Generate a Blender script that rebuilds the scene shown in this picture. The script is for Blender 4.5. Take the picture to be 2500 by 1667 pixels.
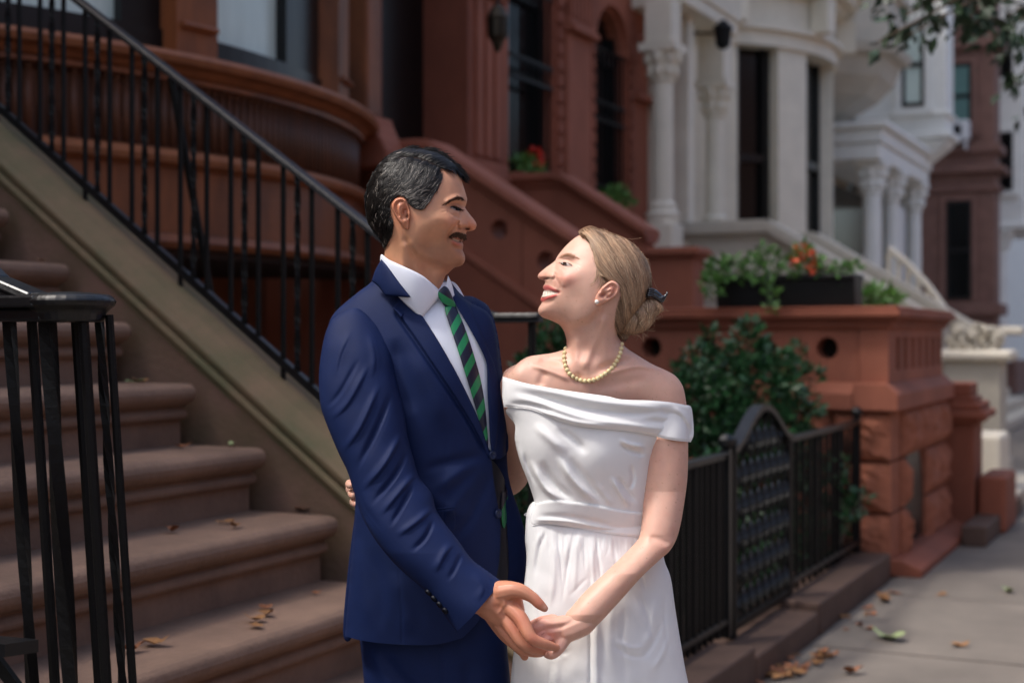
import bpy, bmesh, math, random
import numpy as np
from mathutils import Vector, Matrix

random.seed(7)
rng = np.random.default_rng(7)
SC = bpy.context.scene
for o in list(bpy.data.objects):
    bpy.data.objects.remove(o)

# ------------------------------------------------------------------ camera, sky, sun, exposure
YAW = math.radians(25.83)
CAM_H = 1.45
cd = bpy.data.cameras.new('camera')
cam = bpy.data.objects.new('camera', cd)
SC.collection.objects.link(cam)
cam.location = (0, 0, CAM_H)
cam.rotation_euler = (math.radians(90), 0, YAW)
cd.lens = 50
cd.sensor_width = 36
cd.shift_y = -0.0054
cd.clip_end = 2000
cd.dof.use_dof = True
cd.dof.focus_distance = 2.6
cd.dof.aperture_fstop = 3.2
SC.camera = cam

SUN_AZ_CAM = math.radians(15)      # from the left of the picture, a little towards the camera
SUN_EL = math.radians(58)
_c = Vector((-math.cos(SUN_AZ_CAM), -math.sin(SUN_AZ_CAM), 0))
_c.rotate(Matrix.Rotation(YAW, 3, 'Z'))
SUN_DIR = Vector((_c.x * math.cos(SUN_EL), _c.y * math.cos(SUN_EL), math.sin(SUN_EL)))
world = bpy.data.worlds.new('World')
SC.world = world
world.use_nodes = True
wn = world.node_tree
wn.nodes.clear()
sky = wn.nodes.new('ShaderNodeTexSky')
sky.sky_type = 'NISHITA'
sky.sun_disc = False
sky.sun_elevation = SUN_EL
sky.sun_rotation = math.atan2(SUN_DIR.x, SUN_DIR.y)
sky.air_density = 1.0
sky.dust_density = 4.5
sky.ozone_density = 0.4
bgn = wn.nodes.new('ShaderNodeBackground')
bgn.inputs['Strength'].default_value = 0.15
wo = wn.nodes.new('ShaderNodeOutputWorld')
wn.links.new(sky.outputs[0], bgn.inputs[0])
wn.links.new(bgn.outputs[0], wo.inputs[0])
sl = bpy.data.lights.new('sun', 'SUN')
sl.energy = 1.75
sl.angle = math.radians(7)
sl.color = (1.0, 0.965, 0.92)
sun = bpy.data.objects.new('sun', sl)
SC.collection.objects.link(sun)
sun.rotation_euler = SUN_DIR.to_track_quat('Z', 'Y').to_euler()
SC.view_settings.view_transform = 'Standard'
SC.view_settings.look = 'None'
SC.view_settings.exposure = 0.74
SC.view_settings.gamma = 1.0
SC.view_settings.use_curve_mapping = False

# ------------------------------------------------------------------ helpers
FPX = 50 / 36 * 2500
CA, SA = math.cos(YAW), math.sin(YAW)

def street(px, py, Y):
    """a point of the photograph at camera depth Y -> street coordinates (u along street, v towards the houses, z)"""
    x = (px - 1250) / FPX * Y
    return (SA * x + CA * Y, -CA * x + SA * Y, CAM_H + (820 - py) / FPX * Y)

def on_v(px, py, v):
    r = (px - 1250) / FPX
    return street(px, py, v / (-CA * r + SA))

def on_u(px, py, u):
    r = (px - 1250) / FPX
    return street(px, py, u / (SA * r + CA))

def lin(c):
    return tuple(((x / 255) / 12.92 if x / 255 <= 0.04045 else ((x / 255 + 0.055) / 1.055) ** 2.4) for x in c)

COL = SC.collection
ORIGIN = {}

def link(o):
    COL.objects.link(o)
    return o

def thing(name, label, cat, uvz=(0, 0, 0), group=None, kind=None):
    o = bpy.data.objects.new(name, None)
    link(o)
    o.empty_display_size = 0.1
    o.location = (-uvz[1], uvz[0], uvz[2])
    ORIGIN[o.name] = np.array(o.location)
    if label:
        o['label'] = label
    if cat:
        o['category'] = cat
    if group:
        o['group'] = group
    if kind:
        o['kind'] = kind
    return o

def root_of(o):
    while o is not None and o.name not in ORIGIN:
        o = o.parent
    return ORIGIN[o.name] if o is not None else np.zeros(3)

class MB:
    """collects shapes in street coordinates (u, v, z) and links them as one mesh object"""
    def __init__(self):
        self.v = []
        self.f = []
    def add(self, vs, fs):
        n = len(self.v)
        self.v += [tuple(map(float, p)) for p in vs]
        self.f += [tuple(i + n for i in f) for f in fs]
        return self
    def box(self, u0, u1, v0, v1, z0, z1):
        P = [(u, v, z) for z in (z0, z1) for v in (v0, v1) for u in (u0, u1)]
        return self.add(P, [(0, 2, 3, 1), (4, 5, 7, 6), (0, 1, 5, 4), (2, 6, 7, 3), (0, 4, 6, 2), (1, 3, 7, 5)])
    def prism(self, pts, plane, a0, a1):
        n = len(pts)
        def mk(p, a):
            if plane == 'vz':
                return (a, p[0], p[1])
            if plane == 'uz':
                return (p[0], a, p[1])
            return (p[0], p[1], a)
        V = [mk(p, a0) for p in pts] + [mk(p, a1) for p in pts]
        F = [tuple(range(n)), tuple(range(2 * n - 1, n - 1, -1))]
        F += [(i, (i + 1) % n, n + (i + 1) % n, n + i) for i in range(n)]
        return self.add(V, F)
    def tube(self, path, r, n=8, twist=0.0, flat=1.0):
        path = [np.array(p, float) for p in path]
        m = len(path)
        rs = r if hasattr(r, '__len__') else [r] * m
        V, F = [], []
        t0 = path[1] - path[0]
        ref = np.array((0, 0, 1.0)) if abs(t0[2]) < 0.9 * np.linalg.norm(t0) else np.array((1.0, 0, 0))
        for i, p in enumerate(path):
            t = path[min(i + 1, m - 1)] - path[max(i - 1, 0)]
            t = t / (np.linalg.norm(t) + 1e-9)
            a = np.cross(t, ref)
            a /= np.linalg.norm(a) + 1e-9
            b = np.cross(a, t)
            for k in range(n):
                th = 2 * math.pi * (k + .5) / n + twist * i
                V.append(p + rs[i] * (math.cos(th) * a + flat * math.sin(th) * b))
        for i in range(m - 1):
            for k in range(n):
                F.append((i * n + k, i * n + (k + 1) % n, (i + 1) * n + (k + 1) % n, (i + 1) * n + k))
        F.append(tuple(range(n - 1, -1, -1)))
        F.append(tuple(range((m - 1) * n, m * n)))
        return self.add(V, F)
    def lathe(self, cu, cv, prof, n=16):
        V, F = [], []
        for r, z in prof:
            for k in range(n):
                a = 2 * math.pi * k / n
                V.append((cu + r * math.cos(a), cv + r * math.sin(a), z))
        for i in range(len(prof) - 1):
            for k in range(n):
                F.append((i * n + k, i * n + (k + 1) % n, (i + 1) * n + (k + 1) % n, (i + 1) * n + k))
        F.append(tuple(range(n - 1, -1, -1)))
        F.append(tuple(range((len(prof) - 1) * n, len(prof) * n)))
        return self.add(V, F)
    def sector(self, cu, cv, prof, a0, a1, n=24):
        """closed profile [(radius, z)] swept round (cu, cv); angle 0 looks to the street"""
        m = len(prof)
        V, F = [], []
        for i in range(n + 1):
            a = math.radians(a0 + (a1 - a0) * i / n)
            for r, z in prof:
                V.append((cu + r * math.sin(a), cv - r * math.cos(a), z))
        for i in range(n):
            for k in range(m):
                F.append((i * m + k, i * m + (k + 1) % m, (i + 1) * m + (k + 1) % m, (i + 1) * m + k))
        F.append(tuple(range(m)))
        F.append(tuple(range((n + 1) * m - 1, n * m - 1, -1)))
        return self.add(V, F)
    def data(self, name, origin=(0, 0, 0), recalc=True):
        A = np.array(self.v, float)
        W = np.stack([-A[:, 1], A[:, 0], A[:, 2]], 1) - np.array(origin)
        me = bpy.data.meshes.new(name)
        me.from_pydata(W.tolist(), [], self.f)
        if recalc:
            bm = bmesh.new()
            bm.from_mesh(me)
            bmesh.ops.recalc_face_normals(bm, faces=bm.faces)
            bm.to_mesh(me)
            bm.free()
        return me
    def build(self, name, m, parent=None, smooth=False, bevel=0.0, **props):
        me = self.data(name, root_of(parent) if parent else (0, 0, 0))
        if smooth:
            me.shade_smooth()
        me.materials.append(m)
        o = link(bpy.data.objects.new(name, me))
        o.parent = parent
        if bevel:
            b = o.modifiers.new('bevel', 'BEVEL')
            b.width = bevel
            b.segments = 2
            b.limit_method = 'ANGLE'
        for k, val in props.items():
            o[k] = val
        return o

def inst(me, name, parent, uvz=(0, 0, 0), rz=0.0, **props):
    """a piece that shares mesh data; uvz is its own place in the street"""
    o = link(bpy.data.objects.new(name, me))
    o.parent = parent
    w = np.array((-uvz[1], uvz[0], uvz[2])) - (root_of(parent) if parent else 0)
    o.location = w
    o.rotation_euler[2] = rz
    for k, val in props.items():
        o[k] = val
    return o

def tag(o, label, cat, group=None):
    o['label'] = label
    o['category'] = cat
    if group:
        o['group'] = group
    return o

# ------------------------------------------------------------------ materials
def mat(name, col, rough=0.7, var=0.18, scale=6.0, bump=0.15, bscale=40.0, metal=0.0, col2=None, spec=0.4, stretch=(1, 1, 1), sheen=0.0, coat=0.0, detail=6.0):
    m = bpy.data.materials.new(name)
    m.use_nodes = True
    nt = m.node_tree
    N, L = nt.nodes, nt.links
    b = N['Principled BSDF']
    b.inputs['Roughness'].default_value = rough
    b.inputs['Metallic'].default_value = metal
    b.inputs['Specular IOR Level'].default_value = spec
    if sheen:
        b.inputs['Sheen Weight'].default_value = sheen
        b.inputs['Sheen Roughness'].default_value = 0.4
    if coat:
        b.inputs['Coat Weight'].default_value = coat
        b.inputs['Coat Roughness'].default_value = 0.15
    c = lin(col)
    geo = N.new('ShaderNodeNewGeometry')
    mp = N.new('ShaderNodeMapping')
    mp.inputs['Scale'].default_value = stretch
    L.new(geo.outputs['Position'], mp.inputs[0])
    if var:
        n1 = N.new('ShaderNodeTexNoise')
        n1.inputs['Scale'].default_value = scale
        n1.inputs['Detail'].default_value = detail
        n1.inputs['Roughness'].default_value = 0.65
        L.new(mp.outputs[0], n1.inputs['Vector'])
        r = N.new('ShaderNodeValToRGB')
        r.color_ramp.elements[0].position = 0.3
        r.color_ramp.elements[1].position = 0.7
        c2 = lin(col2) if col2 else tuple(x * (1 + var) for x in c)
        c1 = c if col2 else tuple(x * (1 - var) for x in c)
        r.color_ramp.elements[0].color = (*c1, 1)
        r.color_ramp.elements[1].color = (*c2, 1)
        L.new(n1.outputs['Fac'], r.inputs[0])
        L.new(r.outputs[0], b.inputs['Base Color'])
    else:
        b.inputs['Base Color'].default_value = (*c, 1)
    if bump:
        n2 = N.new('ShaderNodeTexNoise')
        n2.inputs['Scale'].default_value = bscale
        n2.inputs['Detail'].default_value = 5
        L.new(mp.outputs[0], n2.inputs['Vector'])
        bp = N.new('ShaderNodeBump')
        bp.inputs['Strength'].default_value = bump
        bp.inputs['Distance'].default_value = 0.01 if bscale < 300 else 0.0006
        L.new(n2.outputs['Fac'], bp.inputs['Height'])
        L.new(bp.outputs[0], b.inputs['Normal'])
    return m

def attr_mat(name, rough=0.5, spec=0.4, bump=0.0, bscale=300, sss=0.0, sssr=(1, .4, .25), var=0.0, sheen=0.0, aniso=0.0):
    """base colour from the mesh's own 'Col' attribute"""
    m = bpy.data.materials.new(name)
    m.use_nodes = True
    N, L = m.node_tree.nodes, m.node_tree.links
    b = N['Principled BSDF']
    b.inputs['Roughness'].default_value = rough
    b.inputs['Specular IOR Level'].default_value = spec
    if sss:
        b.inputs['Subsurface Weight'].default_value = sss
        b.inputs['Subsurface Radius'].default_value = sssr
        b.inputs['Subsurface Scale'].default_value = 0.006
    if sheen:
        b.inputs['Sheen Weight'].default_value = sheen
    if aniso:
        b.inputs['Anisotropic'].default_value = aniso
    a = N.new('ShaderNodeAttribute')
    a.attribute_name = 'Col'
    out = a.outputs['Color']
    geo = N.new('ShaderNodeNewGeometry')
    if var:
        n1 = N.new('ShaderNodeTexNoise')
        n1.inputs['Scale'].default_value = 55
        n1.inputs['Detail'].default_value = 6
        L.new(geo.outputs['Position'], n1.inputs['Vector'])
        mr = N.new('ShaderNodeMapRange')
        mr.inputs['From Min'].default_value = 0.3
        mr.inputs['From Max'].default_value = 0.7
        mr.inputs['To Min'].default_value = 1 - var
        mr.inputs['To Max'].default_value = 1 + var
        L.new(n1.outputs['Fac'], mr.inputs['Value'])
        mx = N.new('ShaderNodeVectorMath')
        mx.operation = 'SCALE'
        L.new(out, mx.inputs[0])
        L.new(mr.outputs[0], mx.inputs['Scale'])
        out = mx.outputs[0]
    L.new(out, b.inputs['Base Color'])
    if bump:
        n2 = N.new('ShaderNodeTexNoise')
        n2.inputs['Scale'].default_value = bscale
        n2.inputs['Detail'].default_value = 4
        L.new(geo.outputs['Position'], n2.inputs['Vector'])
        bp = N.new('ShaderNodeBump')
        bp.inputs['Strength'].default_value = bump
        bp.inputs['Distance'].default_value = 0.002
        L.new(n2.outputs['Fac'], bp.inputs['Height'])
        L.new(bp.outputs[0], b.inputs['Normal'])
    return m

M = {}
M['concrete'] = mat('concrete', (128, 119, 110), .85, .2, 1.6, .3, 60, col2=(102, 95, 88), detail=14)
M['asphalt'] = mat('asphalt', (66, 66, 68), .9, .2, 3, .4, 90)
M['kerb'] = mat('bluestone', (88, 68, 58), .8, .2, 5, .2, 50)
M['soil'] = mat('soil', (44, 34, 28), .95, .3, 8, .5, 30)
M['step'] = mat('step_brownstone', (146, 118, 100), .85, .3, 3.2, .4, 55, col2=(114, 92, 79), detail=12)
M['moss'] = mat('mossy_brownstone', (128, 106, 84), .85, .3, 5, .3, 45, col2=(96, 94, 68))
M['cheek'] = mat('cheek_brownstone', (122, 94, 82), .85, .2, 4, .25, 50, col2=(96, 82, 62))
M['wood'] = mat('red_brown_stone', (154, 90, 52), .5, .3, 4, .12, 30, stretch=(1, 1, .3), col2=(94, 56, 38))
M['wood_d'] = mat('bow_stone_shade_tone', (104, 62, 40), .55, .3, 7, .12, 30, stretch=(1, 1, .35), col2=(74, 46, 32))  # bow stone darkened: shade under the sill ledge put into the colour
M['wood_l'] = mat('bow_stone_lit_tone', (164, 102, 66), .5, .25, 7, .12, 30, col2=(132, 80, 52))  # bow stone lightened: sky light on the ledges put into the colour
M['cellar'] = mat('cellar_wall_painted_shade', (52, 38, 33), .85, .3, 5, .3, 30)  # deep shade under the bow put into the wall and soffit colour
M['terra'] = mat('terracotta', (152, 91, 70), .78, .26, 1.8, .2, 40, stretch=(1, 1, .45), detail=12)
M['terra_d'] = mat('terracotta_deep', (138, 79, 59), .78, .26, 1.8, .2, 40, stretch=(1, 1, .45), detail=12)
M['rock'] = mat('rock_face', (154, 94, 70), .85, .25, 9, .8, 22)
M['cream'] = mat('cream_stone', (226, 218, 200), .7, .08, 3, .1, 40)
M['cream2'] = mat('grey_cream_stone', (188, 181, 166), .75, .1, 3, .1, 40)
M['white'] = mat('white_stone', (234, 234, 228), .7, .06, 3, .08, 40)
M['brown'] = mat('dark_brownstone', (124, 92, 82), .8, .18, 4, .2, 40)
M['iron'] = mat('black_iron', (9, 9, 10), .5, .25, 30, .12, 120, spec=.2)
M['ironrail'] = mat('worn_black_rail', (13, 15, 18), .34, .3, 14, .12, 70, spec=.45)
M['black'] = mat('black_wood', (14, 14, 15), .35, .2, 8, .05, 30)
M['void'] = mat('dark_interior', (7, 7, 8), .6, 0, bump=0)
M['pane'] = mat('window_glass', (12, 14, 15), .18, .3, 2, 0, spec=.3)
M['panelt'] = mat('curtained_glass', (206, 222, 214), .25, .12, 3, 0, spec=.6, stretch=(2, 2, .3))
M['teal'] = mat('teal_blind_glass', (92, 126, 122), .3, .2, 3, 0, spec=.4)
M['pot'] = mat('black_planter', (18, 18, 19), .5, .2, 8, .1, 30)
M['brass'] = mat('old_bronze', (70, 62, 50), .5, .3, 12, .2, 40, metal=.6)
M['acwhite'] = mat('white_metal', (214, 216, 218), .5, .05, 5, .02)
M['leaf_dark'] = mat('glossy_leaf', (44, 82, 48), .3, .6, 45, .05, 60, spec=.5)
M['leaf_mid'] = mat('fresh_leaf', (84, 126, 58), .45, .5, 40, .05, 60)
M['leaf_tree'] = mat('tree_leaf', (36, 56, 36), .5, .4, 6, .05, 60)
M['bark'] = mat('bark', (84, 72, 60), .9, .3, 8, .6, 25)
M['red'] = mat('red_petal', (214, 52, 36), .5, .3, 20, .05)
M['orange'] = mat('orange_petal', (228, 92, 58), .5, .3, 20, .05)
M['dryleaf'] = mat('dry_leaf', (168, 122, 76), .7, .4, 30, .2, 90, col2=(118, 82, 52))
M['redleaf'] = mat('rusty_leaf', (140, 90, 60), .7, .4, 30, .2, 90)
M['greenleaf'] = mat('pale_green_leaf', (150, 164, 116), .6, .3, 30, .2, 90)
# ------------------------------------------------------------------ the ground
g = MB().box(-60, 400, -200, 300, -0.5, -0.17).build('ground', M['soil'])
g['kind'] = 'structure'
r = MB().box(-40, 200, -11.0, -2.55, -0.3, -0.14).build('road', M['asphalt'])
r['kind'] = 'structure'
walk = MB().box(-40, 200, -2.4, 6.2, -0.2, -0.012).build('sidewalk', M['concrete'])
walk['kind'] = 'structure'
slab_me = MB().box(0.006, 1.494, 0.006, 1.344, -0.02, 0.0).data('slab')
slab_me.materials.append(M['concrete'])
for i in range(-1, 30):
    for j in range(3):
        s = inst(slab_me, 'slab', walk, (i * 1.5 + .62, -2.4 + j * 1.35, random.uniform(-.002, .002)))
kb = MB().box(-40, 200, -2.548, -2.402, -0.25, 0.004).build('kerb', M['kerb'], bevel=.02)
kb['kind'] = 'structure'
opp = MB().box(-40, 200, -16, -11.0, -0.2, 0.0).build('far_pavement', M['concrete'])
opp['kind'] = 'structure'

# ------------------------------------------------------------------ house with the bow window (left)
FV = 5.4
HA = thing('brown_house', 'brown stone row house with a curved bow window above fluted panels, behind the stair railing', 'house', (6.5, FV, 0))
BU, BV = 6.575, 8.10
wl = MB()
wl.box(-12.0, 4.24, FV, FV + .4, 0, 7.6)
wl.box(4.24, 9.3, FV + .95, FV + 1.2, 0, 7.6)
wl.build('wall', M['wood'], HA)
MB().sector(BU, BV, [(3.0, 2.78), (3.39, 2.78), (3.43, 2.80), (3.46, 2.825), (3.52, 2.84), (3.535, 2.87), (3.52, 2.895), (3.36, 2.92), (3.0, 2.92)], -41, 41, 48).build('sill_ledge', M['wood_l'], HA)
MB().sector(BU, BV, [(3.0, 2.40), (3.37, 2.40), (3.37, 2.78), (3.0, 2.78)], -41, 41, 48).build('frieze', M['wood_d'], HA)
MB().sector(BU, BV, [(3.0, 2.315), (3.45, 2.315), (3.49, 2.335), (3.50, 2.365), (3.46, 2.40), (3.40, 2.415), (3.0, 2.415)], -41, 41, 48).build('lower_ledge', M['wood_l'], HA)
MB().sector(BU, BV, [(3.0, 1.98), (3.43, 1.98), (3.43, 2.315), (3.0, 2.315)], -41, 41, 48).build('base_panel', M['wood'], HA)
MB().sector(BU, BV, [(3.0, 1.90), (3.47, 1.90), (3.49, 1.93), (3.45, 1.975), (3.0, 1.975)], -41, 41, 48).build('base_moulding', M['wood'], HA)
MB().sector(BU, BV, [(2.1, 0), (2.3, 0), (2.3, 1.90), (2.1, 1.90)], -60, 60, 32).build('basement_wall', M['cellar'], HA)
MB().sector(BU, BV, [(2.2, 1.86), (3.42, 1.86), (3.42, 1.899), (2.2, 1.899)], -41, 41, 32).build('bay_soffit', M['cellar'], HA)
fl = MB().tube([(0, 0, 2.43), (0, 0, 2.735)], 0.021, 8)
fl.lathe(0, 0, [(.026, 2.735), (.028, 2.75), (.02, 2.762)], 8)
fl_me = fl.data('flute')
fl_me.materials.append(M['wood_d'])
fl_me.shade_smooth()
for k in range(84):
    a = math.radians(-40 + 80 * k / 83)
    inst(fl_me, 'flute', HA, (BU + 3.375 * math.sin(a), BV - 3.375 * math.cos(a), 0))
MB().sector(BU, BV, [(3.0, 2.76), (3.43, 2.76), (3.43, 2.785), (3.0, 2.785)], -41, 41, 48).build('cap_moulding', M['wood'], HA)
for a0, a1 in ((-41, -36), (-11.5, -6.6), (17.5, 22.5), (36, 41)):
    p = MB().sector(BU, BV, [(3.05, 2.92), (3.37, 2.92), (3.37, 5.2), (3.05, 5.2)], a0, a1, 6).build('pillar', M['wood'], HA)
    MB().sector(BU, BV, [(3.3, 3.06), (3.40, 3.06), (3.41, 3.075), (3.40, 3.09), (3.3, 3.09)], a0 + .4, a1 - .4, 6).build('moulding', M['wood'], p)
for a0, a1, p0, p1 in ((-36, -11.5, -33.5, -15.8), (-6.6, 17.5, -5.8, 8.0), (22.5, 36, 24, 34)):
    w = MB()
    w.sector(BU, BV, [(3.12, 2.92), (3.26, 2.92), (3.26, 3.06), (3.12, 3.06)], a0, a1, 12)
    w.sector(BU, BV, [(3.12, 3.06), (3.24, 3.06), (3.24, 5.2), (3.12, 5.2)], a0, p0, 4)
    w.sector(BU, BV, [(3.12, 3.06), (3.24, 3.06), (3.24, 5.2), (3.12, 5.2)], p1, a1, 6)
    wf = w.build('window', M['black'], HA)
    MB().sector(BU, BV, [(3.14, 3.06), (3.17, 3.06), (3.17, 5.2), (3.14, 5.2)], p0, p1, 12).build('pane', M['panelt'], wf)
MB().sector(BU, BV, [(2.5, 5.2), (3.55, 5.2), (3.6, 5.4), (2.5, 5.4)], -41, 41, 32).build('bow_cornice', M['wood'], HA)
MB().sector(BU, BV, [(2.5, 5.4), (3.37, 5.4), (3.37, 7.6), (2.5, 7.6)], -41, 41, 32).build('bow_upper_wall', M['wood'], HA)
# pier and moulded base at the right end of the bow
MB().box(8.44, 8.63, 5.20, 5.9, 2.98, 5.2).build('pier', M['wood'], HA, bevel=.02)
pb = MB().prism([(5.02, 2.62), (5.02, 2.72), (5.06, 2.80), (5.10, 2.84), (5.14, 2.92), (5.16, 2.98), (5.9, 2.98), (5.9, 2.62)], 'vz', 8.40, 8.71)
pb.build('pier_base', M['terra'], HA, bevel=.015)
MB().box(2.1, 3.5, FV - .03, FV + .1, 2.3, 4.7).build('door', M['black'], HA)

# ------------------------------------------------------------------ its stoop
STU0, STU1 = 1.86, 3.94
def step_z(n):
    return .87 + .2095 * (n - 4)
def step_v(n):
    return 2.51 + .284 * (n - 4)
SA_ = thing('stoop', 'worn brown stone stoop with rounded treads and mossy side wall, behind the man', 'stoop', (2.9, 1.66, 0))
for n in range(1, 12):
    z, v, z0 = step_z(n), step_v(n), step_z(n - 1) if n > 1 else 0.0
    pr = [(v + .06, z0 - .02), (v + .06, z - .125), (v + .035, z - .120), (v + .028, z - .105), (v + .035, z - .09), (v + .05, z - .082),
          (v + .012, z - .066), (v - .005, z - .05), (v - .009, z - .032), (v - .004, z - .014), (v + .012, z - .003), (v + .03, z), (v + .4, z), (v + .4, z0 - .02)]
    MB().prism(pr, 'vz', STU0, STU1 - .055 + .003 * (n % 3)).build('step', M['step'], SA_, bevel=.012)
MB().box(STU0, STU1, step_v(11) + .3, FV - .04, 1.9, step_z(11)).build('landing', M['step'], SA_)
def slope_z(v, dz=0.0):
    return 1.407 + .7365 * (v - 3.19) + dz
def coping(u0, u1, flip):
    """cheek wall below, moulded coping above it, running up the slope"""
    va, vb = 1.72, 4.9
    m = MB()
    sec = [(0, 0), (-.02, .012), (-.02, .034), (.006, .042), (-.012, .054), (-.018, .082), (.006, .094), (.014, .104), (.05, .135), (.10, .150), (.22, .150), (.27, .12), (.27, -.02), (0, -.02)]
    V, F = [], []
    for v in (va, vb):
        for du, dz in sec:
            V.append(((u0 + du) if not flip else (u1 - du), v, slope_z(v, dz)))
    k = len(sec)
    for i in range(k):
        F.append((i, (i + 1) % k, k + (i + 1) % k, k + i))
    F.append(tuple(range(k)))
    F.append(tuple(range(2 * k - 1, k - 1, -1)))
    m.add(V, F)
    m.build('coping', M['moss'], SA_, bevel=.006)
    MB().prism([(va, 0), (vb, 0), (vb, slope_z(vb, -.018)), (va, slope_z(va, -.018))], 'vz', u0 + .002, u1 - .03).build('cheek_wall', M['cheek'], SA_)
coping(STU1, STU1 + .29, False)
coping(STU0 - .29, STU0, True)

def railing(name, label, u, vend, vk, group, near=False):
    R = thing(name, label, 'railing', (u, vend, .3), group)
    zk = 1.512
    top = lambda v: zk + .70 * (v - vk)
    h = MB()
    vt = 4.9
    pth = [(u, vend, zk), (u, vk - .04, zk), (u, vk + .05, top(vk + .05) - .005), (u, vk + .25, top(vk + .25)), (u, vt, top(vt))]
    # flat moulded rail: a cap with a bead below
    for (w, z0, z1) in ((.030, -.006, .010), (.022, -.020, -.006)):
        for i in range(len(pth) - 1):
            a, b = pth[i], pth[i + 1]
            P = []
            for q in (a, b):
                P += [(u - w, q[1], q[2] + z0), (u + w, q[1], q[2] + z0), (u + w * .8, q[1], q[2] + z1), (u - w * .8, q[1], q[2] + z1)]
            h.add(P, [(0, 1, 2, 3), (7, 6, 5, 4), (0, 4, 5, 1), (1, 5, 6, 2), (2, 6, 7, 3), (3, 7, 4, 0)])
    if near:
        h.lathe(u, vend + .03, [(.02, zk - .040), (.055, zk - .039), (.060, zk - .022), (.072, zk - .012), (.076, zk - .004), (.066, zk + .006), (.03, zk + .010), (.01, zk + .011)], 28)
        h.box(u - .072, u + .072, vend + .04, vend + .6, zk - .016, zk + .004)
        h.box(u - .056, u + .056, vend + .04, vend + .6, zk - .038, zk - .017)
    h.build('handrail', M['ironrail'], R, bevel=.004)
    b = MB()
    bot = lambda v: slope_z(v, .205)
    b.tube([(u, vk + .12, bot(vk + .12)), (u, vt, bot(vt))], .019, 4, 0)
    b.build('bottom_rail', M['ironrail'], R)
    v = vk + .22
    k = 0
    gi = 0
    while v < 4.75:
        tw = (k % 3 == 1)
        z1, z0 = top(v) - .02, bot(v)
        if k % 3 == 2 and gi % 2 == 0:
            z0 = slope_z(v, .13)
        mm = MB()
        if tw:
            nn = 26
            mm.tube([(u, v, z0 + (z1 - z0) * i / nn) for i in range(nn + 1)], .0115, 4, .42)
        else:
            mm.tube([(u, v, z0), (u, v, z1)], .0098, 8)
        mm.build('baluster', M['iron'], R)
        k += 1
        if k % 3 == 0:
            gi += 1
            v += .105
        else:
            v += .0585
    return R, top, bot
RF, topf, botf = railing('railing', 'black iron stair railing along the mossy side wall, its rail ending behind the man', STU1 + .13, 1.868, 2.065, 'railings of the brown stoop')
uf = STU1 + .13
for v in (1.90, 2.05, 2.12):
    MB().tube([(uf, v, .3), (uf, v, 1.5)], .013, 8).build('post', M['iron'], RF)
q0 = on_u(418, 190, uf)
q1 = on_u(474, 690, uf + .05)
MB().tube([(uf, q0[1], q0[2]), (uf + .25, q1[1], 1.25)], .014, 6).build('brace', M['iron'], RF)

RN, topn, botn = railing('railing', 'black iron stair railing nearest the camera, with flat end cap over clustered bars', 1.80, 1.655, 1.79, 'railings of the brown stoop', near=True)
un = 1.80
LEAN = .064                                   # the old newel leans a little
def leanbar(px, Y, w, tw=0, flat=1.0, z0=.26):
    u, v, _ = street(px, 790, Y)
    z1 = 1.485
    nn = 40 if tw else 2
    m = MB()
    P = []
    for i in range(nn + 1):
        z = z1 + (z0 - z1) * i / nn
        d = (1.48 - z) * LEAN
        P.append((u + SA * d, v - CA * d, z))
    m.tube(P, w, 4 if tw else 8, tw)
    m.build('baluster', M['iron'], RN)
leanbar(22, 2.43, .0118, .14)
leanbar(77, 2.40, .0092)
leanbar(115, 2.36, .0152, .11)
leanbar(184, 2.40, .0085)
leanbar(203, 2.33, .0092)
leanbar(242, 2.40, .0084, .36)
leanbar(267, 2.36, .0072)
e0 = street(94, 1560, 2.25)
rb = MB()
u_, v_, z_ = e0
rb.add([(u_, v_, z_), (u_ - .05, v_ + .02, z_), (u_ - .05, v_ + .5, z_ - .01), (u_, v_ + .5, z_ - .01),
        (u_, v_, z_ - .02), (u_ - .05, v_ + .02, z_ - .02), (u_ - .05, v_ + .5, z_ - .03), (u_, v_ + .5, z_ - .03)],
       [(0, 1, 2, 3), (7, 6, 5, 4), (0, 4, 5, 1), (1, 5, 6, 2), (2, 6, 7, 3), (3, 7, 4, 0)])
rb.build('foot_bar', M['ironrail'], RN)
MB().tube([street(-40, 1570, 2.3), street(50, 1690, 2.3)], .012, 4).build('foot_brace', M['iron'], RN)
MB().box(1.56, 1.855, 1.50, 1.76, 0, .62).build('newel_block', M['moss'], SA_, bevel=.02)

# ------------------------------------------------------------------ terracotta house
HB = thing('terracotta_house', 'terracotta row house with tall arched windows between ornate piers', 'house', (11.5, FV, 0))
U0B, U1B = 8.88, 14.55
def arch_pts(u0, u1, zs, n=14):
    c, rr = (u0 + u1) / 2, (u1 - u0) / 2
    return [(c + rr * math.cos(math.pi * i / n), zs + rr * math.sin(math.pi * i / n)) for i in range(n + 1)]
def arched_bay(u0, u1, w0, w1, zsill, zs, ztop, v0, v1, m, parent, name='wall'):
    """a bay of wall from u0 to u1 with one arched opening w0..w1"""
    b = MB()
    b.box(u0, w0, v0, v1, 0, ztop)
    b.box(w1, u1, v0, v1, 0, ztop)
    b.box(w0, w1, v0, v1, 0, zsill)
    A = arch_pts(w0, w1, zs)
    for (p, q) in zip(A[:-1], A[1:]):
        b.prism([p, (p[0], ztop), (q[0], ztop), q], 'uz', v0, v1)
    return b.build(name, m, parent)
ZT = 8.0
db = MB()
db.box(U0B - .1, 8.96, FV, FV + .9, 0, ZT)
db.box(8.96, 10.33, FV, FV + .5, 5.2, ZT)
db.build('wall', M['terra'], HB)
MB().box(8.96, 10.33, FV + .42, FV + .5, 1.9, 5.2).build('door', M['black'], HB)
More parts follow.
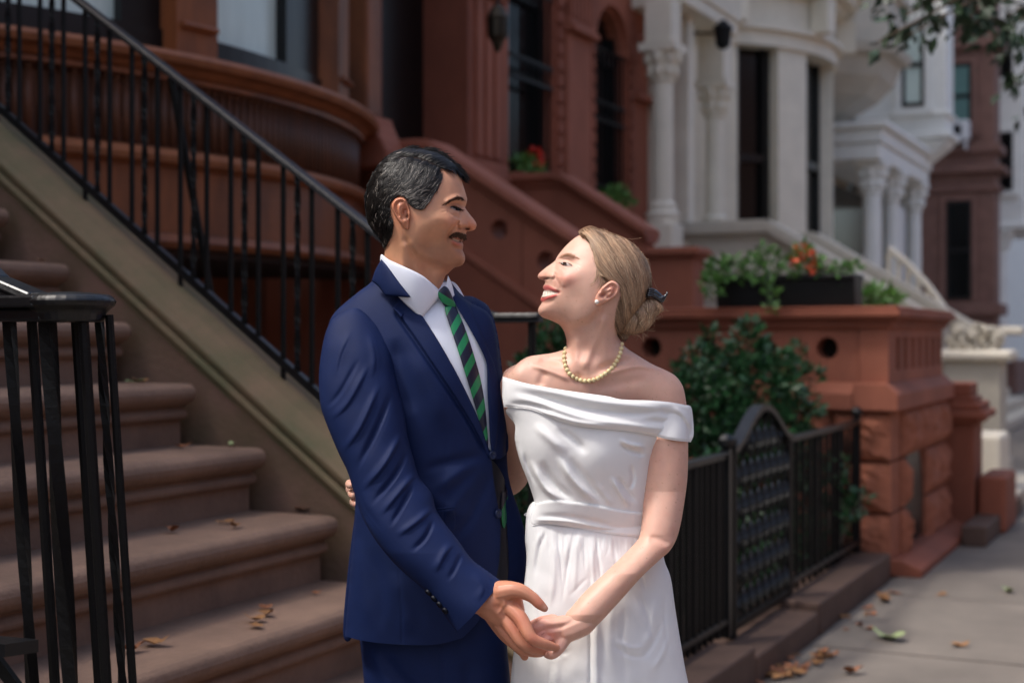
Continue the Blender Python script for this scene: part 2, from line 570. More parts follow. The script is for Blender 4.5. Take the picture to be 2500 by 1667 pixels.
MB().box(10.33, 11.0, FV, FV + .5, 0, ZT).build('pier', M['terra_d'], HB)
for L_ in (((2.55, 2.8, .10), (2.8, 2.9, .06)), ((4.3, 4.36, .05), (4.36, 4.46, .09))):
    bpz = MB()
    for z0, z1, d in L_:
        bpz.box(10.36, 10.98, FV - d, FV - .001, z0, z1)
    bpz.build('pier_moulding', M['terra'], HB, bevel=.01)
for k in range(3):
    MB().box(10.45 + .17 * k, 10.55 + .17 * k, FV - .03, FV + .0, 2.95, 4.25).build('pier_panel', M['terra'], HB)
def iron_window(w0, w1, zsill, zs, parent):
    f = MB()
    f.box(w0, w1, FV + .07, FV + .13, zsill, zsill + .1)
    f.box(w0, w0 + .06, FV + .07, FV + .13, zsill, zs + .2)
    f.box(w1 - .06, w1, FV + .07, FV + .13, zsill, zs + .2)
    f.box(w0, w1, FV + .06, FV + .14, zs - .1, zs + .02)
    wf = f.build('window', M['black'], parent)
    MB().box(w0, w1, FV + .135, FV + .145, zsill, zs + .8).build('pane', M['pane'], wf)
    gr = MB()
    nb = 7
    for i in range(nb):
        u = w0 + .06 + (w1 - w0 - .12) * i / (nb - 1)
        gr.tube([(u, FV - .02, zsill), (u, FV - .02, zs)], .011, 5)
    for z in (zsill + .08, (zsill + zs) / 2, (zsill + zs) / 2 + .18, zs - .03):
        gr.box(w0, w1, FV - .035, FV - .005, z, z + .03)
    for i in range(nb - 1):
        u = w0 + .06 + (w1 - w0 - .12) * (i + .5) / (nb - 1)
        z = (zsill + zs) / 2 + .105
        gr.tube([(u + .06 * math.cos(t), FV - .02, z + .06 * math.sin(t)) for t in np.linspace(0, 2 * math.pi, 9)], .007, 4)
    gr.build('grille', M['iron'], wf)
    MB().box(w0 - .08, w1 + .08, FV - .12, FV + .06, zsill - .14, zsill).build('sill', M['terra'], wf, bevel=.015)
for (u0, u1, w0, w1, zs) in ((11.0, 12.40, 11.08, 11.95, 4.55), (12.40, U1B, 12.95, 13.78, 4.32)):
    arched_bay(u0, u1, w0, w1, 2.85, zs, ZT, FV, FV + .5, M['terra'], HB)
    iron_window(w0, w1, 2.85, zs, HB)
    rg = MB()
    A0 = arch_pts(w0 - .04, w1 + .04, zs)
    A1 = arch_pts(w0 - .30, w1 + .30, zs)
    for i in range(len(A0) - 1):
        rg.prism([A0[i], A1[i], A1[i + 1], A0[i + 1]], 'uz', FV - .07, FV + .01)
    rg.build('arch_ring', M['terra'], HB)
# beaded vertical bands beside the windows, pilaster with fluted cap
bead_me = MB().box(-.05, .05, -.035, .0, -.055, .055).data('boss')
bead_me.materials.append(M['terra_d'])
for u in (12.06, 12.85, 13.92):
    MB().box(u - .09, u + .09, FV - .035, FV - .002, 2.85, 4.75).build('band', M['terra_d'], HB)
    for k in range(13):
        inst(bead_me, 'boss', HB, (u, FV - .036, 2.95 + k * .145), 0)
MB().box(12.18, 12.74, FV - .09, FV - .002, 2.6, 4.30).build('pilaster', M['terra'], HB, bevel=.01)
for L_ in (((4.30, 4.36, .17), (4.36, 4.42, .13)), ((4.78, 4.84, .13), (4.84, 4.92, .19)), ((5.2, 5.28, .15),)):
    pc = MB()
    for z0, z1, d in L_:
        pc.box(12.15, 12.77, FV - d, FV - .002, z0, z1)
    pc.build('capital_moulding', M['terra'], HB, bevel=.01)
for k in range(6):
    MB().box(12.20 + .092 * k, 12.255 + .092 * k, FV - .12, FV - .088, 4.43, 4.77).build('capital_flute', M['terra'], HB, bevel=.012)
MB().box(12.18, 12.74, FV - .085, FV - .003, 4.42, 5.6).build('capital_block', M['terra_d'], HB)
for z0, z1, d in ((3.95, 4.02, .10), (4.55, 4.62, .12)):
    MB().box(14.02, U1B, FV - d, FV - .002, z0, z1).build('string_course', M['terra'], HB, bevel=.01)
MB().prism([(FV - .02, ZT), (FV - .35, ZT + .15), (FV - .35, ZT + .3), (FV + .5, ZT + .3), (FV + .5, ZT)], 'vz', U0B - .1, U1B).build('cornice', M['terra_d'], HB)
pl = MB()
for z0, z1, d in ((2.45, 2.58, .16), (2.58, 2.68, .10), (1.9, 2.45, .06)):
    pl.box(11.02, U1B, FV - d, FV - .003, z0, z1)
pl.build('plinth_moulding', M['terra'], HB, bevel=.012)

# stoop of the terracotta house
SB = thing('stoop', 'terracotta stoop with round openings in its sloping side walls and planter wall', 'stoop', (9.9, 3.0, 0))
CU = 8.74
def tile(parent, us, v0, v1, zb, zt, hole=None, R=.068, name='panel', m=None):
    """one panel of a side wall in the v-z plane between v0 and v1; zb, zt give its lower and upper edge; round hole right through"""
    u0, u1 = us
    b = MB()
    c = [(v0, zb(v0)), (v1, zb(v1)), (v1, zt(v1)), (v0, zt(v0))]
    if hole is None:
        b.prism(c, 'vz', u0, u1)
    else:
        n = 24
        outer, inner = [], []
        for k in range(n):
            a = 2 * math.pi * k / n
            d = np.array((math.cos(a), math.sin(a)))
            best = 1e9
            for i in range(4):
                p, q = np.array(c[i]), np.array(c[(i + 1) % 4])
                e = q - p
                M2 = np.array([[d[0], -e[0]], [d[1], -e[1]]])
                if abs(np.linalg.det(M2)) < 1e-9:
                    continue
                t, s = np.linalg.solve(M2, p - np.array(hole))
                if t > 0 and -1e-6 <= s <= 1 + 1e-6:
                    best = min(best, t)
            outer.append(tuple(np.array(hole) + d * best))
            inner.append((hole[0] + R * d[0], hole[1] + R * d[1]))
        V = [(u, p[0], p[1]) for u in (u0, u1) for ring in (outer, inner) for p in ring]
        F = []
        for k in range(n):
            j = (k + 1) % n
            F += [(k, j, n + j, n + k), (2 * n + k, 3 * n + k, 3 * n + j, 2 * n + j), (n + k, n + j, 3 * n + j, 3 * n + k), (k, 2 * n + k, 2 * n + j, j)]
        for i in range(4):                                   # fill the four corners the fan cuts off
            p = np.array(c[i])
            ang = math.atan2(p[1] - hole[1], p[0] - hole[0]) % (2 * math.pi)
            k = int(ang / (2 * math.pi) * n) % n
            j = (k + 1) % n
            for u in (u0, u1):
                b.add([(u, *outer[k]), (u, *outer[j]), (u, *p)], [(0, 1, 2)])
        b.add(V, F)
    return b.build(name, m or M['terra'], parent)
W = .20
# planter wall: level panels with holes
pzb, pzt = (lambda v: 1.165), (lambda v: 1.52)
edges = [1.70, 1.88, 2.27, 2.66, 3.04, 3.42]
MB().box(CU, CU + W, 1.70, 1.875, 1.165, 1.52).build('corner_pier', M['terra'], SB)
for i, hv in enumerate((2.075, 2.465, 2.85, 3.225)):
    tile(SB, (CU + .012, CU + W), edges[i + 1], edges[i + 2] if i < 3 else 3.42, pzb, pzt, (hv, 1.375))
MB().box(CU + W, 10.9, 3.42, 3.6, 0, 1.165).build('inner_wall', M['terra_d'], SB)
def capwall(u0, u1, v0, v1):
    c = MB()
    for z0, z1, d in ((1.50, 1.535, .03), (1.535, 1.56, .055), (1.56, 1.605, .085), (1.605, 1.63, .07)):
        c.box(u0 - d, u1 + d, v0 - d, v1, z0, z1)
    return c
capwall(CU, CU + W, 1.70, 3.6).build('planter_cap', M['terra_d'], SB, bevel=.012)
c2 = MB()
for z0, z1, d in ((1.50, 1.535, .03), (1.535, 1.56, .055), (1.56, 1.605, .085), (1.605, 1.63, .07)):
    c2.box(CU + W + d + .002, 10.75 + d, 1.70 - d, 1.9 + d, z0, z1)
c2.build('planter_cap', M['terra_d'], SB, bevel=.012)
MB().box(CU + W + .003, 10.6, 1.903, 3.41, .9, 1.55).build('planter_bed', M['soil'], SB)
# street face of the planter: slotted panel
sp = MB()
sp.box(CU + W, 10.75, 1.70, 1.9, 1.165, 1.24)
sp.box(CU + W, 10.75, 1.70, 1.9, 1.44, 1.50)
sp.box(CU + W, 10.75, 1.84, 1.9, 1.24, 1.44)
us = np.linspace(CU + W, 10.75, 8)
for a in us:
    sp.box(max(a - .07, CU + W), min(a + .07, 10.75), 1.705, 1.84, 1.24, 1.44)
sp.build('slotted_panel', M['terra'], SB)
bnd = MB()
bnd.prism([(1.70, 1.165), (1.63, 1.10), (1.63, .997), (1.9, .997), (1.9, 1.165)], 'vz', CU - .07, 10.85)
bnd.build('band_course', M['terra'], SB, bevel=.008)
b2 = MB()
b2.prism([(CU + .0, 1.165), (CU - .07, 1.10), (CU - .07, .997), (CU + .2, .997), (CU + .2, 1.165)], 'uz', 1.902, 2.36)
b2.prism([(CU + .0, 1.165), (CU - .07, 1.10), (CU - .07, .997), (CU + .2, .997), (CU + .2, 1.165)], 'uz', 2.366, 3.6)
b2.build('band_course', M['terra'], SB, bevel=.008)
# rock-faced stones below
def rockstone(u0, u1, v0, v1, z0, z1, face):
    """block with a bulging uneven face towards -u (face='u') or towards the street (face='v')"""
    n = 9
    V, F = [], []
    for i in range(n):
        for j in range(n):
            s, t = i / (n - 1), j / (n - 1)
            e = min(s, 1 - s, t, 1 - t)
            d = .055 * min(1, e / .25) ** .6 * (.55 + .6 * random.random()) if 0 < e else 0
            z = z0 + (z1 - z0) * t
            if face == 'u':
                V.append((u0 - d, v0 + (v1 - v0) * s, z))
            else:
                V.append((u0 + (u1 - u0) * s, v0 - d, z))
    for i in range(n - 1):
        for j in range(n - 1):
            F.append((i * n + j, (i + 1) * n + j, (i + 1) * n + j + 1, i * n + j + 1))
    m = MB().add(V, F)
    m.box(u0 + .001, u1, v0 + .001, v1, z0, z1)
    return m.build('stone', M['rock'], SB, smooth=False)
zc = [0.06, .37, .685, .995]
for r in range(3):
    z0, z1 = zc[r] + .008, zc[r + 1] - .008
    vs = [1.68, 2.05, 2.5, 3.0, 3.5] if r % 2 == 0 else [1.68, 2.2, 2.62, 3.1, 3.5]
    for a, b_ in zip(vs[:-1], vs[1:]):
        rockstone(CU, CU + .3, a + .006, b_ - .006, z0, z1, 'u')
    uss = [CU + .31, 9.2] if r < 2 else [CU + .31, 9.25, 9.6, 9.95]
    rest = [9.92, 10.35, 10.8] if r < 2 else [9.95, 10.4, 10.8]
    for L_ in (uss, rest):
        for a, b_ in zip(L_[:-1], L_[1:]):
            rockstone(a + .006, b_ - .006, 1.68, 2.0, z0, z1, 'v')
nd = MB().prism([(9.205, .11), (9.915, .11)] + [(9.56 + .355 * math.cos(t), .40 + .355 * math.sin(t)) for t in np.linspace(0, math.pi, 12)], 'uz', 1.70, 1.76)
nd.build('cellar_door', M['black'], SB)
MB().box(9.205, 9.915, 1.765, 2.0, .1, .69).build('door_backing', M['terra_d'], SB)
MB().prism([(1.50, 0), (1.50, .05), (1.62, .10), (1.9, .10), (1.9, 0)], 'vz', CU - .02, 10.9).build('plinth', M['terra_d'], SB, bevel=.01)
# sloping side walls
def slopeB(v):
    return 2.83 + .647 * (v - 4.87) if v < 4.87 else 2.83
def side_wall(u0, vend, holes):
    us_ = (u0, u0 + W)
    zt = lambda v: min(slopeB(v), 2.83) - .1
    zb = lambda v: min(slopeB(v), 2.83) - .62
    vv = vend
    hs = sorted(holes)
    cuts = [vend] + [(a + b) / 2 for a, b in zip(hs[:-1], hs[1:])] + ([hs[-1] + .2] if hs else [])
    for i, h in enumerate(hs):
        a, b = cuts[i], cuts[i + 1]
        tile(SB, us_, a + .003, b - .003, zb, zt, (h, slopeB(h) - .30))
    last = cuts[-1]
    MB().prism([(last, zb(last)), (4.87, zb(4.87)), (FV - .02, zb(5)), (FV - .02, 2.73), (4.87, 2.73), (last, zt(last))], 'vz', *us_).build('panel', M['terra'], SB)
    MB().prism([(vend, 0), (FV - .02, 0), (FV - .02, 2.20), (4.87, 2.20), (vend, zb(vend) - .008)], 'vz', u0 - .03, u0 + W).build('side_wall', M['terra_d'], SB)
    cp = MB()
    for w, d0, d1 in ((.03, -.12, -.085), (.055, -.085, -.06), (.085, -.06, -.015), (.06, -.015, 0.0)):
        P = [(vend - .02, slopeB(vend)), (4.85, 2.82), (4.95, 2.835), (FV - .05, 2.83)]
        for (a, b) in zip(P[:-1], P[1:]):
            cp.prism([(a[0], a[1] + d0), (b[0], b[1] + d0), (b[0], b[1] + d1), (a[0], a[1] + d1)], 'vz', u0 - w, u0 + W + w)
    cp.build('coping', M['terra'], SB, bevel=.01)
    sub = MB()
    sub.prism([(vend, zb(vend) - .03), (4.87, zb(4.87) - .03), (4.87, zb(4.87) + .03), (vend, zb(vend) + .03)], 'vz', u0 - .05, u0 + .002)
    sub.build('string_course', M['terra'], SB, bevel=.01)
side_wall(CU, 3.55, [3.68, 3.98, 4.33])
side_wall(11.0, 4.1, [4.3])
np_ = MB()
np_.box(10.96, 11.24, 3.68, 4.1, 0, 2.08)
for z0, z1, d in ((2.08, 2.11, .03), (2.11, 2.15, .06), (2.15, 2.17, .04)):
    np_.box(10.96 - d, 11.24 + d, 3.68 - d, 4.1 + d, z0, z1)
np_.build('newel_pier', M['terra'], SB, bevel=.012)
for n in range(7):
    z = .2 * (n + 4)
    MB().box(CU + W, 11.0, 3.6 + .27 * n, FV - .02, z - .2, z).build('step', M['step'], SB, bevel=.012)
MB().box(CU + W, 11.0, 1.9, 3.6, 0, .70).build('landing', M['step'], SB)
for n in range(3):
    MB().box(10.95 + .3 * (2 - n), 12.05, 1.95, 3.6, 0, .2 * (n + 1)).build('step', M['step'], SB, bevel=.012)
np2 = MB()
np2.box(10.92, 11.35, 1.50, 1.9, 0, .80)
for z0, z1, d in ((.80, .84, .04), (.84, .90, .09), (.90, .96, .05), (1.0, 1.1, -.03), (.96, 1.0, .0)):
    np2.box(10.92 - d, 11.35 + d, 1.50 - d, 1.9 + d, z0, z1)
np2.build('newel_pier', M['terra_d'], SB, bevel=.015)
np3 = MB()
np3.box(10.95, 11.6, 1.28, 1.48, 0, .42)
np3.build('newel_foot', M['terra_d'], SB, bevel=.03)
MB().box(10.2, 12.4, 1.32, 1.49, 0, .14).build('step', M['kerb'], SB, bevel=.015)

# ------------------------------------------------------------------ kerb stones and iron fence between the stoops
for (u0, u1, z1, lb) in ((4.26, 5.79, .155, 'long brown stone kerb block in front of the left fence panel, beside the white dress'),
                         (5.80, 6.88, .112, 'low brown stone threshold block under the arched gate'),
                         (6.89, 8.66, .150, 'brown stone kerb block under the fence panel beside the rock-faced pier')):
    k = thing('kerb_stone', lb, 'kerb stone', ((u0 + u1) / 2, 1.8, 0), 'kerb stones under the iron fence')
    MB().box(u0, u1, 1.67, 2.04, -.05, z1).build('block', M['kerb'], k, bevel=.014)
FVV = 1.86
def fence(u0, u1, label, posts, pitch=.075):
    R = thing('iron_fence', label, 'fence', ((u0 + u1) / 2, FVV, .15), 'iron fence panels along the areaway')
    t = MB()
    t.box(u0, u1, FVV - .02, FVV + .02, .935, .947)
    t.box(u0, u1, FVV - .012, FVV + .012, .915, .935)
    t.build('top_rail', M['ironrail'], R, bevel=.004)
    MB().box(u0, u1, FVV - .016, FVV + .016, .20, .225).build('bottom_rail', M['ironrail'], R, bevel=.004)
    n = int((u1 - u0) / pitch)
    for i in range(n + 1):
        u = u0 + (u1 - u0) * i / n
        MB().tube([(u, FVV, .16), (u, FVV, .92)], .0125 if i % 4 else .018, 6).build('bar', M['iron'], R)
    for u in posts:
        p = MB().box(u - .022, u + .022, FVV - .022, FVV + .022, .14, .96)
        p.lathe(u, FVV, [(.015, .96), (.034, .975), (.036, 1.0), (.022, 1.02), (.005, 1.025)], 12)
        p.build('post', M['ironrail'], R)
    return R
fence(4.30, 6.0, 'black iron fence panel left of the arched gate, half hidden by the white dress', (5.98,))
fence(7.06, 8.62, 'black iron fence panel right of the arched gate with a round grey finial', (8.60,), .125)
GT = thing('lattice_gate', 'black iron gate of twisted flat bars under an arched top rail', 'gate', (6.52, FVV, .12))
gf = MB()
ga, gb = 6.04, 7.02
gf.box(ga, ga + .045, FVV - .02, FVV + .02, .12, 1.0)
gf.box(gb - .045, gb, FVV - .02, FVV + .02, .12, .97)
gf.box(ga, gb, FVV - .018, FVV + .018, .15, .19)
gf.build('frame', M['iron'], GT, bevel=.004)
ap = []
for i in range(25):
    s = i / 24
    z = .965 + .165 * (0.5 - 0.5 * math.cos(2 * math.pi * min(1, max(0, (s - .02) / .96)))) ** .8
    ap.append((ga + (gb - ga) * s, FVV, z))
am = MB()
for (a, b) in zip(ap[:-1], ap[1:]):
    P = []
    for q in (a, b):
        P += [(q[0], FVV - .028, q[2] - .03), (q[0], FVV + .028, q[2] - .03), (q[0], FVV + .028, q[2]), (q[0], FVV - .028, q[2])]
    am.add(P, [(0, 1, 2, 3), (7, 6, 5, 4), (0, 4, 5, 1), (1, 5, 6, 2), (2, 6, 7, 3), (3, 7, 4, 0)])
am.build('arch_rail', M['ironrail'], GT)
def gtop(u):
    return float(np.interp(u, [p[0] for p in ap], [p[2] for p in ap])) - .03
# close-set flat bars, each twisted about its own length
for k in range(8):
    u = ga + .075 + (gb - ga - .15) * k / 7
    z0, z1 = .19, gtop(u)
    n = int((z1 - z0) / .012)
    V, F = [], []
    for i in range(n + 1):
        z = z0 + (z1 - z0) * i / n
        t = math.pi * (z - .19) / .142 + .5
        w, h = .044, .003
        for su, sv in ((1, 1), (-1, 1), (-1, -1), (1, -1)):
            du, dv = su * w * .5 * math.cos(t) - sv * h * math.sin(t), su * w * .5 * math.sin(t) + sv * h * math.cos(t)
            V.append((u + du, FVV + dv, z))
    for i in range(n):
        for q in range(4):
            F.append((i * 4 + q, i * 4 + (q + 1) % 4, i * 4 + 4 + (q + 1) % 4, i * 4 + 4 + q))
    MB().add(V, F).build('twisted_bar', M['ironrail'], GT)
    MB().tube([(u + .06, FVV + .012, .19), (u + .06, FVV + .012, gtop(min(u + .06, gb - .05)))], .007, 5).build('bar', M['iron'], GT) if k < 7 else None

# ------------------------------------------------------------------ planting
def leaves(n, where, size, parent, name, m, up=.3, seed=1, aspect=.5):
    """n folded leaves; where(rng) gives a street point and an outward direction"""
    rg = np.random.default_rng(seed)
    V, F = [], []
    for i in range(n):
        p, d = where(rg)
        d = np.array(d, float) + rg.normal(0, .6, 3) + np.array((0, 0, up))
        d /= np.linalg.norm(d) + 1e-9
        a = np.cross(d, rg.normal(0, 1, 3))
        a /= np.linalg.norm(a) + 1e-9
        nn = np.cross(a, d)
        L = size * rg.uniform(.45, 1.5)
        w = L * aspect
        p = np.array(p)
        b = len(V)
        V += [p, p + d * L * .45 + a * w * .5 + nn * .12 * w, p + d * L * .5, p + d * L * .45 - a * w * .5 + nn * .12 * w, p + d * L]
        F += [(b, b + 1, b + 2), (b, b + 2, b + 3), (b + 1, b + 4, b + 2), (b + 2, b + 4, b + 3)]
    mm = MB()
    mm.v, mm.f = V, F
    A = np.array(V)
    Wd = np.stack([-A[:, 1], A[:, 0], A[:, 2]], 1) - root_of(parent)
    me = bpy.data.meshes.new(name)
    me.from_pydata(Wd.tolist(), [], F)
    me.materials.append(m)
    o = link(bpy.data.objects.new(name, me))
    o.parent = parent
    return o
def blobs(cs):
    cs = np.array(cs)
    wts = cs[:, 3] ** 2
    wts = wts / wts.sum()
    def w(rg):
        c = cs[rg.choice(len(cs), p=wts)]
        d = rg.normal(0, 1, 3)
        d /= np.linalg.norm(d)
        return c[:3] + d * c[3] * rg.uniform(.55, 1.05) * np.array((1, 1, c[4] if len(c) > 4 else 1)), d
    return w
def at(px, py, Y):
    return street(px, py, Y)
def cl(px, py, Y, r):
    return (*street(px, py, Y), r)
def stems(parent, base, cs, r=.008, m='bark'):
    s = MB()
    for c in cs:
        b = np.array(base) + rng.normal(0, .05, 3) * (1, 1, 0)
        mid = (b + np.array(c[:3])) / 2 + rng.normal(0, .04, 3)
        s.tube([b, mid, c[:3]], [r * 1.4, r, r * .5], 5)
    s.build('stem', M[m], parent)
def shrub(name, label, cs, n, size, m, base, seed, group=None):
    S = thing(name, label, 'shrub', (base[0], base[1], 0), group)
    stems(S, base, cs)
    leaves(n, blobs(cs), size, S, 'foliage', M[m], seed=seed)
    return S
cs = [cl(1830, 800, 8.2, .06), cl(1822, 860, 8.2, .13), cl(1770, 930, 8.1, .17), cl(1850, 960, 8.2, .22), cl(1900, 900, 8.2, .12), cl(1935, 1000, 8.2, .14), cl(1720, 1010, 8.0, .22), cl(1820, 1070, 8.1, .26), cl(1700, 880, 8.1, .09),
      cl(1735, 830, 8.15, .05), cl(1910, 1090, 8.15, .17), cl(1950, 860, 8.3, .05), cl(1985, 920, 8.3, .05), cl(1700, 1110, 8.0, .2), cl(1965, 1075, 8.2, .08), cl(1690, 950, 8.0, .15)]
shrub('holly_bush', 'dark green glossy-leaved bush behind the arched gate, in front of the round openings', cs, 5200, .055, 'leaf_dark', (7.6, 2.4, 0), 3)
cs = [cl(2010, 1180, 8.2, .1), cl(2030, 1260, 8.2, .12), cl(2080, 1240, 8.3, .07), cl(1985, 1150, 8.1, .1), cl(2045, 1130, 8.2, .07), cl(1960, 1290, 8.0, .09), cl(1990, 1350, 8.0, .07), cl(2100, 1215, 8.4, .05)]
shrub('leafy_shrub', 'smaller green shrub pressing through the fence bars beside the rock-faced pier', cs, 700, .045, 'leaf_dark', (7.9, 2.0, 0), 4)
cs = [cl(1690, 1220, 6.8, .10), cl(1680, 1330, 6.8, .12), cl(1700, 1430, 6.6, .10), cl(1640, 1280, 6.6, .12), cl(1720, 1350, 6.8, .08), cl(1660, 1420, 6.5, .1)]
shrub('low_shrub', 'low dark shrub behind the fence panel beside the white dress', cs, 1400, .05, 'leaf_dark', (5.7, 2.3, 0), 5)
cs = [cl(1350, 820, 7.4, .09), cl(1345, 870, 7.4, .12), cl(1300, 900, 7.4, .1), cl(1280, 1230, 6.8, .12), cl(1310, 1300, 6.8, .12), cl(1270, 1180, 6.8, .10), cl(1330, 1000, 7.2, .16), cl(1300, 1100, 7.0, .16)]
shrub('tall_shrub', 'dark leafy shrub seen between the man and the woman', cs, 2200, .05, 'leaf_dark', (6.6, 2.9, 0), 6)

cs = [cl(1740, 1180, 7.6, .16), cl(1760, 1290, 7.5, .2), cl(1850, 1190, 8.3, .22), cl(1860, 1310, 8.0, .22), cl(1940, 1220, 8.5, .16), cl(1800, 1390, 7.4, .18), cl(1905, 1380, 8.0, .15), cl(1960, 1320, 8.4, .12)]
shrub('ivy_bush', 'deep green low bush growing right behind the twisted gate bars', cs, 3200, .05, 'leaf_dark', (7.3, 2.2, 0), 7)

def window_box(label, u, v, z, w, nl, seed, flower, cs, extra=None, fl=()):
    P = thing('planter_box', label, 'planter', (u, v, z), 'planter boxes on the terracotta stoop')
    b = MB()
    b.prism([(v - .10, z), (v - .13, z + .21), (v + .13, z + .21), (v + .10, z)], 'vz', u - w * .5, u + w * .5)
    b.build('box', M['pot'], P, bevel=.01)
    return P
# two black planters along the wall cap, parallel to the side wall (long side across the view)
def planter(label, v0, v1, u, seed, cs, nleaf, lm, petals, pm):
    P = thing('planter_box', label, 'planter', (u, (v0 + v1) / 2, 1.63), 'planter boxes on the terracotta wall')
    b = MB()
    b.prism([(u - .10, 1.632), (u - .13, 1.80), (u - .145, 1.80), (u - .145, 1.83), (u + .145, 1.83), (u + .145, 1.80), (u + .13, 1.80), (u + .10, 1.632)], 'uz', v0, v1)
    b.build('box', M['pot'], P, bevel=.008)
    leaves(nleaf, blobs(cs), .045, P, 'foliage', M[lm], seed=seed)
    stems(P, (u, (v0 + v1) / 2, 1.80), cs, .004, 'leaf_mid')
    for c, n, r in petals:
        leaves(n, blobs([(*c, r)]), .032, P, 'blossom', M[pm], seed=seed + n, aspect=.9)
    return P
pa = on_u(1762, 690, CU + .1); pb_ = on_u(1890, 690, CU + .1); pc_ = on_u(2098, 690, CU + .1)
cs = [cl(1750, 660, 8.9, .07), cl(1790, 655, 8.9, .08), cl(1840, 650, 8.9, .08), cl(1880, 640, 8.9, .08), cl(1740, 700, 8.85, .05), cl(1880, 700, 8.75, .05), cl(1878, 750, 8.7, .025), cl(1870, 610, 8.95, .04), cl(1730, 690, 8.9, .05)]
planter('black planter box of trailing green leaves, nearest the woman\'s hair', pb_[1] + .02, pa[1], CU + .09, 11, cs, 620, 'leaf_mid', [], 'red')
cs = [cl(1930, 650, 8.8, .06), cl(1970, 640, 8.8, .07), cl(2000, 660, 8.8, .06), cl(2050, 665, 8.75, .06), cl(2080, 660, 8.75, .05), cl(1960, 615, 8.85, .05)]
planter('black planter box with orange geraniums at the street end of the wall', pc_[1], pb_[1] - .02, CU + .09, 12, cs, 430, 'leaf_mid',
        [(street(1962, 612, 8.8), 34, .05), (street(1982, 652, 8.75), 16, .03), (street(1935, 648, 8.75), 9, .022), (street(1972, 632, 8.75), 18, .045)], 'orange')
cs = [cl(2135, 728, 9.4, .06), cl(2170, 735, 9.4, .05), cl(2110, 735, 9.4, .04)]
tp = thing('fern', 'small bright green fern on the corner of the terracotta wall', 'plant', street(2135, 745, 9.4))
leaves(260, blobs(cs), .08, tp, 'foliage', M['leaf_mid'], seed=14, aspect=.25)
def flowerpot(label, px, py, Y, w, red):
    u, v, z = street(px, py, Y)
    P = thing('flower_box', label, 'planter', (u, v, z - .12), 'flower boxes at the arched windows')
    MB().box(u - w, u + w, v - .1, v + .1, z - .2, z - .04).build('box', M['terra_d'], P, bevel=.01)
    c = [(u - w * .6, v, z, .09), (u + w * .5, v, z, .09), (u, v, z + .02, .1)]
    leaves(420, blobs(c), .07, P, 'foliage', M['leaf_mid'], seed=int(px))
    if red:
        leaves(60, blobs([(u + .1, v - .04, z + .1, .07), (u + .02, v - .05, z + .12, .07)]), .05, P, 'blossom', M['red'], seed=8, aspect=.9)
flowerpot('flower box with red geraniums under the first arched window', 1288, 418, 12.6, .32, True)
flowerpot('flower box with green trailing plants under the second arched window', 1500, 490, 14.3, .36, False)
# hanging lantern
lu, lv, lz = street(1215, 85, 11.2)
LN = thing('lantern', 'old bronze lantern hanging from the terracotta pier', 'lantern', (lu, lv, lz))
lm = MB().lathe(lu, lv, [(.01, lz - .14), (.035, lz - .10), (.05, lz - .06), (.075, lz - .02), (.08, lz + .12), (.09, lz + .13), (.06, lz + .2), (.02, lz + .24)], 10)
lm.build('glass_body', M['brass'], LN)
fr = MB()
for k in range(8):
    a = 2 * math.pi * k / 8
    fr.tube([(lu + .078 * math.cos(a), lv + .078 * math.sin(a), lz - .02), (lu + .086 * math.cos(a), lv + .086 * math.sin(a), lz + .12)], .006, 4)
fr.tube([(lu, lv, lz + .22), (lu, lv, lz + .75)], .012, 6)
fr.build('bracket', M['iron'], LN)
# ------------------------------------------------------------------ the cream house
def column(parent, u, v, z0, z1, r, m, zcap=None):
    h = zcap or .42
    c = MB().lathe(u, v, [(r * 1.5, z0), (r * 1.5, z0 + .06), (r * 1.6, z0 + .10), (r * 1.25, z0 + .15), (r * 1.3, z0 + .19), (r, z0 + .24), (r * .94, z1 - h)], 18)
    o = c.build('column', m, parent, smooth=False)
    cp = MB().lathe(u, v, [(r, z1 - h), (r * 1.15, z1 - h + .03), (r * 1.0, z1 - h + .06), (r * 1.3, z1 - h * .5), (r * 1.65, z1 - .08)], 16)
    for k in range(8):
        a = 2 * math.pi * k / 8
        for zz, rr in ((z1 - h * .72, 1.15), (z1 - h * .38, 1.45)):
            cu, cv = u + r * rr * math.cos(a), v + r * rr * math.sin(a)
            cp.lathe(cu, cv, [(.01, zz - .07), (r * .35, zz - .03), (r * .42, zz + .03), (r * .2, zz + .07), (.01, zz + .075)], 7)
    cp.box(u - r * 1.7, u + r * 1.7, v - r * 1.7, v + r * 1.7, z1 - .08, z1)
    cp.build('capital', m, o)
    return o
def window(parent, u0, u1, v, z0, z1, fm, pm, sash=True, depth=.12, trim=None):
    w = MB()
    t = .07
    w.box(u0, u1, v, v + .06, z0, z0 + t)
    w.box(u0, u1, v, v + .06, z1 - t, z1)
    w.box(u0, u0 + t, v, v + .06, z0 + t, z1 - t)
    w.box(u1 - t, u1, v, v + .06, z0 + t, z1 - t)
    if sash:
        w.box(u0 + t, u1 - t, v - .01, v + .05, (z0 + z1) / 2 - .04, (z0 + z1) / 2 + .04)
    o = w.build('window', fm, parent)
    MB().box(u0 + t * .5, u1 - t * .5, v + .025, v + .035, z0 + .03, z1 - .03).build('pane', pm, o)
    if trim:
        tr = MB()
        tr.box(u0 - .14, u0 - .002, v - .1, v + .1, z0 - .05, z1 + .14)
        tr.box(u1 + .002, u1 + .14, v - .1, v + .1, z0 - .05, z1 + .14)
        tr.box(u0 - .002, u1 + .002, v - .1, v + .1, z1 + .002, z1 + .14)
        tr.box(u0 - .2, u1 + .2, v - .16, v + .1, z0 - .17, z0 - .06)
        tr.build('trim', trim, o, bevel=.015)
    return o
HC = thing('cream_house', 'cream stone row house with a columned porch and a curved bay, beside the terracotta house', 'house', (17.5, FV, 0))
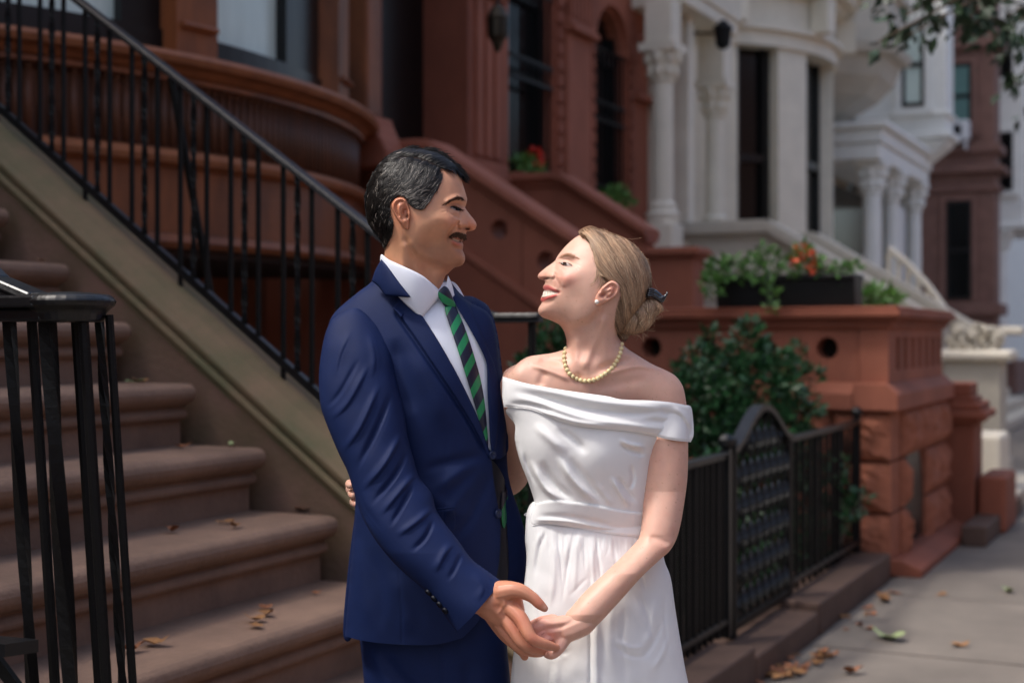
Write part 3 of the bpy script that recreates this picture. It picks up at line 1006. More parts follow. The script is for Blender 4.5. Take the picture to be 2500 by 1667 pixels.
MB().box(14.58, 22.2, FV + .5, FV + 1.0, 0, 9.0).build('wall', M['cream'], HC)
MB().box(14.58, 14.75, 4.95, FV + .5, 2.4, 9.0).build('party_wall', M['cream'], HC)
pu, pv, _z = on_v(1618, 500, 5.0)
column(HC, pu, pv, 2.60, 4.45, .115, M['cream'], .40)
MB().box(pu - .15, pu + .15, pv - .15, pv + .15, 4.452, 4.9).build('impost', M['cream'], HC, bevel=.015)
MB().box(pu - .17, pu + .17, pv - .17, pv + .17, 2.2, 2.60).build('pedestal', M['cream'], HC, bevel=.02)
MB().lathe(pu, pv, [(.13, 4.88), (.13, 6.5)], 12).build('upper_shaft', M['cream'], HC)
pu2, pv2, _z = on_v(1745, 400, 5.0)
column(HC, pu2, pv2, 2.60, 4.35, .11, M['cream'], .42)
MB().box(pu2 - .16, pu2 + .16, pv2 - .16, pv2 + .16, 4.352, 4.9).build('impost', M['cream'], HC, bevel=.015)
MB().box(pu2 - .17, pu2 + .17, pv2 - .17, pv2 + .17, 2.0, 2.60).build('pedestal', M['cream'], HC, bevel=.02)
po = MB()
for z0, z1, d in ((4.9, 5.05, .0), (5.05, 5.4, .03), (5.4, 5.5, .12), (5.5, 5.62, .2)):
    po.box(pu + .15, pu2 + .25 + d, pv - .2 - d, FV + .5, z0, z1)
po.build('porch_roof', M['cream'], HC, bevel=.02)
MB().box(pu + .25, pu2 - .15, FV + .35, FV + .49, 2.55, 4.85).build('porch_back', M['cream2'], HC)
MB().box(pu + .0, pu + .45, FV + .3, FV + .36, 2.6, 4.8).build('door', M['black'], HC)
# curved bay
BCU, BCV, BCR = 19.7, 7.0, 2.35
def bay_sector(r0, r1, z0, z1, a0, a1, name, m, n=24):
    return MB().sector(BCU, BCV, [(r0, z0), (r1, z0), (r1, z1), (r0, z1)], a0, a1, n).build(name, m, HC)
bay_sector(1.8, BCR, 0, 2.75, -88, 88, 'bay_base', M['cream'])
bay_sector(1.8, BCR + .1, 2.62, 2.75, -88, 88, 'bay_ledge', M['cream'])
for a0, a1 in ((-88, -48), (-32.5, -18.5), (8, 26), (52, 88)):
    bay_sector(1.9, BCR, 2.75, 5.25, a0, a1, 'bay_pier', M['cream'], 8)
for a0, a1 in ((-48, -32.5), (-18.5, 8), (26, 52)):
    w = MB()
    w.sector(BCU, BCV, [(2.05, 2.75), (2.18, 2.75), (2.18, 2.85), (2.05, 2.85)], a0, a1, 8)
    w.sector(BCU, BCV, [(2.05, 2.85), (2.18, 2.85), (2.18, 5.25), (2.05, 5.25)], a0, a0 + 3, 2)
    w.sector(BCU, BCV, [(2.05, 2.85), (2.18, 2.85), (2.18, 5.25), (2.05, 5.25)], a1 - 3, a1, 2)
    w.sector(BCU, BCV, [(2.05, 3.75), (2.18, 3.75), (2.18, 3.85), (2.05, 3.85)], a0, a1, 8)
    wo_ = w.build('window', M['black'], HC)
    MB().sector(BCU, BCV, [(2.07, 2.85), (2.10, 2.85), (2.10, 5.25), (2.07, 5.25)], a0 + 3, a1 - 3, 8).build('pane', M['pane'], wo_)
for z0, z1, d in ((5.25, 5.45, .06), (5.45, 5.52, .14), (5.52, 5.95, .03), (5.95, 6.05, .16), (6.05, 6.2, .32), (6.2, 6.32, .42)):
    bay_sector(1.8, BCR + d, z0, z1, -88, 88, 'bay_cornice', M['cream'])
for k in range(30):
    a = math.radians(-80 + 160 * k / 29)
    me = bpy.data.meshes.get('dentil_mesh')
    if me is None:
        me = MB().box(-.045, .045, -.12, .02, 0, .09).data('dentil_mesh')
        me.materials.append(M['cream'])
    inst(me, 'dentil', HC, (BCU + (BCR + .06) * math.sin(a), BCV - (BCR + .06) * math.cos(a), 5.955), a)
bay_sector(1.8, BCR, 6.32, 9.0, -88, 88, 'bay_upper_wall', M['cream'])
for a in (-50, -16, 18):
    q = math.radians(a)
    bk = MB().box(-.1, .1, -.22, .05, 5.5, 5.95)
    me = bk.data('bracket')
    me.materials.append(M['cream'])
    inst(me, 'bracket', HC, (BCU + (BCR + .1) * math.sin(q), BCV - (BCR + .1) * math.cos(q), 0), q)
wl_ = MB()
for (px, py) in ((1650, 25), (1765, 95)):
    u, v, z = street(px, py, 15.4)
    L = thing('wall_lamp', 'black iron wall lamp at the cream porch, ' + ('above the left column' if px < 1700 else 'beside the curved bay'), 'lamp', (u, v, z), 'wall lamps of the cream porch')
    MB().lathe(u, v, [(.02, z - .12), (.08, z - .08), (.1, z + .1), (.12, z + .11), (.03, z + .2)], 8).build('lamp_body', M['iron'], L)
    MB().tube([(u, v, z + .05), (u, v + .4, z + .1)], .015, 5).build('arm', M['iron'], L)
# stoop of the cream house
SCt = thing('stoop', 'grey cream stone stoop with moulded sloping copings, below the cream porch', 'stoop', (15.7, 3.5, 0))
def slopeC(v):
    return 2.67 if v > 4.08 else 2.67 + .61 * (v - 4.08)
def side_c(u0, vend, m):
    MB().prism([(vend, 0), (5.3, 0), (5.3, 2.5), (4.08, 2.5), (vend, slopeC(vend) - .17)], 'vz', u0, u0 + .3).build('side_wall', m, SCt)
    cp = MB()
    for w, d0, d1 in ((.03, -.2, -.14), (.1, -.14, -.03), (.07, -.03, 0)):
        for a, b in ((vend, 4.08), (4.08, 5.3)):
            cp.prism([(a, slopeC(a) + d0), (b, slopeC(b) + d0), (b, slopeC(b) + d1), (a, slopeC(a) + d1)], 'vz', u0 - w, u0 + .3 + w)
    cp.build('coping', M['cream2'], SCt, bevel=.015)
    for v in (4.75, 4.2, 3.6):
        z = slopeC(v) - .6
        MB().box(u0 - .03, u0 + .001, v - .2, v + .2, z - .22, z + .22).build('raised_panel', M['cream'], SCt, bevel=.02)
side_c(14.6, 2.3, M['cream2'])
side_c(16.6, 2.3, M['cream2'])
for n in range(11):
    MB().box(14.9, 16.6, 2.2 + .27 * n, 5.9, .19 * n, .19 * (n + 1)).build('step', M['cream2'], SCt, bevel=.012)
# balustrade and newel further along
BL = thing('balustrade', 'pale stone stair balustrade curving down to a carved newel by the sidewalk', 'balustrade', (17.0, 2.6, 0))
hp = [on_u(px, py, 17.0) for px, py in ((2170, 606), (2215, 640), (2270, 700), (2310, 755), (2340, 787), (2380, 803), (2440, 806), (2500, 806))]
hm = MB()
for (a, b) in zip(hp[:-1], hp[1:]):
    hm.prism([(a[1], a[2] - .06), (b[1], b[2] - .06), (b[1], b[2] + .04), (a[1], a[2] + .04)], 'vz', 16.93, 17.09)
hm.build('handrail', M['cream'], BL, bevel=.03)
vs_ = np.linspace(hp[0][1], hp[4][1], 8)
for v in vs_:
    zt = float(np.interp(-v, [-p[1] for p in hp], [p[2] for p in hp]))
    prof = [(.03, zt - .62), (.036, zt - .58), (.02, zt - .5), (.036, zt - .36), (.022, zt - .2), (.03, zt - .1), (.03, zt - .06)]
    MB().lathe(17.0, v, prof, 8).build('baluster', M['cream'], BL)
MB().prism([(hp[0][1], 0), (hp[4][1] - .2, 0), (hp[4][1] - .2, hp[4][2] - .62), (hp[0][1], hp[0][2] - .62)], 'vz', 16.92, 17.1).build('base_wall', M['cream'], BL)
NW = thing('newel_post', 'grey stone newel with a rough carved top beside the sidewalk', 'newel', (14.6, 1.85, 0))
nu, nv, nz = street(2420, 1390, 13.3)
nw = MB()
nw.box(nu - .2, nu + .4, nv - .15, nv + .5, 0, .30)
nw.box(nu - .12, nu + .34, nv - .1, nv + .42, .30, 1.22)
nw.build('shaft', M['cream2'], NW, bevel=.02)
MB().box(nu - .22, nu + .42, nv - .2, nv + .55, 1.22, 1.32).build('cap', M['cream'], NW, bevel=.04)
tp_ = MB()
for k in range(150):
    a, rr = random.uniform(0, 6.28), random.uniform(0, .26)
    u, v, z = nu + .1 + rr * math.cos(a), nv + .16 + rr * math.sin(a), 1.32 + random.uniform(0, .25) * (1 - rr)
    tp_.lathe(u, v, [(.01, z - .04), (.03, z - .015), (.03, z + .015), (.01, z + .035)], 6)
tp_.build('carved_top', M['cream2'], NW)
FT = thing('stone_step', 'pale stone entrance block at the edge of the sidewalk in front of the grey newel', 'step', (13.6, 1.4, 0))
MB().box(11.9, 14.4, 1.35, 2.3, 0, .16).build('block', M['cream2'], FT, bevel=.02)
MB().box(12.5, 13.1, 1.5, 2.1, .16, .62).build('pedestal', M['cream'], FT, bevel=.04)
IR = thing('iron_railing', 'thin black iron stair railing above the pale balustrade', 'railing', (16.3, 3.5, 1.5))
ra, rb_ = on_u(1930, 590, 16.62), on_u(2190, 760, 16.62)
MB().tube([(16.62, ra[1], ra[2]), (16.62, rb_[1], rb_[2])], .025, 6).build('handrail', M['iron'], IR)
for k in range(16):
    t = k / 15
    v, z = ra[1] + (rb_[1] - ra[1]) * t, ra[2] + (rb_[2] - ra[2]) * t
    MB().tube([(16.62, v, z - .75), (16.62, v, z)], .013, 5).build('baluster', M['iron'], IR)
MB().tube([(16.62, ra[1], ra[2]), (16.62, ra[1] + .9, ra[2])], .025, 6).build('top_rail', M['iron'], IR)

# ------------------------------------------------------------------ the houses further along
HD = thing('grey_cream_house', 'grey cream row house with an octagonal oriel above arched doorways', 'house', (24, FV, 0))
for k_, (u0, u1, w0, w1) in enumerate(((22.25, 24.9, 23.4, 24.4), (24.9, 28.6, 25.4, 26.6))):
    arched_bay(u0, u1, w0, w1, 1.2, 3.7, 10.5, FV + .3, FV + .9, M['cream2'], HD)
    MB().box(w0, w1, FV + .36, FV + .40, 1.2, 4.3).build('door', M['black'], HD)
OU, OV, OR_ = 22.6, 5.75, 1.75
def octa(prof, name, m, parent, n=8):
    b = MB()
    V, F = [], []
    for r, z in prof:
        for k in range(n):
            a = 2 * math.pi * (k + .5) / n
            V.append((OU + r * math.cos(a), OV + r * math.sin(a), z))
    for i in range(len(prof) - 1):
        for k in range(n):
            F.append((i * n + k, i * n + (k + 1) % n, (i + 1) * n + (k + 1) % n, (i + 1) * n + k))
    F += [tuple(range(n - 1, -1, -1)), tuple(range((len(prof) - 1) * n, len(prof) * n))]
    b.add(V, F)
    return b.build(name, m, parent)
zo = 5.25
octa([(.4, zo - .45), (.8, zo - .32), (1.2, zo - .08), (1.45, zo + .18), (1.55, zo + .45), (1.7, zo + .5), (1.74, zo + .62), (1.6, zo + .66)], 'oriel_corbel', M['cream2'], HD)
octa([(1.62, zo + .66), (1.62, zo + 1.35), (1.72, zo + 1.4), (1.72, zo + 1.5), (1.6, zo + 1.52)], 'oriel_parapet', M['cream2'], HD)
octa([(1.45, zo + 1.5), (1.45, zo + 5)], 'oriel_wall', M['cream2'], HD)
for k in range(8):
    a = 2 * math.pi * k / 8
    rr = 1.45 * math.cos(math.pi / 8) + .02
    me = bpy.data.meshes.get('oriel_pane')
    if me is None:
        me = MB().box(-.02, .02, -.3, .3, zo + 1.7, zo + 4).data('oriel_pane')
        me.materials.append(M['pane'])
    if math.sin(a) < .4:
        inst(me, 'window', HD, (OU + rr * math.cos(a), OV + rr * math.sin(a), 0), a)
STD = thing('stoop', 'pale stone stoop in front of the arched doorways', 'stoop', (24, 4, 0))
for n in range(8):
    MB().box(22.4, 28, 2.6 + .3 * n, FV + .3, .16 * n, .16 * (n + 1)).build('step', M['cream2'], STD, bevel=.015)

HE = thing('white_house', 'off-white row house with a projecting upper bay on white porch columns', 'house', (31, FV, 0))
MB().box(28.7, 36, FV + .2, FV + .8, 0, 13).build('wall', M['white'], HE)
def window_u(parent, u, v0, v1, z0, z1, fm, pm, trim=None):
    """a sash window in a wall that looks down the street towards the camera"""
    w = MB()
    t = .06
    w.box(u - .05, u, v0, v1, z0, z0 + t)
    w.box(u - .05, u, v0, v1, z1 - t, z1)
    w.box(u - .05, u, v0, v0 + t, z0 + t, z1 - t)
    w.box(u - .05, u, v1 - t, v1, z0 + t, z1 - t)
    w.box(u - .06, u, v0 + t, v1 - t, (z0 + z1) / 2 - .04, (z0 + z1) / 2 + .04)
    o = w.build('window', fm, parent)
    MB().box(u - .03, u - .02, v0 + .03, v1 - .03, z0 + .03, z1 - .03).build('pane', pm, o)
    if trim:
        tr = MB()
        tr.box(u - .08, u + .002, v0 - .12, v0 - .002, z0 - .05, z1 + .13)
        tr.box(u - .08, u + .002, v1 + .002, v1 + .12, z0 - .05, z1 + .13)
        tr.box(u - .08, u + .002, v0 - .002, v1 + .002, z1 + .002, z1 + .13)
        tr.box(u - .13, u + .002, v0 - .17, v1 + .17, z0 - .16, z0 - .055)
        tr.build('trim', trim, o, bevel=.012)
    return o
UE = 25.7
zb = 4.93
def bayE(d, z0, z1, name):
    return MB().box(UE - d, UE + .8 + d, 4.0 - d, FV + .2, z0, z1).build(name, M['white'], HE, bevel=.025)
bayE(0, zb, 13, 'bay_wall')
bayE(.10, zb - .02, zb + .10, 'bay_band')
bayE(.06, zb + .38, zb + .45, 'bay_band')
cb = MB()
pr = [(0.04, -.03), (-.02, -.12), (-.22, -.30), (-.5, -.55), (-.72, -.85), (-.85, -1.15)]
V, F = [], []
for d, dz in pr:
    V += [(UE - d * .5, FV + .25, zb + dz), (UE - d * .5, 4.0 - d, zb + dz), (UE + .8 + d * .5, 4.0 - d, zb + dz), (UE + .8 + d * .5, FV + .25, zb + dz)]
for i in range(len(pr) - 1):
    for q in range(4):
        F.append((i * 4 + q, i * 4 + (q + 1) % 4, i * 4 + 4 + (q + 1) % 4, i * 4 + 4 + q))
F += [(0, 1, 2, 3), (len(V) - 1, len(V) - 2, len(V) - 3, len(V) - 4)]
cb.add(V, F).build('bay_corbel', M['white'], HE, bevel=.02)
window_u(HE, UE - .002, 4.37, 4.76, 5.5, 6.95, M['black'], M['panelt'], M['white'])
for px in (2130, 2176, 2230):
    u, v, z = on_v(px, 600, 4.6)
    column(HE, u, v, 1.2, 4.15, .14, M['white'], .5)
    MB().box(u - .2, u + .2, v - .2, v + .2, 0, 1.2).build('pedestal', M['white'], HE, bevel=.02)
ua, ub_ = on_v(2115, 400, 4.6)[0], on_v(2240, 400, 4.6)[0]
ph = MB()
for z0, z1, d in ((4.15, 4.4, 0), (4.4, 4.62, .05), (4.62, 4.72, .14)):
    ph.box(ua - d, ub_ + d, 4.4 - d, FV + .2, z0, z1)
ph.build('porch_roof', M['white'], HE, bevel=.03)
MB().box(ua + .5, ub_, FV + .14, FV + .19, .8, 4.0).build('doorway', M['pane'], HE)

HF = thing('brownstone_house', 'dark brownstone row house with an angled bay, beyond the off-white house', 'house', (40, FV, 0))
MB().box(36.02, 37.8, FV + .2, FV + .8, 0, 15).build('wall', M['brown'], HF)
UF = 32.3
def bayF(d, z0, z1, name, m):
    return MB().box(UF - d, UF + .8 + d, 4.0 - d, FV + .2, z0, z1).build(name, m, HF, bevel=.03)
bayF(0, 0, 15, 'bay_wall', M['brown'])
for z, hh, d in ((5.42, .2, .12), (5.0, .14, .2), (4.6, .12, .08), (7.7, .2, .16), (1.9, .25, .15)):
    bayF(d, z, z + hh, 'bay_band', M['brown'])
window_u(HF, UF - .002, 4.49, 5.03, 5.98, 7.4, M['black'], M['teal'], M['brown'])
window_u(HF, UF - .002, 4.49, 5.03, 2.25, 4.4, M['black'], M['pane'], M['brown'])
AC = thing('air_conditioner', 'white window air conditioner under the teal window of the brownstone house', 'air conditioner', (UF - .2, 4.76, 5.7))
MB().box(UF - .38, UF - .03, 4.50, 5.02, 5.70, 6.12).build('casing', M['acwhite'], AC, bevel=.03)
MB().box(UF - .395, UF - .375, 4.66, 4.86, 5.80, 6.02).build('grille', M['pot'], AC)
MB().box(UF - .35, UF - .05, 4.56, 4.60, 5.5, 5.70).build('support', M['acwhite'], AC)
MB().box(UF - .35, UF - .05, 4.92, 4.96, 5.5, 5.70).build('support', M['acwhite'], AC)

HG = thing('white_townhouse', 'bright white town house with dark windows, far down the street', 'house', (52, FV, 0))
MB().box(37.85, 62, FV + .2, FV + .8, 0, 17).build('wall', M['white'], HG)
UG = 37.9
MB().box(UG, UG + 4, 4.0, FV + .2, 4.3, 17).build('bay_wall', M['white'], HG)
MB().box(UG - .15, UG + 4.1, 3.85, FV + .2, 4.15, 4.3).build('bay_band', M['white'], HG, bevel=.03)
window_u(HG, UG - .002, 4.27, 4.58, 5.14, 6.6, M['black'], M['pane'], M['white'])
window_u(HG, UG - .002, 4.27, 4.58, 8.0, 9.4, M['black'], M['pane'], M['white'])
u, v, z = on_v(2440, 640, 4.6)
column(HG, u, v, .8, 4.1, .2, M['white'], .5)
MB().box(UG, UG + 4, 4.2, FV + .2, 0, .8).build('porch_base', M['brown'], HG)
HH = thing('maroon_house', 'maroon brick house at the far end of the row', 'house', (70, FV, 0))
MB().box(62.1, 90, FV - .4, FV + .8, 0, 22).build('wall', M['brown'], HH)
for u in (63.5, 66.5, 70, 74):
    for z in (2.5, 6.5, 10.5, 14.5):
        window(HH, u, u + 1.3, FV - .46, z, z + 2.4, M['black'], M['pane'], trim=M['brown'])
HI = thing('end_house', 'pale house closing the view at the bend of the street', 'house', (100, 2, 0))
MB().box(95, 110, -6, 20, 0, 24).build('wall', M['cream'], HI)
for z in (3, 8, 13, 18):
    for v in (0, 3, 6):
        w = MB().box(94.9, 94.98, v, v + 1.4, z, z + 2.4).build('window', M['pane'], HI)

# ------------------------------------------------------------------ the row across the road (never in the picture, but it stands there and shades the street)
ro = MB()
hts = (9, 10, 9.5, 10, 9, 10, 9.5, 10, 9, 9.5, 10, 10)
for k, hh in enumerate(hts):
    ro.box(-26 + 7 * k, -26 + 7 * k + 6.98, -24, -15.5 - .15 * (k % 3), 0, hh)
o_ = ro.build('opposite_row', M['brown'])
o_['kind'] = 'structure'

# ------------------------------------------------------------------ street tree whose lowest twigs hang into the picture
TR = thing('street_tree', 'street tree whose dark leafy twigs hang into the top right of the picture', 'tree', (10.5, -1.9, 0))
tk = MB().tube([(10.5, -1.9, -.1), (10.5, -1.9, 1.5), (10.45, -1.85, 3.2), (10.3, -1.7, 5.2), (10.2, -1.6, 7.5)], [.2, .16, .14, .1, .04], 10)
tk.build('trunk', M['bark'], TR)
lb = MB()
tips = [cl(2210, 40, 8.0, .16), cl(2260, 15, 8.1, .2), cl(2222, 85, 8.0, .09), cl(2320, 10, 8.2, .22), cl(2400, 30, 8.4, .2), cl(2460, 40, 8.6, .2), cl(2140, 105, 8.0, .06), cl(2490, 130, 9.0, .12),
        cl(2470, 200, 9.5, .05), cl(2500, 270, 9.5, .07), cl(2420, 95, 8.8, .07), cl(2300, -60, 8.3, .4), cl(2450, -80, 8.6, .5), cl(2200, -50, 8.2, .3), cl(2550, 50, 8.8, .5), cl(2680, 200, 9.2, .4)]
for c in tips:
    hub = np.array((10.3, -1.75, 4.6))
    e = np.array(c[:3])
    mid = (hub + e) / 2 + np.array((0, 0, .35))
    lb.tube([hub, mid, e], [.035, .016, .006], 5)
big = []
rgt = np.random.default_rng(5)
for k in range(46):
    a, rr, z = rgt.uniform(0, 6.28), rgt.uniform(.4, 3.1), rgt.uniform(4.4, 8.6)
    big.append((10.3 + rr * math.cos(a), -2.6 + rr * math.sin(a), z, rgt.uniform(.4, .7)))
for c in big[::3]:
    hub = np.array((10.3, -1.75, 4.4))
    e = np.array(c[:3])
    lb.tube([hub, (hub + e) / 2 + np.array((0, 0, .2)), e], [.06, .03, .01], 5)
lb.build('limb', M['bark'], TR)
leaves(800, blobs(tips), .085, TR, 'twig_leaves', M['leaf_tree'], up=-.3, seed=21, aspect=.6)
leaves(7000, blobs(big), .13, TR, 'crown', M['leaf_tree'], up=-.1, seed=22, aspect=.6)

# ------------------------------------------------------------------ fallen leaves
def leaf_mesh(nm, m, sd, curl):
    rg = np.random.default_rng(sd)
    n = 11
    b = MB()
    V = [(0, 0, .004)]
    for k in range(n):
        a = 2 * math.pi * k / n
        r = (.62 + .38 * abs(math.cos(a * 1.5))) * (1 + rg.normal(0, .1))
        V.append((r * math.cos(a), .62 * r * math.sin(a), .03 + curl * r * r * rg.uniform(.4, 1.2)))
    F = [(0, 1 + k, 1 + (k + 1) % n) for k in range(n)]
    b.add(V, F)
    me = b.data(nm, recalc=False)
    me.materials.append(m)
    me.shade_smooth()
    return me
LM = {c: [leaf_mesh('leaf_' + c, M[k], s, q) for s, q in ((1, .5), (2, .25), (3, .7))] for c, k in (('tan', 'dryleaf'), ('rust', 'redleaf'), ('green', 'greenleaf'))}
def fallen(px, py, z, size, c, lab, grp):
    """a leaf lying at height z where the photograph shows it"""
    Y = (CAM_H - z) * FPX / (py - 820) if abs(py - 820) > 4 else None
    u, v, _ = street(px, py, Y)
    o = inst(random.choice(LM[c]), 'fallen_leaf', None, (u, v, z + .004), random.uniform(0, 6.28))
    size *= .8
    o.scale = (size, size, size)
    o.rotation_euler[0] = random.uniform(-.15, .15)
    tag(o, lab, 'leaf', grp)
def on_step(n, px, dv, size, c, lab):
    """a leaf on tread n, dv behind its nosing"""
    v = step_v(n) + dv
    r = (px - 1250) / FPX
    Y = v / (-CA * r + SA)
    u = SA * r * Y + CA * Y
    o = inst(random.choice(LM[c]), 'fallen_leaf', None, (u, v, step_z(n) + .006), random.uniform(0, 6.28))
    o.scale = (size, size, size)
    tag(o, lab, 'leaf', 'fallen leaves on the brown stoop')
on_step(6, 330, .12, .038, 'green', 'pale dry leaf pair on the third visible tread, left of its green-edged neighbour')
on_step(6, 345, .10, .034, 'tan', 'tan leaf touching the pale leaf on the third visible tread')
on_step(6, 475, .08, .032, 'green', 'pale yellow leaf near the right end of the third visible tread')
on_step(7, 312, .15, .03, 'green', 'yellowish leaf on the tread level with the railing cap')
on_step(8, 102, .06, .022, 'tan', 'tiny orange leaf on the tread above the railing cap')
on_step(5, 443, .20, .032, 'rust', 'rust-red leaf alone at the back of the fourth visible tread')
on_step(5, 566, .10, .022, 'green', 'small whitish scrap on the fourth visible tread')
on_step(4, 420, .21, .034, 'rust', 'dark rust leaf at the left back of the tread below the whitish scrap')
on_step(4, 552, .19, .034, 'tan', 'curled tan leaf against the riser, left of the orange-red leaf')
on_step(4, 574, .11, .028, 'tan', 'small tan leaf in front of the curled one')
on_step(4, 737, .17, .034, 'rust', 'bright orange-red leaf beside the side wall')
on_step(3, 376, .17, .042, 'tan', 'large curled golden leaf near the black bars')
on_step(3, 320, .17, .034, 'rust', 'rust leaf half hidden by the last black bar')
on_step(3, 624, .12, .036, 'tan', 'golden leaf in the little cluster beside the blue jacket hem')
on_step(3, 650, .14, .034, 'tan', 'flat yellow leaf to the right in the cluster beside the blue jacket hem')
on_step(3, 625, .07, .030, 'tan', 'lowest golden leaf of the cluster beside the blue jacket hem')
on_step(3, 648, .20, .034, 'rust', 'dark curled leaf at the back of the cluster beside the blue jacket hem')
on_step(3, 770, .20, .022, 'rust', 'small brown leaf right at the jacket edge')
fallen(2155, 1455, 0, .075, 'tan', 'tan leaf beside the corner of the kerb block by the rock-faced pier', 'fallen leaves on the sidewalk')
fallen(2185, 1450, 0, .06, 'rust', 'rust leaf right beside the tan one at the pier', 'fallen leaves on the sidewalk')
fallen(2160, 1470, 0, .08, 'tan', 'larger golden leaf by the kerb, nearest the long kerb block end', 'fallen leaves on the sidewalk')
fallen(2130, 1503, 0, .04, 'rust', 'small brown leaf halfway along the kerb', 'fallen leaves on the sidewalk')
fallen(2175, 1563, 0, .12, 'green', 'large pale green leaf lying alone on the open sidewalk', 'fallen leaves on the sidewalk')
fallen(2340, 1579, 0, .06, 'tan', 'single orange leaf near the right side of the sidewalk', 'fallen leaves on the sidewalk')
fallen(2462, 1447, 0, .07, 'green', 'pale green leaf at the right edge of the picture', 'fallen leaves on the sidewalk')
fallen(2075, 1645, 0, .07, 'rust', 'orange-brown leaf near the bottom edge of the sidewalk', 'fallen leaves on the sidewalk')
fallen(2300, 1453, 0, .05, 'tan', 'pale tan leaf beside the sidewalk joint', 'fallen leaves on the sidewalk')
rl = random.Random(3)
for k in range(46):
    t = rl.random()
    px, py = 1870 + 160 * t + rl.gauss(0, 18), 1660 - 65 * t + rl.gauss(0, 10)
    if k > 34:
        px, py = 2000 + rl.random() * 130, 1545 - rl.random() * 60 + rl.gauss(0, 6)
    fallen(px, min(py, 1672), 0, rl.uniform(.03, .055), c_ := rl.choice(['tan', 'tan', 'rust']), ('rust-brown ' if c_ == 'rust' else 'golden tan ') + ('curled leaf scattered loose beside the long kerb block' if k > 34 else 'dry leaf heaped in the drift at the kerb bottom'), 'leaves drifted along the kerb')
# ------------------------------------------------------------------ sculpting tools for the two people
def crom(P, sub=6, closed=True):
    """smooth curve through the points; a doubled point makes a corner"""
    P = np.array(P, float)
    n = len(P)
    out = []
    rngi = range(n if closed else n - 1)
    for i in rngi:
        if closed:
            p0, p1, p2, p3 = P[(i - 1) % n], P[i], P[(i + 1) % n], P[(i + 2) % n]
        else:
            p0, p1, p2, p3 = P[max(i - 1, 0)], P[i], P[i + 1], P[min(i + 2, n - 1)]
        if np.allclose(p1, p2):
            continue
        if np.allclose(p0, p1):
            p0 = p1 - (p2 - p1)
        if np.allclose(p2, p3):
            p3 = p2 + (p2 - p1)
        for k in range(sub):
            t = k / sub
            out.append(.5 * (2 * p1 + (p2 - p0) * t + (2 * p0 - 5 * p1 + 4 * p2 - p3) * t * t + (3 * p1 - p0 - 3 * p2 + p3) * t ** 3))
    if not closed:
        out.append(P[-1])
    return np.array(out)

def inside(poly, X, Y):
    res = np.zeros(X.shape, bool)
    n = len(poly)
    for i in range(n):
        x0, y0 = poly[i]
        x1, y1 = poly[(i + 1) % n]
        if y0 == y1:
            continue
        c = ((y0 > Y) != (y1 > Y))
        if not c.any():
            continue
        xx = (x1 - x0) * (Y - y0) / (y1 - y0) + x0
        res ^= c & (X < xx)
    return res

def seg_dist(P, A, closed=False):
    """distance from the points P (n,2) to the polyline A; also signed side, nearest point and place along the line 0..1"""
    P = np.asarray(P, float)
    best = np.full(len(P), 1e18)
    side = np.zeros(len(P)); par = np.zeros(len(P)); near = np.zeros_like(P)
    A = np.asarray(A, float)
    B = np.roll(A, -1, 0) if closed else A[1:]
    A0 = A if closed else A[:-1]
    L = np.linalg.norm(B - A0, axis=1)
    cum = np.concatenate([[0], np.cumsum(L)])
    for a, b, l, c in zip(A0, B, L, cum[:-1]):
        if l < 1e-9:
            continue
        e = (b - a) / l
        q = P - a
        t = np.clip(q @ e, 0, l)
        nr = a + t[:, None] * e
        d2 = ((P - nr) ** 2).sum(1)
        m = d2 < best
        best[m] = d2[m]
        near[m] = nr[m]
        par[m] = ((c + t) / cum[-1])[m]
        side[m] = (e[0] * q[:, 1] - e[1] * q[:, 0])[m]
    return np.sqrt(best), np.sign(side), par, near

def sstep(x, a, b):
    t = np.clip((x - a) / (b - a), 0, 1)
    return t * t * (3 - 2 * t)

def ci(x, xs, ys):
    """smooth curve through a few values"""
    C = crom(np.stack([xs, ys], 1), 12, False)
    return np.interp(x, C[:, 0], C[:, 1])

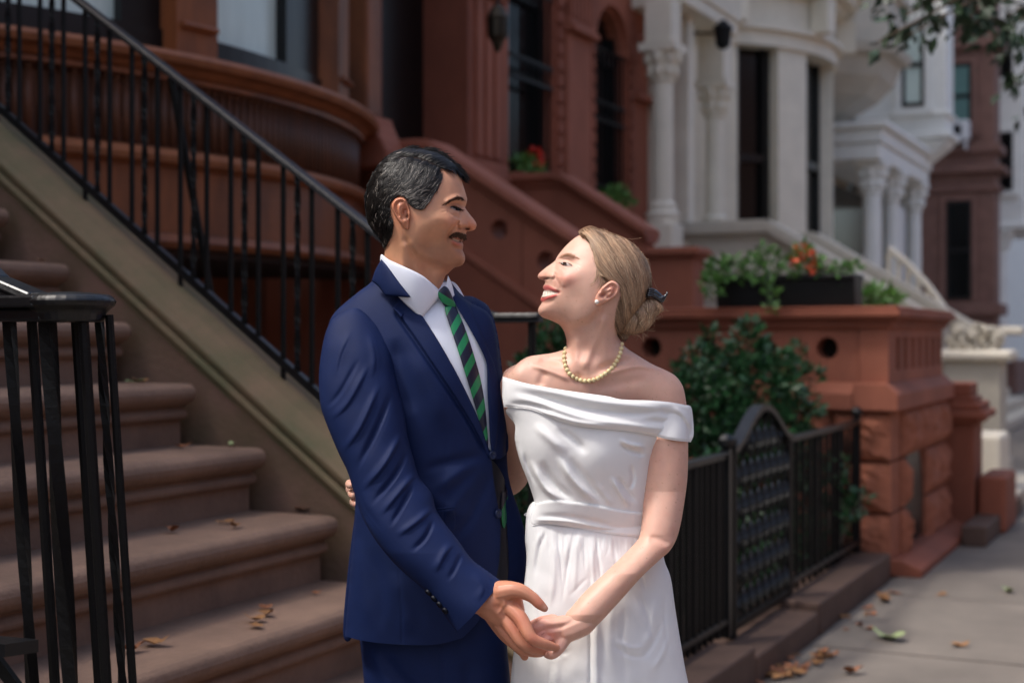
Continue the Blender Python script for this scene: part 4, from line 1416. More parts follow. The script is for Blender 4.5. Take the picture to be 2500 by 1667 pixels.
class Relief:
    """a rounded body grown from an outline: heights solve a membrane equation, then are sculpted with strokes.
    Everything is measured in photograph pixels at the body's own distance Yc (so 1 px is Yc / FPX metres)."""
    def __init__(s, outline, Yc, step=2.0, c=2.2, k=1.0, sub=6, base=None, iters=None, smooth=True):
        s.poly = crom(outline, sub) if smooth else np.array(outline, float)
        s.Yc, s.h, s.k, s.base = Yc, step, k, base
        lo, hi = s.poly.min(0) - 3 * step, s.poly.max(0) + 3 * step
        s.x = np.arange(lo[0], hi[0], step)
        s.y = np.arange(lo[1], hi[1], step)
        s.X, s.Y = np.meshgrid(s.x, s.y)
        s.mask = inside(s.poly, s.X, s.Y)
        pts = np.stack([s.X[s.mask], s.Y[s.mask]], 1)
        t = seg_dist(pts, s.poly, True)[0]
        s.t = np.zeros(s.X.shape)
        s.t[s.mask] = t
        cc = c(s.X, s.Y) if callable(c) else np.full(s.X.shape, float(c))
        phi = np.zeros(s.X.shape)
        phi[s.mask] = .5 * t * (2 * t.max() - t)
        n = max(s.X.shape)
        om = 2 / (1 + math.sin(math.pi / n * 1.6))
        ii, jj = np.indices(s.X.shape)
        red = ((ii + jj) % 2 == 0) & s.mask
        blk = ((ii + jj) % 2 == 1) & s.mask
        rhs = cc * step * step
        for it in range(iters or int(1.6 * n)):
            for m in (red, blk):
                nb = np.zeros_like(phi)
                nb[1:-1, 1:-1] = phi[:-2, 1:-1] + phi[2:, 1:-1] + phi[1:-1, :-2] + phi[1:-1, 2:] + rhs[1:-1, 1:-1]
                phi[m] += om * (nb[m] / 4 - phi[m])
        phi = np.maximum(phi, 0)
        ra = np.where(s.mask, phi / np.maximum(s.t, .5 * step), 0)
        w = s.mask.astype(float)
        for _ in range(3):
            num, den = np.zeros_like(ra), np.zeros_like(ra)
            for dy in (-1, 0, 1):
                for dx in (-1, 0, 1):
                    num += np.roll(np.roll(ra * w, dy, 0), dx, 1)
                    den += np.roll(np.roll(w, dy, 0), dx, 1)
            ra = np.where(s.mask, num / np.maximum(den, 1e-9), 0)
        wt = np.exp(-(s.t / (5 * step)) ** 2)
        phi = np.where(s.mask, wt * ra * s.t + (1 - wt) * phi, 0)
        s.d = k * np.sqrt(np.maximum(phi, 0))
        s.d0 = s.d.copy()
    # --- sculpting
    def fade(s, w=4.0):
        return np.clip(s.t / w, 0, 1)
    def pit(s, x, y, rx, ry, amp, rot=0.0, p=2):
        ca, sa = math.cos(rot), math.sin(rot)
        dx, dy = s.X - x, s.Y - y
        u, v = (ca * dx + sa * dy) / rx, (-sa * dx + ca * dy) / ry
        s.d += amp * np.exp(-(u * u + v * v) ** (p / 2)) * s.fade() * s.mask
        return s
    def stroke(s, pts, w, amp, kind='g', tail=.25, far=None, sub=5, w2=None):
        """ridge or groove along a line ('g'), or a step: the right-hand side of the line lifted over the distance far ('s')"""
        A = crom(pts, sub, False) if len(pts) > 2 else np.array(pts, float)
        R = 3.2 * w + (far or 0) * 3
        lo, hi = A.min(0) - R, A.max(0) + R
        sel = s.mask & (s.X > lo[0]) & (s.X < hi[0]) & (s.Y > lo[1]) & (s.Y < hi[1])
        if not sel.any():
            return s
        P = np.stack([s.X[sel], s.Y[sel]], 1)
        dist, side, par, _ = seg_dist(P, A)
        tp = np.ones_like(par)
        if tail:
            tp = sstep(par, 0, tail) * sstep(1 - par, 0, tail)
        if kind == 'g':
            ww = w if w2 is None else w + (w2 - w) * par
            f = np.exp(-(dist / ww) ** 2)
        else:
            f = np.where(side >= 0, np.exp(-(dist / far) ** 2), np.exp(-(dist / w) ** 2))
            f = np.where(side >= 0, f, 0) * np.clip(dist / w, 0, 1) if False else np.where(side >= 0, f, np.exp(-(dist / w) ** 2))
        s.d[sel] += amp * f * tp * s.fade()[sel]
        return s
    def noise(s, amp, scale, seed=0, octaves=3):
        rg = np.random.default_rng(seed)
        n = np.zeros(s.X.shape)
        for o in range(octaves):
            for _ in range(7):
                a, ph = rg.uniform(0, 6.28), rg.uniform(0, 6.28)
                f = (2 ** o) / scale * rg.uniform(.7, 1.4)
                n += np.sin((s.X * math.cos(a) + s.Y * math.sin(a)) * f * 6.28 + ph) / 2 ** o / 4
        s.d += amp * n * s.fade(12) * s.mask
        return s
    def blur(s, n=1):
        for _ in range(n):
            num = np.zeros_like(s.d); den = np.zeros_like(s.d)
            w = s.mask.astype(float)
            for dy, dx, q in ((0, 0, 4), (1, 0, 2), (-1, 0, 2), (0, 1, 2), (0, -1, 2), (1, 1, 1), (1, -1, 1), (-1, 1, 1), (-1, -1, 1)):
                num += q * np.roll(np.roll(s.d * w, dy, 0), dx, 1)
                den += q * np.roll(np.roll(w, dy, 0), dx, 1)
            s.d = np.where(s.mask, num / np.maximum(den, 1e-9), 0)
        return s
    # --- reading
    def D(s, x, y, arr=None):
        arr = s.d if arr is None else arr
        fx = np.clip((np.asarray(x, float) - s.x[0]) / s.h, 0, len(s.x) - 1.001)
        fy = np.clip((np.asarray(y, float) - s.y[0]) / s.h, 0, len(s.y) - 1.001)
        i, j = fy.astype(int), fx.astype(int)
        a, b = fy - i, fx - j
        return (arr[i, j] * (1 - a) * (1 - b) + arr[i + 1, j] * a * (1 - b) + arr[i, j + 1] * (1 - a) * b + arr[i + 1, j + 1] * a * b)
    def B(s, x, y):
        return s.base(np.asarray(x, float), np.asarray(y, float)) if s.base else np.zeros(np.shape(x))
    def place(s, x, y, d):
        """pixels and height above the middle plane -> camera frame (right, depth, up)"""
        d = np.asarray(d, float)
        Yd = s.Yc - (np.maximum(d, 0)) * s.Yc / FPX
        Yr = s.Yc - d * s.Yc / FPX
        return np.stack([(x - 1250) / FPX * Yd, Yr, CAM_H + (820 - y) / FPX * Yd], -1)

PERSON = {}
class Person:
    def __init__(s, label, x0, Y0, cat='person'):
        s.x0, s.Y0 = x0, Y0
        u, v, _ = (SA * x0 + CA * Y0, -CA * x0 + SA * Y0, 0)
        s.root = thing('person', label, cat, (u, v, 0))
        s.root.rotation_euler[2] = YAW
    def local(s, P):
        return np.asarray(P) - np.array((s.x0, s.Y0, 0))
    def mesh(s, name, V, F, m, parent=None, col=None, smooth=True, **props):
        me = bpy.data.meshes.new(name)
        me.from_pydata(s.local(V).tolist(), [], [tuple(int(i) for i in f) for f in F])
        if smooth:
            me.shade_smooth()
        me.materials.append(m)
        if col is not None:
            at_ = me.attributes.new('Col', 'FLOAT_COLOR', 'POINT')
            c4 = np.ones((len(V), 4), np.float32)
            c4[:, :3] = col
            at_.data.foreach_set('color', c4.ravel())
        o = link(bpy.data.objects.new(name, me))
        o.parent = parent or s.root
        for k, v in props.items():
            o[k] = v
        return o

def surf(R, poly=None, off=0.0, thick=None, back=True, kb=1.0, step=None, edge=2.0, hole=None, offf=None, D=None, smooth=True, sub=6):
    """mesh of a relief (poly None: its whole outline) or of a patch lying on it. Returns vertices in the camera frame, faces, pixel xy."""
    h = step or R.h
    pg = R.poly if poly is None else (crom(poly, sub) if smooth else np.array(poly, float))
    lo, hi = pg.min(0) - 2 * h, pg.max(0) + 2 * h
    x, y = np.arange(lo[0], hi[0] + h, h), np.arange(lo[1], hi[1] + h, h)
    X, Y = np.meshgrid(x, y)
    ins = inside(pg, X, Y)
    hp = None
    if hole is not None:
        hp = crom(hole, sub) if smooth else np.array(hole, float)
        ins &= ~inside(hp, X, Y)
    cell = ins[:-1, :-1] | ins[1:, :-1] | ins[:-1, 1:] | ins[1:, 1:]
    used = np.zeros(X.shape, bool)
    used[:-1, :-1] |= cell; used[1:, :-1] |= cell; used[:-1, 1:] |= cell; used[1:, 1:] |= cell
    idx = -np.ones(X.shape, int)
    idx[used] = np.arange(used.sum())
    P = np.stack([X[used], Y[used]], 1)
    inn = ins[used]
    # distance to the border for the rounding of the edge and the snapping
    lines = [pg] + ([hp] if hp is not None else [])
    best = np.full(len(P), 1e9)
    near = P.copy()
    for Lp in lines:
        dd, _, _, nr = seg_dist(P, Lp, True)
        m = dd < best
        best[m] = dd[m]
        near[m] = nr[m]
    snap = (~inn) | (best < .3 * h)
    P[snap] = near[snap]
    t = np.where(snap, 0, best)
    f = []
    ci, cj = np.nonzero(cell)
    for i, j in zip(ci, cj):
        f.append((idx[i, j], idx[i + 1, j], idx[i + 1, j + 1], idx[i, j + 1]))
    F = np.array(f)
    F = F[~snap[F].all(1)]
    Dv = (D or R.D)(P[:, 0], P[:, 1])
    if poly is None:
        Dv = np.where(snap, 0, Dv)
    o = np.full(len(P), float(off))
    if offf is not None:
        o = o + offf(P[:, 0], P[:, 1], t)
    if thick is not None:
        o = o - thick * .55 * np.exp(-(t / edge) ** 2)
    bs = R.B(P[:, 0], P[:, 1])
    front = R.place(P[:, 0], P[:, 1], bs + Dv + o)
    V, FF, XY, side = [front], [F], [P], [np.zeros(len(P))]
    nV = len(P)
    if back:
        bk = R.place(P[:, 0], P[:, 1], bs - (Dv * kb + o))
        if poly is None and hole is None:
            # share the rim
            mp = np.arange(nV) + nV
            mp[snap] = np.nonzero(snap)[0]
            keep = ~snap
            newi = -np.ones(nV, int)
            newi[keep] = np.arange(keep.sum()) + nV
            mp = np.where(snap, np.arange(nV), newi)
            V.append(bk[keep]); XY.append(P[keep]); side.append(np.ones(keep.sum()))
            FF.append(mp[F[:, ::-1]])
        else:
            V.append(bk); XY.append(P); side.append(np.ones(nV))
            FF.append(F[:, ::-1] + nV)
    Fl = np.concatenate(FF).tolist()
    Vv = np.concatenate(V)
    if thick is not None:
        # a wall round the border gives the cloth its thickness
        from collections import Counter
        ec = Counter()
        for q in F:
            for a, b in ((q[0], q[1]), (q[1], q[2]), (q[2], q[3]), (q[3], q[0])):
                ec[(min(a, b), max(a, b))] += 1
        rim = [e for e, n in ec.items() if n == 1]
        rv = sorted({i for e in rim for i in e})
        ri = {i: k + len(Vv) for k, i in enumerate(rv)}
        low = R.place(P[rv, 0], P[rv, 1], (bs + Dv + off)[rv] - thick - 1.0)
        Vv = np.concatenate([Vv, low])
        XY.append(P[rv]); side.append(np.zeros(len(rv)))
        for a, b in rim:
            Fl.append((a, b, ri[b], ri[a]))
    return Vv, [tuple(q) for q in Fl], np.concatenate(XY), np.concatenate(side)

def tube3(path, rad, n=12, cap=True, flat=1.0, sub=5):
    """smooth tapered limb through camera-frame points"""
    P = crom(path, sub, False)
    tt = np.linspace(0, 1, len(path))
    rr = np.interp(np.linspace(0, 1, len(P)), tt, rad)
    V, F = [], []
    a = None
    m = len(P)
    for i in range(m):
        tg = P[min(i + 1, m - 1)] - P[max(i - 1, 0)]
        tg /= np.linalg.norm(tg) + 1e-12
        if a is None:
            ref = np.array((0, 1.0, 0)) if abs(tg[1]) < .8 else np.array((1.0, 0, 0))
            a = np.cross(tg, ref)
        a = a - tg * (a @ tg)
        a /= np.linalg.norm(a) + 1e-12
        b = np.cross(tg, a)
        for k in range(n):
            th = 2 * math.pi * k / n
            V.append(P[i] + rr[i] * (math.cos(th) * a + flat * math.sin(th) * b))
    for i in range(m - 1):
        for k in range(n):
            F.append((i * n + k, i * n + (k + 1) % n, (i + 1) * n + (k + 1) % n, (i + 1) * n + k))
    # rounded ends
    for end in (0, m - 1):
        tg = (P[0] - P[1]) if end == 0 else (P[-1] - P[-2])
        tg /= np.linalg.norm(tg) + 1e-12
        ring = [end * n + k for k in range(n)]
        for q, (sc, mv) in enumerate(((.86, .5), (.5, .86))):
            nr = []
            for k in range(n):
                V.append(P[end] + (V[end * n + k] - P[end]) * sc + tg * rr[end] * mv)
                nr.append(len(V) - 1)
            for k in range(n):
                F.append((ring[k], ring[(k + 1) % n], nr[(k + 1) % n], nr[k]) if end else (ring[k], nr[k], nr[(k + 1) % n], ring[(k + 1) % n]))
            ring = nr
        V.append(P[end] + tg * rr[end])
        for k in range(n):
            F.append((ring[k], ring[(k + 1) % n], len(V) - 1) if end else (ring[(k + 1) % n], ring[k], len(V) - 1))
    return np.array(V), F

def merge(parts):
    V, F, n = [], [], 0
    for v, f in parts:
        V.append(np.asarray(v))
        F += [tuple(int(i) + n for i in q) for q in f]
        n += len(v)
    return np.concatenate(V), F

def fuse(parts, voxel, smooth=3):
    """melt overlapping closed shells into one skin"""
    V, F = merge(parts)
    me = bpy.data.meshes.new('tmp')
    me.from_pydata(V.tolist(), [], F)
    bm = bmesh.new()
    bm.from_mesh(me)
    bmesh.ops.remove_doubles(bm, verts=bm.verts, dist=1e-6)
    bmesh.ops.recalc_face_normals(bm, faces=bm.faces)
    bm.to_mesh(me)
    bm.free()
    o = link(bpy.data.objects.new('tmp', me))
    md = o.modifiers.new('r', 'REMESH')
    md.mode = 'VOXEL'
    md.voxel_size = voxel
    dg = bpy.context.evaluated_depsgraph_get()
    ev = o.evaluated_get(dg)
    m2 = bpy.data.meshes.new_from_object(ev)
    bpy.data.objects.remove(o)
    bm = bmesh.new()
    bm.from_mesh(m2)
    for _ in range(smooth):
        bmesh.ops.smooth_vert(bm, verts=bm.verts, factor=.5, use_axis_x=True, use_axis_y=True, use_axis_z=True)
    V2 = np.array([v.co[:] for v in bm.verts])
    bm.verts.index_update()
    F2 = [tuple(v.index for v in f.verts) for f in bm.faces]
    bm.free()
    bpy.data.meshes.remove(m2)
    return V2, F2

def cpt(px, py, Y):
    """camera-frame point"""
    return np.array(((px - 1250) / FPX * Y, Y, CAM_H + (820 - py) / FPX * Y))

def to_px(V):
    """camera-frame points back to photograph pixels"""
    return np.stack([V[:, 0] / V[:, 1] * FPX + 1250, 820 - (V[:, 2] - CAM_H) / V[:, 1] * FPX], 1)

def paint(col, XY, w, c):
    c = np.array(lin(c))
    col[:] = col * (1 - w[:, None]) + c * w[:, None]

def blobw(XY, x, y, rx, ry, rot=0.0):
    ca, sa = math.cos(rot), math.sin(rot)
    dx, dy = XY[:, 0] - x, XY[:, 1] - y
    return np.exp(-(((ca * dx + sa * dy) / rx) ** 2 + ((-sa * dx + ca * dy) / ry) ** 2))

def linew(XY, pts, w, tail=.2):
    A = crom(pts, 5, False) if len(pts) > 2 else np.array(pts, float)
    d, _, par, _ = seg_dist(XY, A)
    f = np.exp(-(d / w) ** 2)
    if tail:
        f *= sstep(par, 0, tail) * sstep(1 - par, 0, tail)
    return f

def polyw(XY, poly, soft=2.0):
    pg = crom(poly, 5)
    ins = inside(pg, XY[:, 0], XY[:, 1])
    d = seg_dist(XY, pg, True)[0]
    return np.clip(.5 + np.where(ins, d, -d) / (2 * soft), 0, 1)

def strands(surface, region, guides, n, L, segs, w, lift, seed, colf, jitter=.25, both=True, curl=0.0, tipw=.25, wave=0.0, avoid=None, lenf=None, liftf=None, startline=None, clip=None, coh=0.0):
    """hair: narrow ridged ribbons that follow guide directions over a surface. surface(x, y, h) gives camera-frame points h px above it"""
    rg = np.random.default_rng(seed)
    pg = crom(region, 5) if region is not None else None
    G = np.array(guides, float)
    gp = (G[:, :2] + G[:, 2:]) / 2
    gd = G[:, 2:] - G[:, :2]
    gd /= np.linalg.norm(gd, axis=1)[:, None]
    def flow(P):
        d2 = ((P[:, None, :] - gp[None]) ** 2).sum(2) + 30
        wt = 1 / d2 ** 1.5
        f = (wt[:, :, None] * gd[None]).sum(1)
        return f / (np.linalg.norm(f, axis=1)[:, None] + 1e-9)
    if startline is not None:
        A = crom(startline, 8, False)
        k = rg.uniform(0, len(A) - 1.001, n)
        i = k.astype(int)
        P = A[i] + (A[i + 1] - A[i]) * (k - i)[:, None] + rg.normal(0, 2.0, (n, 2))
    else:
        lo, hi = pg.min(0), pg.max(0)
        P = np.zeros((0, 2))
        while len(P) < n:
            q = rg.uniform(lo, hi, (n * 2, 2))
            P = np.concatenate([P, q[inside(pg, q[:, 0], q[:, 1])]])
        P = P[:n]
    n = len(P)
    ang = rg.normal(0, jitter, n)
    cu = rg.normal(0, curl, n)
    ph = rg.uniform(0, 6.28, n)
    ln = L * rg.uniform(.6, 1.25, n) * (lenf(P) if lenf else 1)
    lf = lift * rg.uniform(.4, 1.4, n) * (liftf(P) if liftf else 1)
    track = [P.copy()]
    Q = P.copy()
    cg = crom(clip, 5) if clip is not None else None
    alive = np.ones(n)
    for sgi in range(segs):
        f = flow(Q)
        a = coh * (np.sin(Q[:, 0] * .13 + Q[:, 1] * .09) + np.sin(Q[:, 0] * .07 - Q[:, 1] * .21 + 1) + .7 * np.sin(Q[:, 0] * .31 + Q[:, 1] * .17)) + ang + cu * sgi + wave * np.sin(ph + sgi * 1.3)
        f = np.stack([f[:, 0] * np.cos(a) - f[:, 1] * np.sin(a), f[:, 0] * np.sin(a) + f[:, 1] * np.cos(a)], 1)
        Qn = Q + f * (ln / segs)[:, None] * alive[:, None]
        if cg is not None:
            alive = alive * np.where(inside(cg, Qn[:, 0], Qn[:, 1]), 1, .12)
        Q = Qn
        track.append(Q.copy())
    T = np.stack(track, 1)                                     # n, segs+1, 2
    hgt = lf[:, None] * (.25 + np.sin(np.linspace(0, 1, segs + 1) * 2.75)[None] * .75)
    colr = colf(P, rg)
    Vs, Fs, Cs = [], [], []
    sides = (1, -1) if both else (1,)
    off = 0
    ww = w * np.concatenate([[.7], np.ones(segs - 1), [tipw]])[None] * rg.uniform(.7, 1.4, n)[:, None]
    for sg in sides:
        sel = np.arange(n) if sg == 1 else np.arange(0, n, 2)
        t = T[sel]
        dirs = np.gradient(t, axis=1)
        nr = np.stack([-dirs[..., 1], dirs[..., 0]], -1)
        nr /= np.linalg.norm(nr, axis=-1, keepdims=True) + 1e-9
        wv = ww[sel][..., None]
        hv = hgt[sel]
        rows = []
        for q, dh in ((-1, 0), (0, 1), (1, 0)):
            xy = t + nr * wv * q
            rows.append(surface(xy[..., 0], xy[..., 1], hv + dh * wv[..., 0] * .8, sg))
        A = np.stack(rows, 2)                                  # m, segs+1, 3, 3
        m = len(sel)
        Vs.append(A.reshape(-1, 3))
        Cs.append(np.repeat(colr[sel], (segs + 1) * 3, 0))
        base = np.arange(m)[:, None, None] * (segs + 1) * 3 + np.arange(segs)[None, :, None] * 3 + np.arange(2)[None, None, :] + off
        f = np.stack([base, base + 1, base + 4, base + 3], -1).reshape(-1, 4)
        if sg == -1:
            f = f[:, ::-1]
        Fs.append(f)
        off += m * (segs + 1) * 3
    return np.concatenate(Vs), np.concatenate(Fs).tolist(), np.concatenate(Cs)

def _lift(s, x, y, h, sg=1, kb=1.0):
    e = 2.0
    d = s.D(x, y)
    gx = (s.D(x + e, y) - s.D(x - e, y)) / (2 * e)
    gy = (s.D(x, y + e) - s.D(x, y - e)) / (2 * e)
    nn = np.sqrt(gx * gx + gy * gy + 1)
    b = s.B(x, y)
    return s.place(x - h * gx / nn, y - h * gy / nn, b + sg * (d + h / nn) * (kb if sg < 0 else 1))
Relief.lift = _lift
# ------------------------------------------------------------------ the man
MAN = Person('man in a navy suit with a green striped tie, smiling down at the woman', (1000 - 1250) / FPX * 2.7, 2.72)
YM = 2.70
face = [(1126, 436), (1130.6, 451.6), (1135.2, 467), (1139, 480), (1140.4, 488), (1138.6, 497), (1135.6, 505.5), (1138.2, 511.5), (1143.5, 519), (1150, 527.2), (1157, 535.8), (1162, 544), (1163.4, 551), (1161, 558.5),
        (1155.5, 562.8), (1149, 564.3), (1143, 564.3), (1139.2, 565.8), (1138.4, 570), (1138.6, 576), (1136.5, 582), (1132, 586), (1128.6, 588), (1127.6, 590.2), (1129.8, 593.5), (1131, 599), (1130.3, 604.5), (1129, 609), (1130.8, 614),
        (1134, 622), (1135.6, 631), (1134.2, 639), (1129.5, 646), (1121, 650.8), (1111, 653), (1103, 659), (1094, 667.5), (1086, 676), (1080, 700), (1078, 745)]
neck = [(1000, 770), (930, 740), (932, 690), (936, 640), (938.7, 610)]
hairline_out = [(925, 580), (909, 560.5), (898.5, 538), (893, 505), (894, 475), (904, 438.5), (924.5, 402), (957, 376.5), (990.5, 365), (1016.4, 365.5), (1057, 372), (1083, 383.5), (1105, 400), (1120, 416)]
hc = np.array((1010, 480.0))
inset = [tuple(np.array(p) + (hc - np.array(p)) / np.linalg.norm(hc - np.array(p)) * 6.0) for p in hairline_out]
MH = Relief(face + neck + inset, YM, step=1.5, c=2.45, sub=6)
H = MH
# jaw: the neck is set back below the jaw line
jx = np.array([985, 995, 1004, 1020, 1050, 1085, 1112, 1140]); jy = np.array([560, 575, 592, 611, 627, 641, 652, 655])
jl = np.interp(H.X, jx, jy)
H.d *= 1 - .26 * sstep(H.Y - jl, -3, 26) * sstep(H.X, 978, 1012)
H.d *= 1 - .10 * sstep(H.Y, 560, 640) * sstep(-H.X, -1000, -960)
H.d *= 1 - .23 * sstep(H.Y, 545, 612) * sstep(H.X, 1000, 1050) * sstep(-H.X, -1136, -1118)
H.blur(2)
H.pit(1060, 476, 24, 30, -4)                           # temple
H.stroke([(1084, 500), (1098, 489), (1117, 482), (1135, 489)], 7, 8)          # brow ridge
H.pit(1115, 505, 18, 11, -15)                            # eye socket
H.pit(1115, 508, 10, 7.5, 7)                              # eyeball
H.stroke([(1096, 506), (1104, 497), (1114, 496), (1126, 503)], 1.9, -2.6)       # lid crease
H.stroke([(1098, 506.5), (1107, 505), (1117, 508.5), (1126, 512.5)], 1.6, -3.4) # eye slit
H.stroke([(1100, 509), (1110, 517), (1123, 519)], 3, 2.6)                       # lower lid
H.stroke([(1090, 512), (1102, 524), (1117, 529)], 2.6, -2.6)                    # below it
for a in (((1093, 506), (1083, 503), (1076, 498)), ((1092, 510), (1082, 510), (1074, 508)), ((1092, 514), (1083, 518), (1076, 520))):
    H.stroke(list(a), 1.4, -1.1)
H.pit(1078, 532, 32, 17, 6, -.3)                         # cheekbone
H.pit(1100, 544, 19, 17, 10)                              # raised cheek
H.stroke([(1127, 508), (1123, 522), (1119, 538)], 6, -8)                        # nose meets cheek
H.stroke([(1137, 510), (1146, 524), (1156, 540)], 6, 2.5)                       # bridge
H.pit(1131, 549, 11, 9.5, 10)                             # wing of the nose
H.pit(1152, 549, 10, 9, 4)                               # tip
H.stroke([(1124, 538), (1118.5, 546), (1120, 556), (1127, 562)], 2.6, -10)     # groove round the wing
H.stroke([(1140, 541), (1144, 549), (1141, 556)], 3.0, -2.2)
H.pit(1140.5, 558.5, 7.5, 3.2, -22)                      # nostril
H.stroke([(1118, 544), (1106, 557), (1097, 570), (1092, 584), (1094, 597)], 3.2, -7)   # smile line
H.stroke([(1112, 541), (1098, 555), (1089, 570), (1085, 586)], 6.5, 3.6)
H.stroke([(1100, 571), (1112, 567), (1124, 569), (1134, 573)], 6, 3.2)        # upper lip under the moustache
H.pit(1095.5, 578, 4.5, 4.5, -5)
H.stroke([(1095, 577.5), (1106, 583), (1118, 588), (1128, 590)], 2.4, -6.5, tail=.1)
H.stroke([(1101, 577.5), (1112, 580), (1122, 583.5), (1130, 584.5)], 2.0, 2.0)  # red of the upper lip
H.stroke([(1102, 588), (1114, 595.5), (1129, 598)], 4.2, 5.0)                   # lower lip
H.stroke([(1102, 599), (1114, 606), (1129, 610)], 4.5, -4)
H.pit(1120, 629, 17, 16, 6)                              # chin
H.pit(1066, 590, 22, 18, -4)                             # hollow of the cheek
H.pit(1026, 580, 18, 26, 4)                              # jaw muscle
H.stroke([(988, 585), (1008, 640), (1036, 700)], 12, 6, tail=.15)               # neck muscle
H.stroke([(1060, 660), (1068, 690), (1070, 720)], 9, 4)                         # throat
H.pit(975, 530, 26, 48, -3)
H.blur(1)
for a in (((1097, 506.5), (1107, 505), (1117, 508.5), (1125, 512.5)),):
    H.stroke(list(a), 1.6, -2.4)
H.stroke([(1096, 577.5), (1106, 583), (1118, 588), (1128, 590)], 1.8, -3.0, tail=.1)

SKIN_M = attr_mat('skin_tan', rough=.46, spec=.45, bump=.10, bscale=900, sss=.15, var=.07)
SKIN_W = attr_mat('skin_fair', rough=.45, spec=.4, bump=.15, bscale=900, sss=.22, var=.05)
HAIRM = attr_mat('hair_strands', rough=.42, spec=.35)
FUZZ = attr_mat('short_hair', rough=.75, spec=.15)
CAPM = attr_mat('hair_underlayer', rough=.85, spec=.1)

def blotch(c, XY, seed, c1, c2, n, freck=None, nf=0):
    """uneven skin: faint warm and sallow patches, and freckles"""
    rb_ = np.random.default_rng(seed)
    lo, hi = XY.min(0), XY.max(0)
    for k in range(n):
        p = XY[rb_.integers(len(XY))]
        r = rb_.uniform(5, 18)
        m = (abs(XY[:, 0] - p[0]) < 3 * r) & (abs(XY[:, 1] - p[1]) < 3 * r)
        sub = c[m]
        paint(sub, XY[m], rb_.uniform(.08, .22) * blobw(XY[m], p[0], p[1], r, r * rb_.uniform(.5, 1)), c1 if k % 2 else c2)
        c[m] = sub
    for k in range(nf):
        p = XY[rb_.integers(len(XY))]
        r = rb_.uniform(.9, 1.8)
        m = (abs(XY[:, 0] - p[0]) < 3 * r) & (abs(XY[:, 1] - p[1]) < 3 * r)
        sub = c[m]
        paint(sub, XY[m], rb_.uniform(.2, .5) * blobw(XY[m], p[0], p[1], r, r), freck)
        c[m] = sub
def man_skin(XY, V):
    n = len(XY)
    c = np.tile(np.array(lin((200, 146, 114))), (n, 1))
    paint(c, XY, .45 * blobw(XY, 1150, 549, 16, 14), (206, 118, 92))
    paint(c, XY, .30 * blobw(XY, 1095, 545, 26, 20), (210, 128, 96))
    paint(c, XY, .55 * blobw(XY, 980, 515, 24, 40), (204, 110, 80))
    paint(c, XY, .55 * polyw(XY, [(1083, 500), (1091, 493), (1104, 486.5), (1118, 482), (1131, 484), (1136, 490), (1130, 490.5), (1118, 488), (1104, 491.5), (1092, 497)], 4.0), (66, 46, 36))
    paint(c, XY, .35 * polyw(XY, [(1098, 503), (1108, 497), (1120, 497), (1128, 504), (1126, 511), (1112, 507), (1100, 506)], 2.5), (150, 98, 74))  # shade of the upper eyelid painted into the skin colour
    paint(c, XY, .62 * polyw(XY, [(1101, 574), (1107, 569), (1114, 567), (1122, 567.5), (1130, 569), (1136, 572), (1137, 577), (1134, 582), (1128, 580.5), (1118, 576), (1107, 573.5)], 2.0), (66, 48, 40))
    blotch(c, XY, 3, (196, 120, 92), (206, 160, 122), 90)
    # beard shadow
    st = polyw(XY, [(1030, 590), (1075, 592), (1090, 575), (1138, 566), (1140, 640), (1118, 655), (1080, 655), (1040, 625), (1018, 600)], 14)
    paint(c, XY, .48 * st, (128, 92, 74))
    paint(c, XY, .75 * linew(XY, [(1100, 579), (1112, 582), (1124, 585), (1131, 585)], 2.2), (176, 92, 80))
    paint(c, XY, .75 * linew(XY, [(1101, 588), (1114, 595.5), (1130, 597)], 4.2), (190, 102, 88))
    paint(c, XY, .95 * linew(XY, [(1095, 577), (1104, 582), (1116, 587), (1127, 590)], 2.6, .08), (52, 22, 18))
    paint(c, XY, .9 * linew(XY, [(1104, 582.5), (1112, 586), (1122, 588.8)], 1.9, .12), (226, 214, 196))
    paint(c, XY, .95 * linew(XY, [(1099, 506.5), (1108, 505), (1118, 508.5), (1126, 512.5)], 2.5, .1), (24, 15, 12))
    paint(c, XY, .55 * linew(XY, [(1108, 508), (1117, 511), (1124, 514)], 2.2), (40, 26, 20))
    paint(c, XY, .30 * blobw(XY, 1112, 508, 16, 12), (150, 92, 70))
    paint(c, XY, blobw(XY, 1140.5, 559.0, 7.5, 3.0), (40, 18, 14))  # darkness inside the nostril painted into the skin colour
    paint(c, XY, .9 * blobw(XY, 994.5, 526, 1.3, 1.3), (70, 40, 30))
    return c

# ear: an island of the same skin mesh, set on the side of the head
def ear(outline, Yc, step, sc, fn, base):
    E = Relief(outline, Yc, step=step, c=.35, k=sc, base=base)
    fn(E)
    return E
ed = float(MH.D(985, 520))
def ear_base(x, y):
    return MH.D(x, y) + 1.5 + np.clip((996 - x) * .22, 0, 12)
def ear_sculpt_m(E):
    E.d += 3.0 * (E.t > 0)
    rim = [(993, 497), (988, 489), (979, 485.5), (968, 488.5), (960.5, 498), (959.5, 509), (964, 522), (972, 536), (981, 548)]
    E.stroke(rim, 3.4, 5.0, tail=.1)
    E.stroke([(988, 494), (980, 491), (970, 495), (966, 505), (970, 519), (977, 531)], 2.6, -4.0, tail=.1)
    E.stroke([(984, 499), (976, 503), (974.5, 514), (978, 526), (985, 534)], 3.2, 3.2)
    E.pit(989, 519, 6.5, 12, -13, .12)
    E.pit(993, 527, 4, 7, -6)
    E.pit(989, 540, 5.5, 7, 3.2)
    E.pit(998.5, 523, 2.6, 5, 4)
    E.pit(987, 503, 4, 5, -3)
    E.blur(1)
